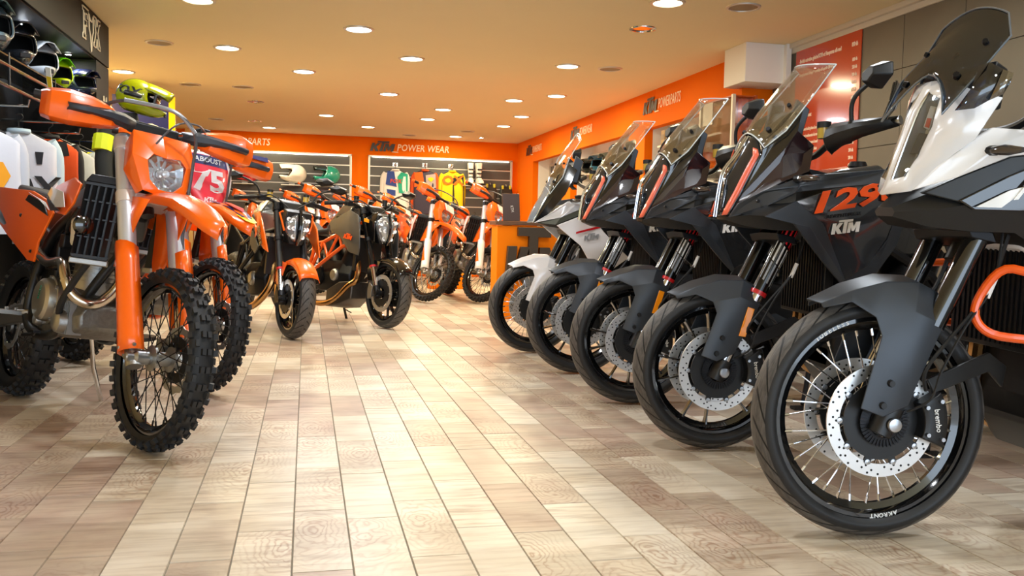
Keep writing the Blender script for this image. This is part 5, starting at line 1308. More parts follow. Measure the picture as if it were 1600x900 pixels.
    for s in (1, -1):
        pg = G().box((-1.09, s * .215, .42), (.05, .1, .02))
        for k in range(5): pg.box((-1.09 + (.02 if k % 2 else -.02), s * (.175 + k * .02), .436), (.012, .008, .014))
        pg.tube([(-1.06, s * .14, .43), (-1.09, s * .18, .42)], .014, 8)
        pg.build('foot_peg', M_ALU, root, bevel=.002)
    G().tube([(-1.0, -.17, .33), (-.86, -.175, .345), (-.82, -.185, .36)], .008, 8).box((-.80, -.19, .362), (.05, .03, .012)).build('brake_pedal', M_DKMETAL, root)
    G().tube([(-1.05, .14, .35), (-1.09, .19, .20), (-1.1, .262, .02)], .011, 10).box((-1.1, .268, .012), (.06, .035, .012)).build('side_stand', M_CHROME, root)
    # ---------------- rear end
    C1 = (-1.482, 0, .335)
    knob_tire('rear_tire', .335, .135, .245, root, C1, 30)
    spoke_wheel('rear', .238, .065, root, C1, M_GLOSSBLK, M_SPK, M_ALU, 36, False, .04, .1)
    brake_disc(.11, -.07, root, C1, holes=False, wave=True, n_bob=6)
    sw = G()
    for s in (1, -1): sw.loft([[(-1.02, s * .1 + q * .02, .43 + e * .035) for q, e in ((-1, -1), (1, -1), (1, 1), (-1, 1))], [(-1.25, s * .115 + q * .018, .41 + e * .045) for q, e in ((-1, -1), (1, -1), (1, 1), (-1, 1))], [(-1.54, s * .115 + q * .014, .345 + e * .025) for q, e in ((-1, -1), (1, -1), (1, 1), (-1, 1))]])
    sw.build('swing_arm', M_ALU, root, bevel=.005)
    G().tube([(-1.02, .085, .49), (-1.48, .085, .44)], .007, 6).tube([(-1.02, .085, .40), (-1.48, .085, .23)], .007, 6).build('drive_chain', M_GOLD, root)
    G().lathe([(.07, .083), (.105, .083), (.105, .088), (.07, .088)], c=C1, axis='y', n=36, closed=True).build('sprocket', M_ORANGE2, root)
    G().tube([(-1.05, 0, .48), (-.98, 0, .86)], [.04, .035], 12).build('shock_absorber', M_WHITE, root)
    return root
OFFG = 'off-road motorcycles'
e1 = enduro('near')
place(e1, 'large orange enduro motorcycle with silver forks, nearest on the left', 'motorcycle', -.578, 3.55, -57, 9, 0, END_RAKE, .348, OFFG, lift=.006)
e2 = enduro('race')
place(e2, 'orange motocross motorcycle with red number plate 75 behind the nearest enduro', 'motorcycle', -.53, 4.78, -54, 10, -4, END_RAKE, .348, OFFG, lift=.006)
e3 = enduro('back')
backs = [(1.36, 10.55, -84, 'orange off-road motorcycle with white fork guards, left of the front pair at the back'),
         (1.99, 10.45, -84, 'orange off-road motorcycle with white fork guards beside the reception counter'),
         (.11, 11.75, -72, 'orange off-road motorcycle under the teal helmet, between the two naked motorcycles'),
         (.76, 11.8, -76, 'orange off-road motorcycle behind the black naked motorcycle, showing its pale plate'),
         (2.0, 13.9, -72, 'orange off-road motorcycle half hidden behind the front pair at the back'),
         (1.3, 13.9, -72, 'orange off-road motorcycle in the rear row under the white and blue jersey'),
         (.55, 13.75, -72, 'orange off-road motorcycle in the rear row under the orange wall column'),
         (-.19, 14.1, -72, 'orange off-road motorcycle in the rear row under the white helmet'),
         (-.95, 14.1, -72, 'orange off-road motorcycle in the rear row under the red helmet')]
for i, (x, y, psi, lb) in enumerate(backs):
    o = e3 if i == 0 else copy_tree(e3)
    backs[i] = (o, lb, x, y, psi)
for o, lb, x, y, psi in backs:
    place(o, lb, 'motorcycle', x, y, psi, 13, 28 if psi < -80 else 20, END_RAKE, .348, OFFG, lift=.01)
# ================================================================ naked road motorcycles
NK_RAKE = R(25)
def naked(kind):
    """kind: 'black' with orange trellis frame, 'orange' with orange fender and tank wings"""
    blk = kind == 'black'; root = empty('naked_motorcycle'); Rw = .30; rr = .226; C0 = (0, 0, Rw)
    sp(road_tire('front_tire', Rw, .122, rr + .008, root, C0))
    sp(cast_wheel('front', rr, .09, root, C0, M_GLOSSBLK, 5, True))
    for s in (1, -1):
        sp(brake_disc(.16 if blk else .15, s * .072, root, C0, holes=False))
        sp(caliper(root, C0, .155, s * .08, 150, 200, mname=M_DKMETAL if not blk else M_ALU))
    o = sp(G().lathe([(.0005, -.14), (.018, -.14), (.018, -.12), (.03, -.12), (.03, -.09), (.02, -.08), (.02, .08), (.03, .09), (.03, .12), (.018, .12), (.018, .14), (.0005, .14)], axis='y', n=20).build('axle', M_DKMETAL, root)); o.matrix_basis = Matrix.Translation(C0)
    def FA(t, y): return Vector((-.02 - math.sin(NK_RAKE) * t, y, Rw + math.cos(NK_RAKE) * t))
    for s in (1, -1):
        y = s * .1
        f = sp(G().tube([FA(.25, y), FA(.80, y)], .028, 18).build('fork_tube', M_BLACK if not blk else mat('fork_dark_chrome', '#3c3c3e', .15, .9), root, sharp=40))
        G().tube([FA(-.02, y), FA(.26, y)], .022, 14).build('fork_stanchion', M_CHROME, f)
        G().tube([FA(-.04, y), FA(.06, y)], .032, 12).build('axle_clamp', M_DKMETAL, f)
        G().tube([FA(.24, y), FA(.255, y)], .03, 16).build('red_ring', M_RED, f)
        G().tube([FA(.78, y), FA(.81, y)], .032, 16).build('fork_cap', M_DKMETAL, f)
    # fender
    rows = []
    for a in range(35, 156, 12):
        rr_ = Rw + .022; row = []
        for v in (-1, -.85, -.45, 0, .45, .85, 1):
            row.append((rr_ * math.cos(R(a)) * (1 - .02 * abs(v)), v * .078, Rw + rr_ * math.sin(R(a)) - (.03 * abs(v) ** 2 + (.03 if abs(v) == 1 else 0)) * math.sin(R(a))))
        rows.append(row)
    fe = sp(grid_sheet(rows).build('front_fender', M_ORANGE if not blk else M_GLOSSBLK, root, sharp=35, solid=.005))
    for s in (1, -1):
        G().slab([(-.03, s * .083, .57), (-.14, s * .083, .585), (-.24, s * .086, .49), (-.20, s * .088, .40), (-.10, s * .09, .40), (-.07, s * .086, .50)], (0, s * .006, 0)).build('fender_side', M_ORANGE if not blk else M_GLOSSBLK, fe, bevel=.003)
        G().slab([(-.10, s * .092, .40), (-.2, s * .09, .40), (-.10, s * .102, .26), (-.04, s * .104, .28)], (0, s * .008, 0)).build('fork_shield', M_MATTE, fe, bevel=.003)
        if not blk: G().slab([(-.17, s * .101, .40), (-.195, s * .101, .40), (-.17, s * .103, .30), (-.145, s * .103, .31)], (0, s * .004, 0)).build('side_reflector', M_AMBER, fe)
    # clamps and bars
    for t_ in (.50, .76):
        c = FA(t_, 0); g = G()
        for s in (1, -1): g.tube([FA(t_ - .018, s * .1), FA(t_ + .018, s * .1)], .036, 16)
        g.slab([(c.x - .05, -.09, c.z - .02), (c.x + .02, -.07, c.z), (c.x + .02, .07, c.z), (c.x - .05, .09, c.z - .02)], (.01, 0, .03)); sp(g.build('triple_clamp', M_DKMETAL, root, bevel=.003))
    bar = sp(G().tube([(-.53, .38, 1.05), (-.45, .24, 1.07), (-.42, .13, 1.06), (-.42, .05, 1.03), (-.42, -.05, 1.03), (-.42, -.13, 1.06), (-.45, -.24, 1.07), (-.53, -.38, 1.05)], .014, 10, sm=5).build('handlebar', M_BLACK, root))
    for s in (1, -1):
        G().tube([(-.455, s * .25, 1.07), (-.535, s * .39, 1.05)], .018, 12).build('grip', M_RUBBER, bar)
        G().tube([(-.41, s * .2, 1.075), (-.385, s * .26, 1.07), (-.45, s * .39, 1.05)], [.008, .006, .006], 8).build('lever', M_DKMETAL, bar)
        G().box((-.43, s * .205, 1.07), (.06, .06, .05)).build('switch_cluster', M_BLACK, bar, bevel=.006)
        rs = G().tube([(-.40, s * .15, 1.08), (-.40, s * .15, 1.12)], .022, 14).build('fluid_reservoir', M_FLUID if not blk else M_BLACK, bar)
        G().tube([(-.40, s * .15, 1.12), (-.40, s * .15, 1.138)], .025, 14).build('reservoir_cap', M_BLACK, rs)
        m_ = sp(G().tube([(-.43, s * .22, 1.08), (-.42, s * .25, 1.15), (-.43, s * .32, 1.19), (-.45, s * .40, 1.215)], .008, 8, sm=4).build('mirror_stem', M_BLACK, root))
        hd = [(-.44, s * .36, 1.23), (-.445, s * .43, 1.26), (-.455, s * .52, 1.24), (-.455, s * .53, 1.21), (-.45, s * .47, 1.18), (-.44, s * .38, 1.195)]
        a = [Vector(p) for p in hd]; c = sum(a, Vector()) / 6
        G().loft([[p + Vector((-.015, 0, 0)) for p in a], a, [c.lerp(p, .5) + Vector((.04, 0, 0)) for p in a]]).build('mirror_head', M_BLACK, m_, bevel=.004)
        G().slab([c.lerp(p, .9) + Vector((-.0155, 0, 0)) for p in a], (-.002, 0, 0)).build('mirror_glass', M_CHROME, m_)
    g = G().tube([(-.41, -.2, 1.08), (-.30, -.16, 1.09), (-.22, -.05, 1.0), (-.2, .06, .9), (-.12, .1, .6), (-.06, .1, .4)], .006, 6, sm=5).tube([(-.41, .2, 1.08), (-.29, .14, 1.07), (-.24, .0, .98), (-.3, -.06, .85)], .005, 6, sm=5)
    sp(g.build('control_cables', M_RUBBER, root))
    # dash
    d = sp(G().loft([[(-.26, -.07, .99), (-.26, .07, .99), (-.28, .08, 1.05), (-.28, -.08, 1.05)], [(-.37, -.075, 1.03), (-.37, .075, 1.03), (-.375, .08, 1.07), (-.375, -.08, 1.07)]]).build('dashboard', M_BLACK, root, bevel=.008))
    # ---------------- headlight: split vertical lamp
    A = [(-.075, .012, .96), (-.045, .014, .88), (-.06, .014, .78), (-.09, .012, .735)] if blk else [(-.10, .014, .955), (-.07, .016, .88), (-.075, .016, .80), (-.095, .014, .745)]
    Bo = [(-.13, .085, .965), (-.11, .115, .90), (-.12, .085, .80), (-.125, .035, .73)] if blk else [(-.15, .09, .945), (-.125, .105, .90), (-.125, .085, .80), (-.12, .03, .745)]
    g = G().loft([[(-.10, -.10, .97), (-.10, .10, .97), (-.12, .11, .88), (-.12, .05, .72), (-.12, -.05, .72), (-.12, -.11, .88)], [(-.22, -.09, 1.0), (-.22, .09, 1.0), (-.22, .1, .88), (-.22, .06, .74), (-.22, -.06, .74), (-.22, -.1, .88)]])
    hs = sp(g.build('headlight_shell', M_BLACK, root, bevel=.006))
    for s in (1, -1):
        rows = [[(lambda p: Vector((p.x, s * p.y, p.z)))(poly_at(A, i / 8).lerp(poly_at(Bo, i / 8), j / 4) + Vector((.008 * math.sin(j / 4 * PI), 0, 0))) for j in range(5)] for i in range(9)]
        ln = grid_sheet(rows).build('headlight_lens', mat('bright_lamp', '#aab2b9', .12, .7, coat=1.0), hs, sharp=18, solid=.004)
        for (i_, j_) in ((.22, .4), (.22, .75), (.5, .35), (.5, .7), (.78, .45)):
            p = poly_at(A, i_).lerp(poly_at(Bo, i_), j_)
            G().lathe([(.0005, .004), (.008, .006), (.016, .011), (.017, .006)], c=(p.x + .004, s * p.y, p.z), axis='x', n=12).build('led_unit', mat('led_white', '#f4f7fa', .15, .2, emis='#ffffff', estr=.25), ln)
        if not blk:
            G().tube([(-.15, s * .115, .97), (-.17, s * .135, .955), (-.135, s * .118, .88), (-.125, s * .10, .82)], .008, 6).build('orange_trim', M_ORANGE, hs)
    G().tube([(-.085, 0, .99), (-.05, 0, .88), (-.065, 0, .77), (-.10, 0, .72)], .013, 8).build('lamp_divider', M_GLOSSBLK, hs)
    if blk:
        for s in (1, -1): sp(G().slab([(-.13, s * .09, 1.0), (-.11, s * .125, .90), (-.14, s * .10, .74), (-.24, s * .11, .78), (-.27, s * .12, .95)], (0, -s * .01, 0)).build('lamp_cheek', M_GLOSSBLK, root, bevel=.004))
    # ---------------- tank, shrouds
    def sec(x, hw, z0, z1, k=.65): return [(x, -hw, z0 + (z1 - z0) * .55), (x, -hw * k, z1), (x, hw * k, z1), (x, hw, z0 + (z1 - z0) * .55), (x, hw * .8, z0), (x, -hw * .8, z0)]
    tk = mat('dark_grey_tank', '#3b3a38', .2, .4, coat=1.0) if blk else mat('silver_tank', '#a9a79e', .25, .7, coat=.6)
    tank = G().loft([sec(-.38, .10, .84, 1.03), sec(-.46, .19, .80, 1.08, .6), sec(-.62, .2, .80, 1.085, .55), sec(-.78, .15, .78, .98, .6), sec(-.90, .09, .78, .87)]).build('fuel_tank', tk, root, bevel=.012, sharp=40)
    G().lathe([(.0005, .02), (.035, .018), (.045, 0)], c=(-.56, 0, 1.08), axis='z', n=20).build('fuel_cap', M_DKMETAL, tank)
    for s in (1, -1):
        if blk:
            sh = fan_panel([(-.42, s * .20, 1.0), (-.27, s * .22, .95), (-.22, s * .225, .83), (-.20, s * .22, .66), (-.22, s * .21, .60), (-.35, s * .215, .625), (-.52, s * .205, .76), (-.70, s * .19, .82), (-.72, s * .185, .90)], (0, s * .014, 0), (0, -s * .012, 0), cen=(-.4, s * .215, .82)).build('tank_shroud', mat('matte_graphite', '#4b4a47', .35, .2, coat=.3), root, bevel=.004, sharp=12)
            ktm_logo(.05, .004, .25).xf(frame((-.36, s * .234, .76), (1, 0, -.15) if s < 0 else (-1, 0, .15), zd=(.15, 0, 1))).build('maker_logo', mat('orange_decal', '#ff5a14', .3), sh, smoothsh=False)
            sp(G().slab([(-.21, s * .12, .93), (-.25, s * .15, .94), (-.25, s * .15, .91), (-.21, s * .12, .90)], (0, -s * .03, 0)).build('indicator', M_AMBER, root, bevel=.003))
        else:
            wg = fan_panel([(-.56, s * .215, .945), (-.40, s * .225, .955), (-.28, s * .23, .87), (-.12, s * .215, .64), (-.21, s * .225, .665), (-.44, s * .225, .80)], (0, s * .012, 0), (0, -s * .012, 0), cen=(-.34, s * .225, .82)).build('tank_wing', M_ORANGE, root, bevel=.004)
            G().slab([(-.53, s * .232, .925), (-.48, s * .234, .93), (-.21, s * .236, .68), (-.24, s * .236, .69)], (0, s * .004, 0)).build('wing_stripe', M_DKGREY, wg)
            text_geo('DUKE', .05, .003, .2, 1.0, 1, .02).xf(frame((-.27, s * .242, .765), (.55, 0, -.8) if s < 0 else (-.55, 0, .8), zd=(.8, 0, .55))).build('model_lettering', M_GLOSSBLK, wg, smoothsh=False)
            fan_panel([(-.62, s * .20, .80), (-.55, s * .21, .80), (-.40, s * .20, .68), (-.5, s * .19, .62), (-.72, s * .17, .68)], (0, s * .006, 0), (0, -s * .01, 0)).build('side_cover', mat('olive_grey', '#54534b', .45), root, bevel=.003)
    G().loft([sec(-.84, .08, .80, .87), sec(-1.0, .13, .78, .83, .85), sec(-1.2, .14, .79, .85, .85), sec(-1.3, .11, .82, .92, .85), sec(-1.6, .08, .90, .95, .85)]).build('seat', mat('seat_vinyl'), root, bevel=.012)
    G().loft([sec(-1.1, .11, .72, .79), sec(-1.4, .10, .80, .87), sec(-1.68, .05, .90, .93)]).build('tail', M_GLOSSBLK if blk else M_DKGREY, root, bevel=.006)
    G().box((-1.69, 0, .905), (.03, .09, .03)).build('tail_light', M_RED, root, bevel=.005)
    G().slab([(-1.6, -.07, .88), (-1.64, -.07, .88), (-1.8, -.07, .58), (-1.77, -.07, .58)], (0, .14, 0)).build('plate_holder', M_BLACK, root, bevel=.004)
    # ---------------- frame: trellis of tubes
    fm = M_ORANGE2 if blk else M_DKMETAL
    g = G()
    for s in (1, -1):
        y = s * .17
        g.tube([(-.36, s * .07, .92), (-.58, y, .79), (-.80, y, .71), (-.92, y, .69)], .0175, 8); g.tube([(-.38, s * .07, .76), (-.52, y, .67), (-.78, y * 1.1, .51), (-.95, y * 1.1, .40)], .0175, 8)
        g.tube([(-.52, y, .67), (-.58, y, .79)], .013, 8); g.tube([(-.58, y, .79), (-.70, y * 1.05, .57)], .013, 8); g.tube([(-.80, y, .71), (-.70, y * 1.05, .57)], .013, 8)
        g.tube([(-.80, y, .71), (-.92, y * 1.1, .47)], .0175, 8); g.tube([(-.92, y, .69), (-1.0, y, .40)], .0175, 8); g.tube([(-.95, s * .13, .70), (-1.45, s * .09, .86)], .012, 8)
    g.build('trellis_frame', fm, root, sharp=60)
    # ---------------- engine and exhaust
    en = G().loft([sec(-.44, .11, .34, .50), sec(-.55, .16, .29, .56), sec(-.8, .17, .27, .55), sec(-1.0, .14, .29, .50)]).build('engine', M_DKMETAL, root, bevel=.012)
    G().tube([(-.56, 0, .5), (-.48, 0, .74)], [.12, .09], 14).build('front_cylinder', M_DKMETAL, en)
    G().tube([(-.78, 0, .5), (-.88, 0, .72)], [.12, .09], 14).build('rear_cylinder', M_DKMETAL, en)
    pair('engine_cover', G().lathe([(.0005, .195), (.06, .192), (.085, .18), (.09, .14)], c=(-.84, 0, .40), axis='y', n=24), M_DKMETAL, en)
    pair('small_cover', G().lathe([(.0005, .18), (.04, .178), (.055, .165), (.06, .13)], c=(-.60, 0, .42), axis='y', n=20), M_ALU, en)
    G().box((-.36, 0, .62), (.04, .28, .30)).build('radiator', M_BLACK, root, bevel=.004)
    if blk:
        e = G().tube([(-.46, -.05, .66), (-.36, -.09, .55), (-.33, -.11, .40), (-.40, -.14, .33), (-.55, -.16, .2), (-.75, -.16, .15), (-.95, -.16, .17)], .026, 10, sm=5).build('exhaust_header', M_HEADER, root)
        G().loft([[(-.36, -.13, .38), (-.33, .05, .38), (-.33, .05, .24), (-.36, -.13, .22)], [(-.50, -.17, .36), (-.50, .1, .36), (-.50, .1, .15), (-.50, -.17, .15)], [(-.70, -.15, .28), (-.70, .1, .28), (-.70, .1, .13), (-.70, -.15, .13)]]).build('exhaust_box', mat('stained_steel', '#5d5650', .4, .9, var=.3, bscale=15), e, bevel=.008)
        G().tube([(-.95, -.16, .17), (-1.1, -.19, .25), (-1.5, -.2, .48)], [.03, .055, .055], 14).build('silencer', M_STEEL, e)
    else:
        e = G().tube([(-.46, -.04, .66), (-.36, -.06, .56), (-.32, -.09, .40), (-.38, -.13, .28), (-.55, -.16, .19), (-.85, -.16, .17), (-1.05, -.17, .2)], .028, 10, sm=5).build('exhaust_header', M_HEADER, root)
        G().tube([(-1.05, -.17, .2), (-1.15, -.19, .26), (-1.55, -.2, .5)], [.03, .055, .055], 14).build('silencer', M_STEEL, e)
    pair('foot_peg', G().box((-.98, .2, .34), (.04, .1, .02)).tube([(-.95, .13, .36), (-.98, .17, .34)], .011, 8), M_STEEL, root)
    G().tube([(-.86, .14, .24), (-.9, .262, .02)], .012, 8).box((-.9, .27, .012), (.07, .035, .012)).tube([(-.88, .2, .12), (-.85, .27, .09)], .006, 6).build('side_stand', M_BLACK, root)
    C1 = (-1.48, 0, .315)
    road_tire('rear_tire', .315, .185, .232, root, C1)
    cast_wheel('rear', .224, .13, root, C1, M_GLOSSBLK, 5, True)
    brake_disc(.12, -.09, root, C1, holes=False)
    sw = G().loft([[(-.98, .12 + q * .025, .38 + e_ * .04) for q, e_ in ((-1, -1), (1, -1), (1, 1), (-1, 1))], [(-1.25, .15 + q * .025, .37 + e_ * .055) for q, e_ in ((-1, -1), (1, -1), (1, 1), (-1, 1))], [(-1.55, .14 + q * .02, .32 + e_ * .035) for q, e_ in ((-1, -1), (1, -1), (1, 1), (-1, 1))]])
    sw.box((-1.0, 0, .38), (.08, .26, .09))
    sw.build('swing_arm', M_ALU, root, bevel=.006)
    G().tube([(-.98, .1, .42), (-1.48, .1, .41)], .008, 6).tube([(-.98, .1, .34), (-1.48, .1, .22)], .008, 6).build('drive_chain', M_DKMETAL, root)
    return root
n1 = naked('black'); n2 = naked('orange')
place(n1, 'black naked motorcycle with bright orange trellis frame in the middle of the room', 'motorcycle', .665, 7.75, -56, 7.5, -6, NK_RAKE, .30, 'naked road motorcycles', lift=.004)
place(n2, 'naked motorcycle with orange front fender and tank wings beside the black one', 'motorcycle', -.11, 7.04, -69, 6, 0, NK_RAKE, .30, 'naked road motorcycles', lift=.004)
# ================================================================ riding gear and shop fittings
HELM = {}
def helmet(name_label, loc, yaw, shell, peak=None, liner='#141414', accent=None, accent2=None, goggles=False, s=1.0, group=None, pitch=0.0, text=None, roll=0):
    """off-road helmet facing local +x"""
    t = tag(empty('helmet', loc, (R(roll), R(pitch), R(yaw))), name_label, 'helmet', group)
    t.scale = (s, s, s)
    shell_m = mat('helmet_' + shell, shell, .25, coat=.7); pk = mat('helmet_' + (peak or shell), peak or shell, .25, coat=.7)
    nu, nv = 32, 20; vs_, fs = [], []
    def pos(a, b):
        # a azimuth, b elevation
        x = math.cos(b) * math.cos(a); y = math.cos(b) * math.sin(a); z = math.sin(b)
        X = .142 * x + (.02 * max(0, -z) * (x > 0)); Y = .118 * y; Z = .128 * z
        if z < -.35: Y *= .93; Z *= .98
        # chin bar pushes forward low at the front
        k = max(0, math.cos(a)) ** 2 * max(0, math.cos((b + R(38)) * 2.2)) if abs(b + R(38)) < R(41) else 0
        X += .095 * k; Y *= (1 - .12 * k)
        return Vector((X, Y, Z + .15))
    for j in range(nv + 1):
        b = R(-62 + 152 * j / nv)
        for i in range(nu): vs_.append(pos(2 * PI * i / nu, b))
    def hole(i, j):
        a = (2 * PI * (i + .5) / nu + PI) % (2 * PI) - PI; b = -62 + 152 * (j + .5) / nv
        return abs(a) < R(58) and -22 < b < 22
    for j in range(nv):
        for i in range(nu):
            if hole(i, j): continue
            i2 = (i + 1) % nu; fs.append((j * nu + i, j * nu + i2, (j + 1) * nu + i2, (j + 1) * nu + i))
    sh = G().add(vs_, fs).build('shell', shell_m, t, sharp=50, solid=.008, recalc=False)
    # liner inside
    G().add([(p - Vector((0, 0, .15))) * .9 + Vector((-.006, 0, .15)) for p in vs_], [(j * nu + i, j * nu + (i + 1) % nu, (j + 1) * nu + (i + 1) % nu, (j + 1) * nu + i) for j in range(nv) for i in range(nu) if not hole(i, j)]).build('liner', mat('liner_' + liner, liner, .8), t, recalc=False, solid=.004)
    # peak
    rows = []
    for k in range(6):
        u = k / 5; x = .06 + .19 * u; z = .262 - .012 * u - .02 * u * u; w_ = .098 - .025 * u
        rows.append([(x - .03 * abs(v) ** 2, w_ * v, z - .045 * abs(v) ** 2.2 + (.012 if abs(v) < .4 else 0)) for v in (-1, -.7, -.35, 0, .35, .7, 1)])
    p_ = grid_sheet(rows).build('peak', pk, t, sharp=40, solid=.005)
    if accent:
        am = mat('helmet_' + accent, accent, .25, coat=.6)
        for sgn in (1, -1):
            pts = [pos(sgn * R(a), R(b)) for a, b in ((100, 40), (140, 30), (150, 5), (110, -5), (85, 12))]
            c = Vector((0, 0, .15))
            G().slab([c + (p - c) * 1.035 for p in pts], (0, -sgn * .004, 0)).build('side_graphic', am, t)
            pts = [pos(sgn * R(a), R(b)) for a, b in ((35, -30), (70, -34), (95, -28), (72, -46), (40, -46))]
            G().slab([c + (p - c) * 1.03 for p in pts], (0, -sgn * .004, 0)).build('side_graphic', mat('helmet_' + (accent2 or accent), accent2 or accent, .3, coat=.5), t)
    # chin vent
    G().box((.222, 0, .07), (.012, .055, .026)).build('chin_vent', mat('vent_black', '#0d0d0d', .6), t, bevel=.004)
    if goggles:
        rows = [[(.112 + .05 * math.cos(R(a)), .118 * math.sin(R(a)), z) for a in range(-60, 61, 15)] for z in (.108, .15, .192)]
        gg = grid_sheet(rows).build('goggle_lens', mat('goggle_lens', '#3a2a20', .05, .7, coat=1.0), t, sharp=60, solid=.004)
        ed = rows[0] + [r_[-1] for r_ in rows[1:]] + list(reversed(rows[-1]))[1:] + [r_[0] for r_ in reversed(rows[:-1])]
        G().tube([Vector(p) for p in ed], .011, 6).build('goggle_frame', M_BLACK, gg)
        G().lathe([(.123, -.018), (.126, 0), (.123, .018)], c=(-.005, 0, .15), axis='z', n=32).build('goggle_strap', M_BLACK, t, solid=.003)
    if text:
        for sgn in (1, -1):
            g = text_geo(text, .07, .003, .15, 1.1, 1, .03)
            for v in g.v:
                a = sgn * R(122) + v.x * 7.2; b = R(8) + v.z * 7.2
                d_ = v.y; q = pos(a * 1.0, b); c = Vector((0, 0, .15)); r_ = c + (q - c) * (1.045 if d_ < 0 else 1.02); v.x, v.y, v.z = r_.x, r_.y, r_.z
            g.build('side_lettering', M_BLACK, t, smoothsh=False)
    return t

# ---------------------------------------------------------------- black clothing display on the left
XF = -1.64
t = thing('clothing_display', 'tall black clothing display unit with outlined logo header on the left', 'display unit', (XF, 6.4, 0))
M_FOXB = mat('display_black', '#14110e', .6, spec=.15); M_FOXI = mat('display_inner', '#0f1012', .5)
Y0, Y1 = 4.4, 8.26
def db(c, d, nm, m, bevel=.003): return G().box((c[0] - XF, c[1] - 6.4, c[2]), d).build(nm, m, t, bevel=bevel)
db((XF - .02, (Y0 + Y1) / 2, 2.335), (.04, Y1 - Y0, .34), 'header', M_FOXB)
db((XF - .303, Y1 - .23, 1.08), (.6, .46, 2.15), 'end_post', M_FOXB)
db((XF - .3, Y1 - .01, 2.335), (.52, .02, .33), 'header_end', M_FOXB)
db((XF - .57, (Y0 + Y1) / 2, 1.25), (.06, Y1 - Y0, 2.5), 'back_panel', M_FOXI)
db((XF - .3, (Y0 + Y1) / 2, 2.17), (.56, Y1 - Y0, .02), 'soffit', M_FOXI)
db((XF - .3, (Y0 + Y1) / 2, .05), (.6, Y1 - Y0, .1), 'plinth', M_FOXB)
M_WIRE = mat('logo_outline', '#e8dcc4', .4)
hd = t.children[0]
def outline_logo(strokes, M, r=.006, nm='logo_outline', par=None):
    g = G()
    for st in strokes: g.tube([Vector((x, 0, z)) for x, z in st], r, 5)
    g.xf(M); g.build(nm, M_WIRE, par or t)
fF = [(0, 0), (.1, 0), (.1, .03), (.08, .03), (.08, .10), (.13, .10), (.13, .14), (.08, .14), (.08, .19), (.15, .19), (.15, .16), (.18, .16), (.18, .23), (0, .23), (0, .20), (.03, .20), (.03, .03), (0, .03), (0, 0)]
fO = [(.20, .21), (.24, .17), (.30, .17), (.34, .22), (.345, .10), (.31, .06), (.275, -.06), (.24, .06), (.205, .10), (.20, .21)]
fX = [(.36, 0), (.44, 0), (.47, .07), (.50, 0), (.58, 0), (.58, .03), (.56, .03), (.50, .12), (.55, .20), (.58, .20), (.58, .23), (.5, .23), (.47, .17), (.44, .23), (.36, .23), (.36, .20), (.39, .20), (.43, .12), (.38, .03), (.36, .03), (.36, 0)]
FM = lambda y, z: frame((.006, y - 6.4, z), (0, 1, 0), zd=(0, 0, 1))
outline_logo([fF, fO, fX], FM(7.32, 2.24), .0055)
fox = [(0, .16), (.03, .10), (.07, .10), (.10, .16), (.105, .06), (.08, .03), (.05, -.06), (.02, .03), (-.005, .06), (0, .16)]
outline_logo([fox], FM(8.02, 1.74), .005)
# helmet rails: chrome double bars in front of the display
M_RAIL = mat('chrome_rail', '#c9ccd0', .18, 1.0)
def rail(z, x, nm='rail'):
    G().tube([(x - XF, Y0 - 6.4, z), (x - XF, Y1 - .5 - 6.4, z)], .011, 8).build(nm, M_RAIL, t)
for z, x in ((1.845, -1.76), (1.845, -1.98), (1.77, -1.72), (1.66, -1.74)): rail(z, x)
db((-1.87, (Y0 + Y1) / 2 - .25, 1.83), (.3, Y1 - Y0 - .5, .012), 'shelf', glassy('shelf_glass', (.8, .85, .85), .15))
for y in (4.9, 5.9, 6.9, 7.7):
    G().tube([(-2.15 - XF, y - 6.4, 1.845), (-1.72 - XF, y - 6.4, 1.845), (-1.72 - XF, y - 6.4, 1.66)], .008, 6).build('rail_bracket', M_DKMETAL, t)
hang = []
for y, z in ((5.2, 1.56), (6.05, 1.56), (6.85, 1.55), (7.3, 1.52), (7.72, 1.5)):
    G().tube([(-2.18 - XF, y - 6.4, z), (-1.66 - XF, y - 6.4, z), (-1.655 - XF, y - 6.4, z + .04)], .009, 8).build('hanging_arm', M_RAIL, t)
for y, z, x1 in ((7.86, 1.512, -1.42), (8.12, 1.452, -1.32)):
    G().tube([(-1.66 - XF, y - 6.4, z), (x1 - XF, y - 6.4, z), (x1 + .005 - XF, y - 6.4, z + .03)], .009, 8).build('hanging_arm', M_RAIL, t)
HG = 'helmets on the display rails'
hz = 1.815
helmet('dark grey helmet with green chin trim, leftmost on the display rails', (-1.86, 5.95, hz), -58, '#4a5a60', '#39463f', accent='#c9d0d2', group=HG, s=1.22)
helmet('black helmet with price tag hanging below it on the rails', (-1.86, 6.45, hz), -58, '#2c3037', '#1a1c20', accent='#9c9fa2', group=HG, s=1.15)
helmet('grey helmet with yellow chin vents in the middle of the rails', (-1.86, 7.0, hz), -58, '#9aa0a8', '#a8aeb4', accent='#b7c832', accent2='#e6e020', group=HG, s=1.1)
helmet('fluorescent green yellow helmet on the display rails', (-1.85, 7.42, hz), -58, '#c6e800', '#5fc400', accent='#3a8a20', group=HG, s=.98)
helmet('dark blue helmet with white chin, last on the display rails', (-1.73, 7.68, hz), -50, '#20264a', '#151a38', accent='#e6e8ee', accent2='#e6e8ee', group=HG, s=.85)
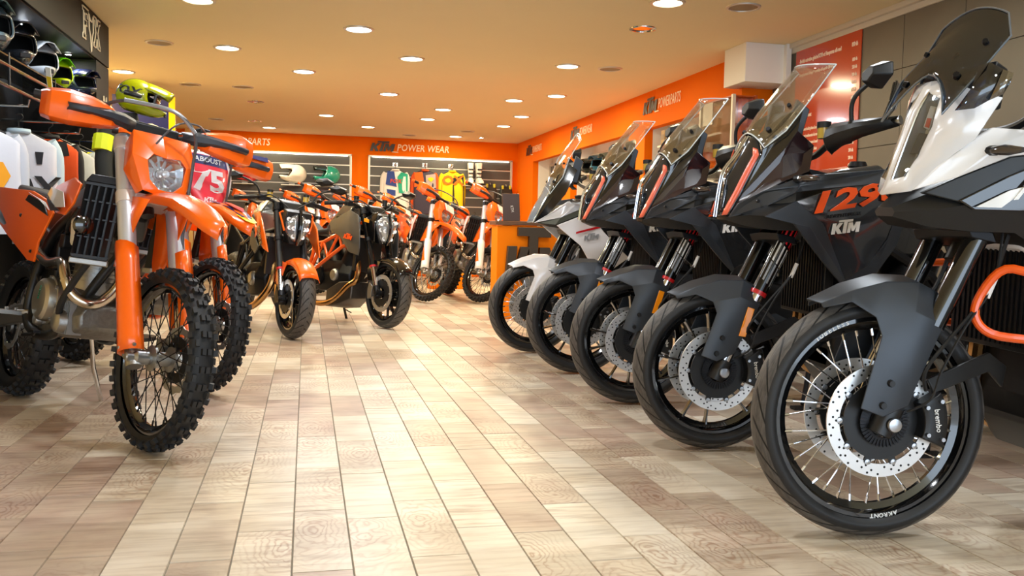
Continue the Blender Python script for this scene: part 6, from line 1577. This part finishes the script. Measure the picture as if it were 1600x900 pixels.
for y in (5.4, 6.5, 7.6):
    l_ = thing('puck_light', 'small puck light under the display header ' + {5.4: 'at the left', 6.5: 'above the grey helmet', 7.6: 'at the end post'}[y], 'puck light', (-1.8, y, 2.159), 0, 'display puck lights')
    G().lathe([(.03, 0), (.03, -.01), (.022, -.013)], axis='z', n=16).build('housing', M_CHROME, l_); G().lathe([(.0005, -.014), (.022, -.0125)], axis='z', n=16).build('lens', lampmat('puck_lens', (.9, .95, 1), 40), l_)
    ld = bpy.data.lights.new('puck', 'AREA'); ld.shape = 'DISK'; ld.size = .05; ld.energy = 5; ld.color = (.9, .95, 1); lo = bpy.data.objects.new('puck_light_source', ld); COL.objects.link(lo); lo.parent = l_; lo.location = (0, 0, -.02)
tg = thing('price_tag', 'folded white and yellow price tag hanging below the black helmet', 'price tag', (-1.66, 6.42, 1.66), R(-40))
G().slab([(0, 0, .2), (.05, 0, .19), (.075, 0, .02), (.03, 0, 0)], (0, .004, 0)).build('card', mat('tag_white', '#e7e4d6', .6), tg)
G().slab([(.012, -.002, .14), (.06, -.002, .13), (.066, -.002, .06), (.03, -.002, .07)], (0, .002, 0)).build('yellow_print', mat('tag_yellow', '#e7c018', .6), tg)

# ---------------------------------------------------------------- hanging clothes
def garment(label, name, cat, loc, yaw, col, col2=None, text=None, tcol='#16181c', h=.62, w_=.46, long_sleeve=True, group=None, chest=None, pants=False, extra=None, hook=True):
    """jersey, jacket or pants on a hanger; front faces local -y"""
    t = tag(empty(name, loc, (0, 0, R(yaw))), label, cat, group)
    m = mat('cloth_' + col, col, .8, bump=.15, bscale=22); m2 = mat('cloth_' + (col2 or col), col2 or col, .8, bump=.15, bscale=22)
    if pants:
        for s in (1, -1):
            secs = []
            for z, hw, d, cx in ((-.05, .10, .035, .085), (-.25, .095, .04, .095), (-.5, .08, .035, .10), (-.8, .065, .03, .10)):
                secs.append([(s * cx + hw * math.cos(a), d * math.sin(a) + .006 * math.sin(5 * a + z * 9), z) for a in [k * PI / 6 for k in range(12)]])
            G().loft(secs).build('trouser_leg', m if s > 0 else m2, t, sharp=60)
        G().box((0, 0, -.035), (.36, .06, .06)).build('waistband', m2, t, bevel=.012)
    else:
        hw = w_ / 2; secs = []
        prof = ((-h, hw * .98, .045), (-h * .7, hw, .05), (-h * .35, hw * .97, .055), (-h * .14, hw * .98, .05), (-.06, hw * .88, .04), (-.02, hw * .5, .035), (.0, hw * .32, .03))
        for z, a_, d in prof:
            secs.append([(a_ * math.copysign(abs(math.cos(k * PI / 10)) ** .8, math.cos(k * PI / 10)), d * math.copysign(abs(math.sin(k * PI / 10)) ** .45, math.sin(k * PI / 10)) + (.004 * math.sin(7 * k * PI / 10 + z * 7) if z < -.2 else 0), z) for k in range(20)])
        bd = G().loft(secs).build('torso', m, t, sharp=60)
        for s in (1, -1):
            L = .52 if long_sleeve else .24
            g = G().tube([(s * hw * .78, .01, -.05), (s * (hw - .005), .03, -.15), (s * (hw + .005), .055, -.16 - L * .5), (s * (hw - .005), .06, -.16 - L)], [.05, .055, .05, .04], 10, sm=3, squash=(.8, 1))
            g.build('sleeve', m2, t, sharp=60)
        G().lathe([(.062, -.005), (.07, .012), (.066, .028)], c=(0, 0, -.005), axis='z', n=20).build('collar', m2, t, solid=.004)
        if chest:
            for (pts, c_) in chest:
                G().add([(x, -.0615 + .03 * max(0, (abs(x) / hw - .75) / .25) ** 2 , z) for i_, (x, z) in enumerate(pts)], [tuple(range(len(pts)))]).build('colour_block', mat('cloth_' + c_, c_, .8), t, smoothsh=False, solid=.003)
        if text:
            tx = text_geo(text[0], text[1], .004, text[3] if len(text) > 3 else 0, 1.1, 1, .03)
            for v in tx.v: v.z += text[2]; v.y += -.066 + .03 * max(0, (abs(v.x) / hw - .75) / .25) ** 2
            tx.build('lettering', mat('print_' + tcol, tcol, .7), t, smoothsh=False)
    if hook:
        hk = G().tube([(0, 0, .03), (0, 0, .07), (.025, 0, .095), (.015, 0, .12), (-.015, 0, .115)], .004, 6, sm=3)
        hk.tube([(-.15, 0, -.03), (0, 0, .035), (.15, 0, -.03)], .007, 6)
        hk.build('hanger', M_BLACK, t)
    if extra: extra(t)
    return t
CG = 'clothes on the display arms'
yw = 28
garment('pale grey jersey with orange yellow wing print, at the far left', 'racing_jersey', 'jersey', (-1.86, 5.78, 1.40), yw, '#cfd2da', '#c2c8d2', chest=[([(-.17, -.2), (.12, -.2), (.16, -.28), (.12, -.35), (-.02, -.38), (-.17, -.34)], '#f0a21c'), ([(-.1, -.25), (.06, -.25), (.04, -.31), (-.1, -.3)], '#6a4a20')], group=CG)
garment('pale grey jersey with black shoulder stripe and lettering', 'racing_jersey', 'jersey', (-1.82, 6.42, 1.43), yw, '#cfd2da', '#bcd3de', text=('FOX', .15, -.36, .1), chest=[([(-.2, -.06), (-.1, -.02), (.03, -.26), (-.02, -.32)], '#1d2026'), ([(.08, -.12), (.13, -.12), (.12, -.2), (.09, -.2)], '#1d2026'), ([(-.22, -.12), (-.16, -.10), (-.1, -.3), (-.2, -.34)], '#a9cfe0')], group=CG)
garment('orange jersey with black patches on the display arm', 'racing_jersey', 'jersey', (-1.82, 7.12, 1.46), yw, '#f0540c', '#1c1a1c', chest=[([(-.1, -.02), (.1, -.02), (.12, -.12), (-.08, -.16)], '#1c1a1c'), ([(-.08, -.3), (.12, -.34), (.1, -.44), (-.08, -.40)], '#1c1a1c')], w_=.4, group=CG)
garment('grey jersey with black block lettering and yellow shoulder', 'racing_jersey', 'jersey', (-1.76, 7.34, 1.42), yw, '#c5c7c4', '#b9c0bc', text=('FOX', .15, -.33, .1), chest=[([(-.2, -.06), (-.12, -.03), (-.04, -.26), (-.14, -.26)], '#a9c6d6'), ([(-.1, -.03), (-.03, -.02), (.0, -.26), (-.03, -.26)], '#e6e020'), ([(-.02, -.02), (.04, -.02), (.08, -.26), (.02, -.26)], '#20242a')], w_=.42, group=CG)
def ywaist(t): G().box((0, -.03, -.04), (.34, .02, .05)).build('yellow_waist', mat('cloth_#f2e000', '#f2e000', .8), t, bevel=.008)
garment('dark blue riding pants with bright yellow waist', 'riding_pants', 'pants', (-1.72, 7.58, 1.42), yw, '#1d3a70', '#1d3a70', pants=True, group=CG, extra=ywaist)
garment('black riding pants with yellow patches', 'riding_pants', 'pants', (-1.46, 7.86, 1.40), yw, '#1b1c18', '#26281c', pants=True, group=CG, extra=lambda t: (G().box((.05, -.045, -.12), (.09, .012, .16)).build('yellow_patch', mat('cloth_#f2e000', '#f2e000', .8), t), G().box((.06, -.045, -.4), (.06, .012, .05)).build('yellow_patch', mat('cloth_#f2e000'), t)))
garment('dusty red hooded top near the end of the display', 'hooded_top', 'top', (-1.36, 8.12, 1.34), yw - 8, '#8e3b34', '#8e3b34', h=.5, w_=.26, group=CG)
# mannequin with the fluorescent helmet and jacket
mq = thing('mannequin', 'dark shop mannequin in black and fluorescent yellow riding jacket', 'mannequin', (-1.26, 7.05, 0), R(-35))
def ell(z, a, b, n=16): return [(a * math.cos(2 * PI * k / n), b * math.sin(2 * PI * k / n), z) for k in range(n)]
G().loft([ell(.9, .10, .13), ell(1.0, .115, .15), ell(1.15, .11, .14), ell(1.35, .13, .18), ell(1.48, .125, .2), ell(1.56, .10, .17), ell(1.6, .06, .07), ell(1.66, .05, .05)]).build('torso', mat('jacket_black', '#1a1c16', .75, bump=.1), mq, sharp=60)
for s in (1, -1):
    G().tube([(0, s * .2, 1.5), (.02, s * .26, 1.3), (.05, s * .27, 1.1), (.10, s * .25, .9)], [.065, .06, .055, .045], 10, sm=4).build('arm', mat('jacket_black'), mq, sharp=60)
    G().slab([(.115, s * .04, 1.5), (.125, s * .12, 1.45), (.135, s * .12, 1.2), (.12, s * .05, 1.1), (.13, s * .07, 1.3)], (.012, 0, 0)).build('yellow_panel', mat('fluo_yellow', '#d6e010', .6), mq)
    G().tube([(.0, s * .235, 1.47), (.01, s * .265, 1.36)], [.07, .068], 10).build('yellow_sleeve_band', mat('fluo_yellow'), mq)
G().tube([(0, 0, .02), (0, 0, .92)], .022, 10).lathe([(.0005, .03), (.17, .025), (.18, .0)], axis='z', n=28).build('stand', M_DKMETAL, mq)
tg = G().box((.15, .02, 1.33), (.003, .05, .13)).build('swing_tag', mat('tag_white'), mq)
helmet('fluorescent yellow green helmet with goggles and black lettering on a mannequin', (-1.245, 7.03, 1.635), 4, '#8a9400', '#919c00', accent='#14150c', goggles=True, s=.98, text='FOX', pitch=14)
# ---------------------------------------------------------------- back wall goods
SG = 'helmets on the back slat wall'
for x, sh, pk, lb, ac in ((-1.06, '#d41a22', '#d41a22', 'glossy red helmet on the left back slat wall', None), (-.26, '#ece4d8', '#e6dfd6', 'white helmet on the left back slat wall', '#2a2622'), (.32, '#1f9a86', '#12323a', 'teal and navy helmet on the left back slat wall', '#12323a')):
    helmet(lb, (x + .05, YB - .24, 1.60), 190, sh, pk, accent=ac, group=SG, s=1.25, pitch=-8)
    hs = thing('helmet_shelf', 'small metal shelf bracket under the ' + lb.split(' helmet')[0] + ' helmet', 'shelf', (x, YB - .05, 1.595), 0, 'helmet shelf brackets')
    G().box((0, -.17, -.006), (.36, .3, .012)).build('plate', M_SLATG, hs); G().box((0, -.005, .03), (.1, .012, .09)).build('hook', M_SLATG, hs)
JG = 'jerseys on the back slat wall'
garment('white, blue and teal racing jersey with red letters on the back wall', 'racing_jersey', 'jersey', (1.56, YB - .13, 1.92), 0, '#ece6e4', '#ece6e4', chest=[([(-.15, -.02), (-.03, -.02), (.02, -.3), (-.18, -.26)], '#2f4690'), ([(-.16, -.34), (.0, -.36), (.0, -.46), (-.14, -.44)], '#2f4690'), ([(.03, -.12), (.1, -.03), (.22, -.06), (.22, -.45), (.06, -.4)], '#22a487')], text=('FOX', .07, -.2, .1), tcol='#c43a2a', h=.72, w_=.44, group=JG)
garment('orange and navy racing jersey with yellow oval on the back wall', 'racing_jersey', 'jersey', (2.1, YB - .13, 1.93), 0, '#3c3446', '#e2561a', chest=[([(-.2, -.04), (-.06, -.02), (-.02, -.25), (-.2, -.3)], '#f0600c'), ([(.0, -.08), (.18, -.05), (.2, -.3), (.02, -.34)], '#a89a98'), ([(.03, -.14), (.1, -.11), (.16, -.14), (.1, -.2)], '#f2c40c')], h=.78, w_=.42, group=JG)
garment('yellow and black racing jersey with large orange letters on the back wall', 'racing_jersey', 'jersey', (2.6, YB - .13, 1.93), 0, '#f2c800', '#e8cc10', chest=[([(.0, -.12), (.2, -.05), (.24, -.7), (.0, -.7)], '#27241f')], text=('OX', .17, -.16, 0), tcol='#ee6a08', h=.8, w_=.42, group=JG)
garment('olive grey work shirt low on the back wall', 'work_shirt', 'shirt', (3.02, YB - .13, 1.08), 0, '#7d7b62', '#7d7b62', h=.6, w_=.46, long_sleeve=False)
for x_, z_, lb in ((1.56, 2.03, 'white and blue'), (2.1, 2.04, 'orange and navy'), (2.58, 2.04, 'yellow and black')):
    hk = thing('wall_hook', 'chrome display hook above the %s jersey' % lb, 'hook', (x_, YB - .045, z_), 0, 'display hooks')
    G().box((0, .0, .0), (.09, .012, .07)).build('plate', M_RAIL, hk); G().tube([(0, 0, .0), (0, -.09, .0), (0, -.11, .025)], .008, 8).build('arm', M_RAIL, hk); G().lathe([(.0005, -.03), (.025, -.025), (.028, 0)], axis='y', n=14).build('boss', M_RAIL, hk)
def boots(label, loc, yaw, col, col2, s=1.0):
    for k, sx in enumerate((-1, 1)):
        t = tag(empty('riding_boot', (loc[0] + sx * .075 * s, loc[1], loc[2]), (0, 0, R(yaw + sx * 6))), label % ('left' if sx < 0 else 'right'), 'boot', 'riding boots')
        t.scale = (s, s, s)
        def bs(z, x0, x1, hw): return [(x0, -hw * .6, z), (x1, -hw * .5, z), (x1, hw * .5, z), (x0, hw * .6, z)]
        G().loft([bs(.02, -.07, .22, .085), bs(.06, -.075, .2, .085), bs(.11, -.07, .09, .075), bs(.16, -.06, .06, .07), bs(.30, -.07, .065, .09), bs(.40, -.08, .06, .1)]).build('boot_shell', mat('boot_' + col, col, .45), t, bevel=.012, sub=0)
        G().loft([bs(0, -.08, .23, .09), bs(.022, -.08, .23, .09)]).build('sole', mat('boot_sole_' + col2, col2, .7), t, bevel=.004)
        for z in (.14, .21, .28): G().box((.03, .0, z), (.1, .085, .022)).build('buckle_strap', mat('boot_trim_' + col2, col2, .4), t, bevel=.003)
boots('white and black motocross boot with straps on the back wall, %s one', (3.0, YB - .22, 1.70), -90, '#d8d2c8', '#1a1a1c', 1.0)
sh = thing('boot_shelf', 'thin metal shelf under the white and black boots', 'shelf', (3.0, YB - .05, 1.69)); G().box((0, -.16, -.006), (.42, .26, .012)).build('plate', M_SLATG, sh); G().box((0, -.004, .03), (.1, .012, .09)).build('hook', M_SLATG, sh)
boots('cream motocross boot with black print low on the slat wall, %s one', (-.08, YB - .22, 1.02), -90, '#d9cdb0', '#1c1a18', 1.0)
sh = thing('boot_shelf', 'thin metal shelf under the cream boots', 'shelf', (-.08, YB - .05, 1.01)); G().box((0, -.16, -.006), (.42, .26, .012)).build('plate', M_SLATG, sh); G().box((0, -.004, .03), (.1, .012, .09)).build('hook', M_SLATG, sh)
def guard_pack(label, x, z, k):
    t = thing('body_protector', label, 'protector', (x, YB - .09, z), 0, 'protectors hanging on the slat wall')
    G().loft([[(-.1, -.03, 0), (.1, -.03, 0), (.1, .02, 0), (-.1, .02, 0)], [(-.12, -.07, -.12), (.12, -.07, -.12), (.12, .02, -.12), (-.12, .02, -.12)], [(-.11, -.09, -.3), (.11, -.09, -.3), (.11, .02, -.3), (-.11, .02, -.3)], [(-.07, -.05, k), (.07, -.05, k), (.07, .02, k), (-.07, .02, k)]]).build('shell', mat('protector_black', '#1f1e1b', .5), t, bevel=.02)
    G().box((0, -.085, -.2), (.12, .04, .14)).build('plate', mat('protector_grey', '#6b675c', .4), t, bevel=.015)
    for s in (1, -1): G().box((s * .07, -.04, -.02), (.04, .05, .07)).build('strap', mat('protector_lime', '#c6c23a', .6), t, bevel=.008)
    G().tube([(0, .04, .03), (0, -.02, .03), (0, -.03, .0)], .006, 6).build('hook', M_SLATG, t)
guard_pack('black body protector with lime straps, middle of the right slat wall', 3.32, 1.72, -.42)
guard_pack('long black leg protector at the right edge of the slat wall', 3.62, 1.7, -.54)
guard_pack('black knee protector low on the right slat wall', 3.36, 1.12, -.3)
guard_pack('small black elbow protector low beside the counter', 3.62, 1.08, -.3)
# power socket on the slat wall
o = G().box((0, 0, 0), (.06, .02, .06)).build('wall_socket', M_LETTER, bevel=.003); o.location = (-.62, YB - .05, 1.42); tag(o, 'small white power socket between the red and white helmets', 'socket')

# ---------------------------------------------------------------- goods in the side wall recesses
for i, (a, b) in enumerate(OPEN):
    t = slatwall(-(b - a) / 2 + .02, (b - a) / 2 - .02, ['dark slat panel in the recess nearest the stone wall', 'dark slat panel in the middle recess', 'dark slat panel in the far recess'][i], led=False, z1=2.02, Y=0)
    t.matrix_world = Matrix.Translation((XB - .005, (a + b) / 2, 0)) @ Matrix.Rotation(R(-90), 4, 'Z')
    ld = thing('recess_strip_light', ['strip light under the lintel of the nearest recess', 'strip light under the lintel of the middle recess', 'strip light under the lintel of the far recess'][i], 'strip light', (XR + .13, (a + b) / 2, ZL + .1))  # added strip, hidden behind the lintel to brighten the recess
    G().box((0, 0, 0), (.03, b - a - .3, .02)).build('housing', M_WHITE, ld); G().box((0, 0, -.012), (.022, b - a - .34, .004)).build('diffuser', M_LED, ld)
def shelf_unit(label, y, z, ln, x=XR + .2, d=.26):
    t = thing('wall_shelf', label, 'shelf', (x, y, z)); G().box((0, 0, -.012), (d, ln, .024)).build('board', M_SLATG, t, bevel=.003)
    for s in (1, -1): G().box((.02, s * ln * .4, -.06), (d * .8, .02, .08)).build('bracket', M_SLATG, t)
    return t
shelf_unit('pale shelf carrying caps and helmets in the middle recess', 11.9, 1.72, 1.9)
shelf_unit('pale shelf with boxed parts in the nearest recess', 8.9, 1.62, 1.7); shelf_unit('upper pale shelf with parts boxes in the nearest recess', 8.9, 1.88, 1.7); shelf_unit('lower pale shelf in the nearest recess', 8.9, 1.3, 1.7)
helmet('blue and green helmet on the middle recess shelf', (XR + .17, 12.1, 1.70), 215, '#2b6f92', '#1d4c66', accent='#58b04a', group='helmets in the middle recess', s=.95)
helmet('grey green helmet on the middle recess shelf', (XR + .17, 11.65, 1.70), 215, '#7e8a80', '#5b665e', accent='#cfd4c6', group='helmets in the middle recess', s=.95)
helmet('black and lime helmet at the far end of the middle recess shelf', (XR + .17, 12.55, 1.70), 215, '#1c2420', '#1c2420', accent='#a4c43a', group='helmets in the middle recess', s=.9)
random.seed(21)
cols = ['#c9c4b8', '#8a7a64', '#3a3632', '#d8d6d0', '#6a5a4a', '#a98d5e', '#b4b9bd']
words = ['cream', 'tan', 'charcoal', 'off-white', 'brown', 'ochre', 'silver']
for z, row in ((1.62, 'middle'), (1.88, 'top'), (1.3, 'lower')):
    y = 8.25; k = 0
    while y < 9.6:
        ln = random.uniform(.1, .2); h = random.uniform(.1, .2) if z < 1.8 else random.uniform(.09, .17); ci = random.randrange(7)
        t = thing('parts_box', '%s parts box, number %s from the stone wall end on the %s recess shelf' % (words[ci], ['first', 'second', 'third', 'fourth', 'fifth', 'sixth', 'seventh', 'eighth', 'ninth', 'tenth'][k], row), 'box', (XR + .18, y + ln / 2, z), 0, 'parts boxes on the recess shelves')
        G().box((0, 0, h / 2), (.18, ln - .015, h)).build('carton', mat('carton_%d' % ci, cols[ci], .6), t, bevel=.003); G().box((-.0915, 0, h * .55), (.002, ln * .6, h * .35)).build('print_label', mat('carton_%d' % ((ci + 3) % 7), cols[(ci + 3) % 7], .6), t)
        y += ln + .02; k += 1
garment('black and yellow jersey hanging in the far recess, nearer one', 'racing_jersey', 'jersey', (XR + .18, 14.5, 1.5), -90, '#d6c81a', '#20201a', h=.6, w_=.4, group='jerseys in the far recess')
garment('yellow and black jersey hanging in the far recess, farther one', 'racing_jersey', 'jersey', (XR + .18, 15.06, 1.5), -90, '#1f1f1a', '#d6d01a', h=.6, w_=.4, group='jerseys in the far recess')
garment('dark jacket hanging below the caps in the middle recess', 'jacket', 'jacket', (XR + .18, 11.5, 1.5), -90, '#1d1c1c', '#2a2522', h=.66, w_=.46)
garment('brown and white jacket hanging in the middle recess', 'jacket', 'jacket', (XR + .18, 12.15, 1.5), -90, '#b7a78e', '#7a4a34', h=.66, w_=.46)
for o in bpy.data.objects:
    if 'turns' in o: del o['turns']
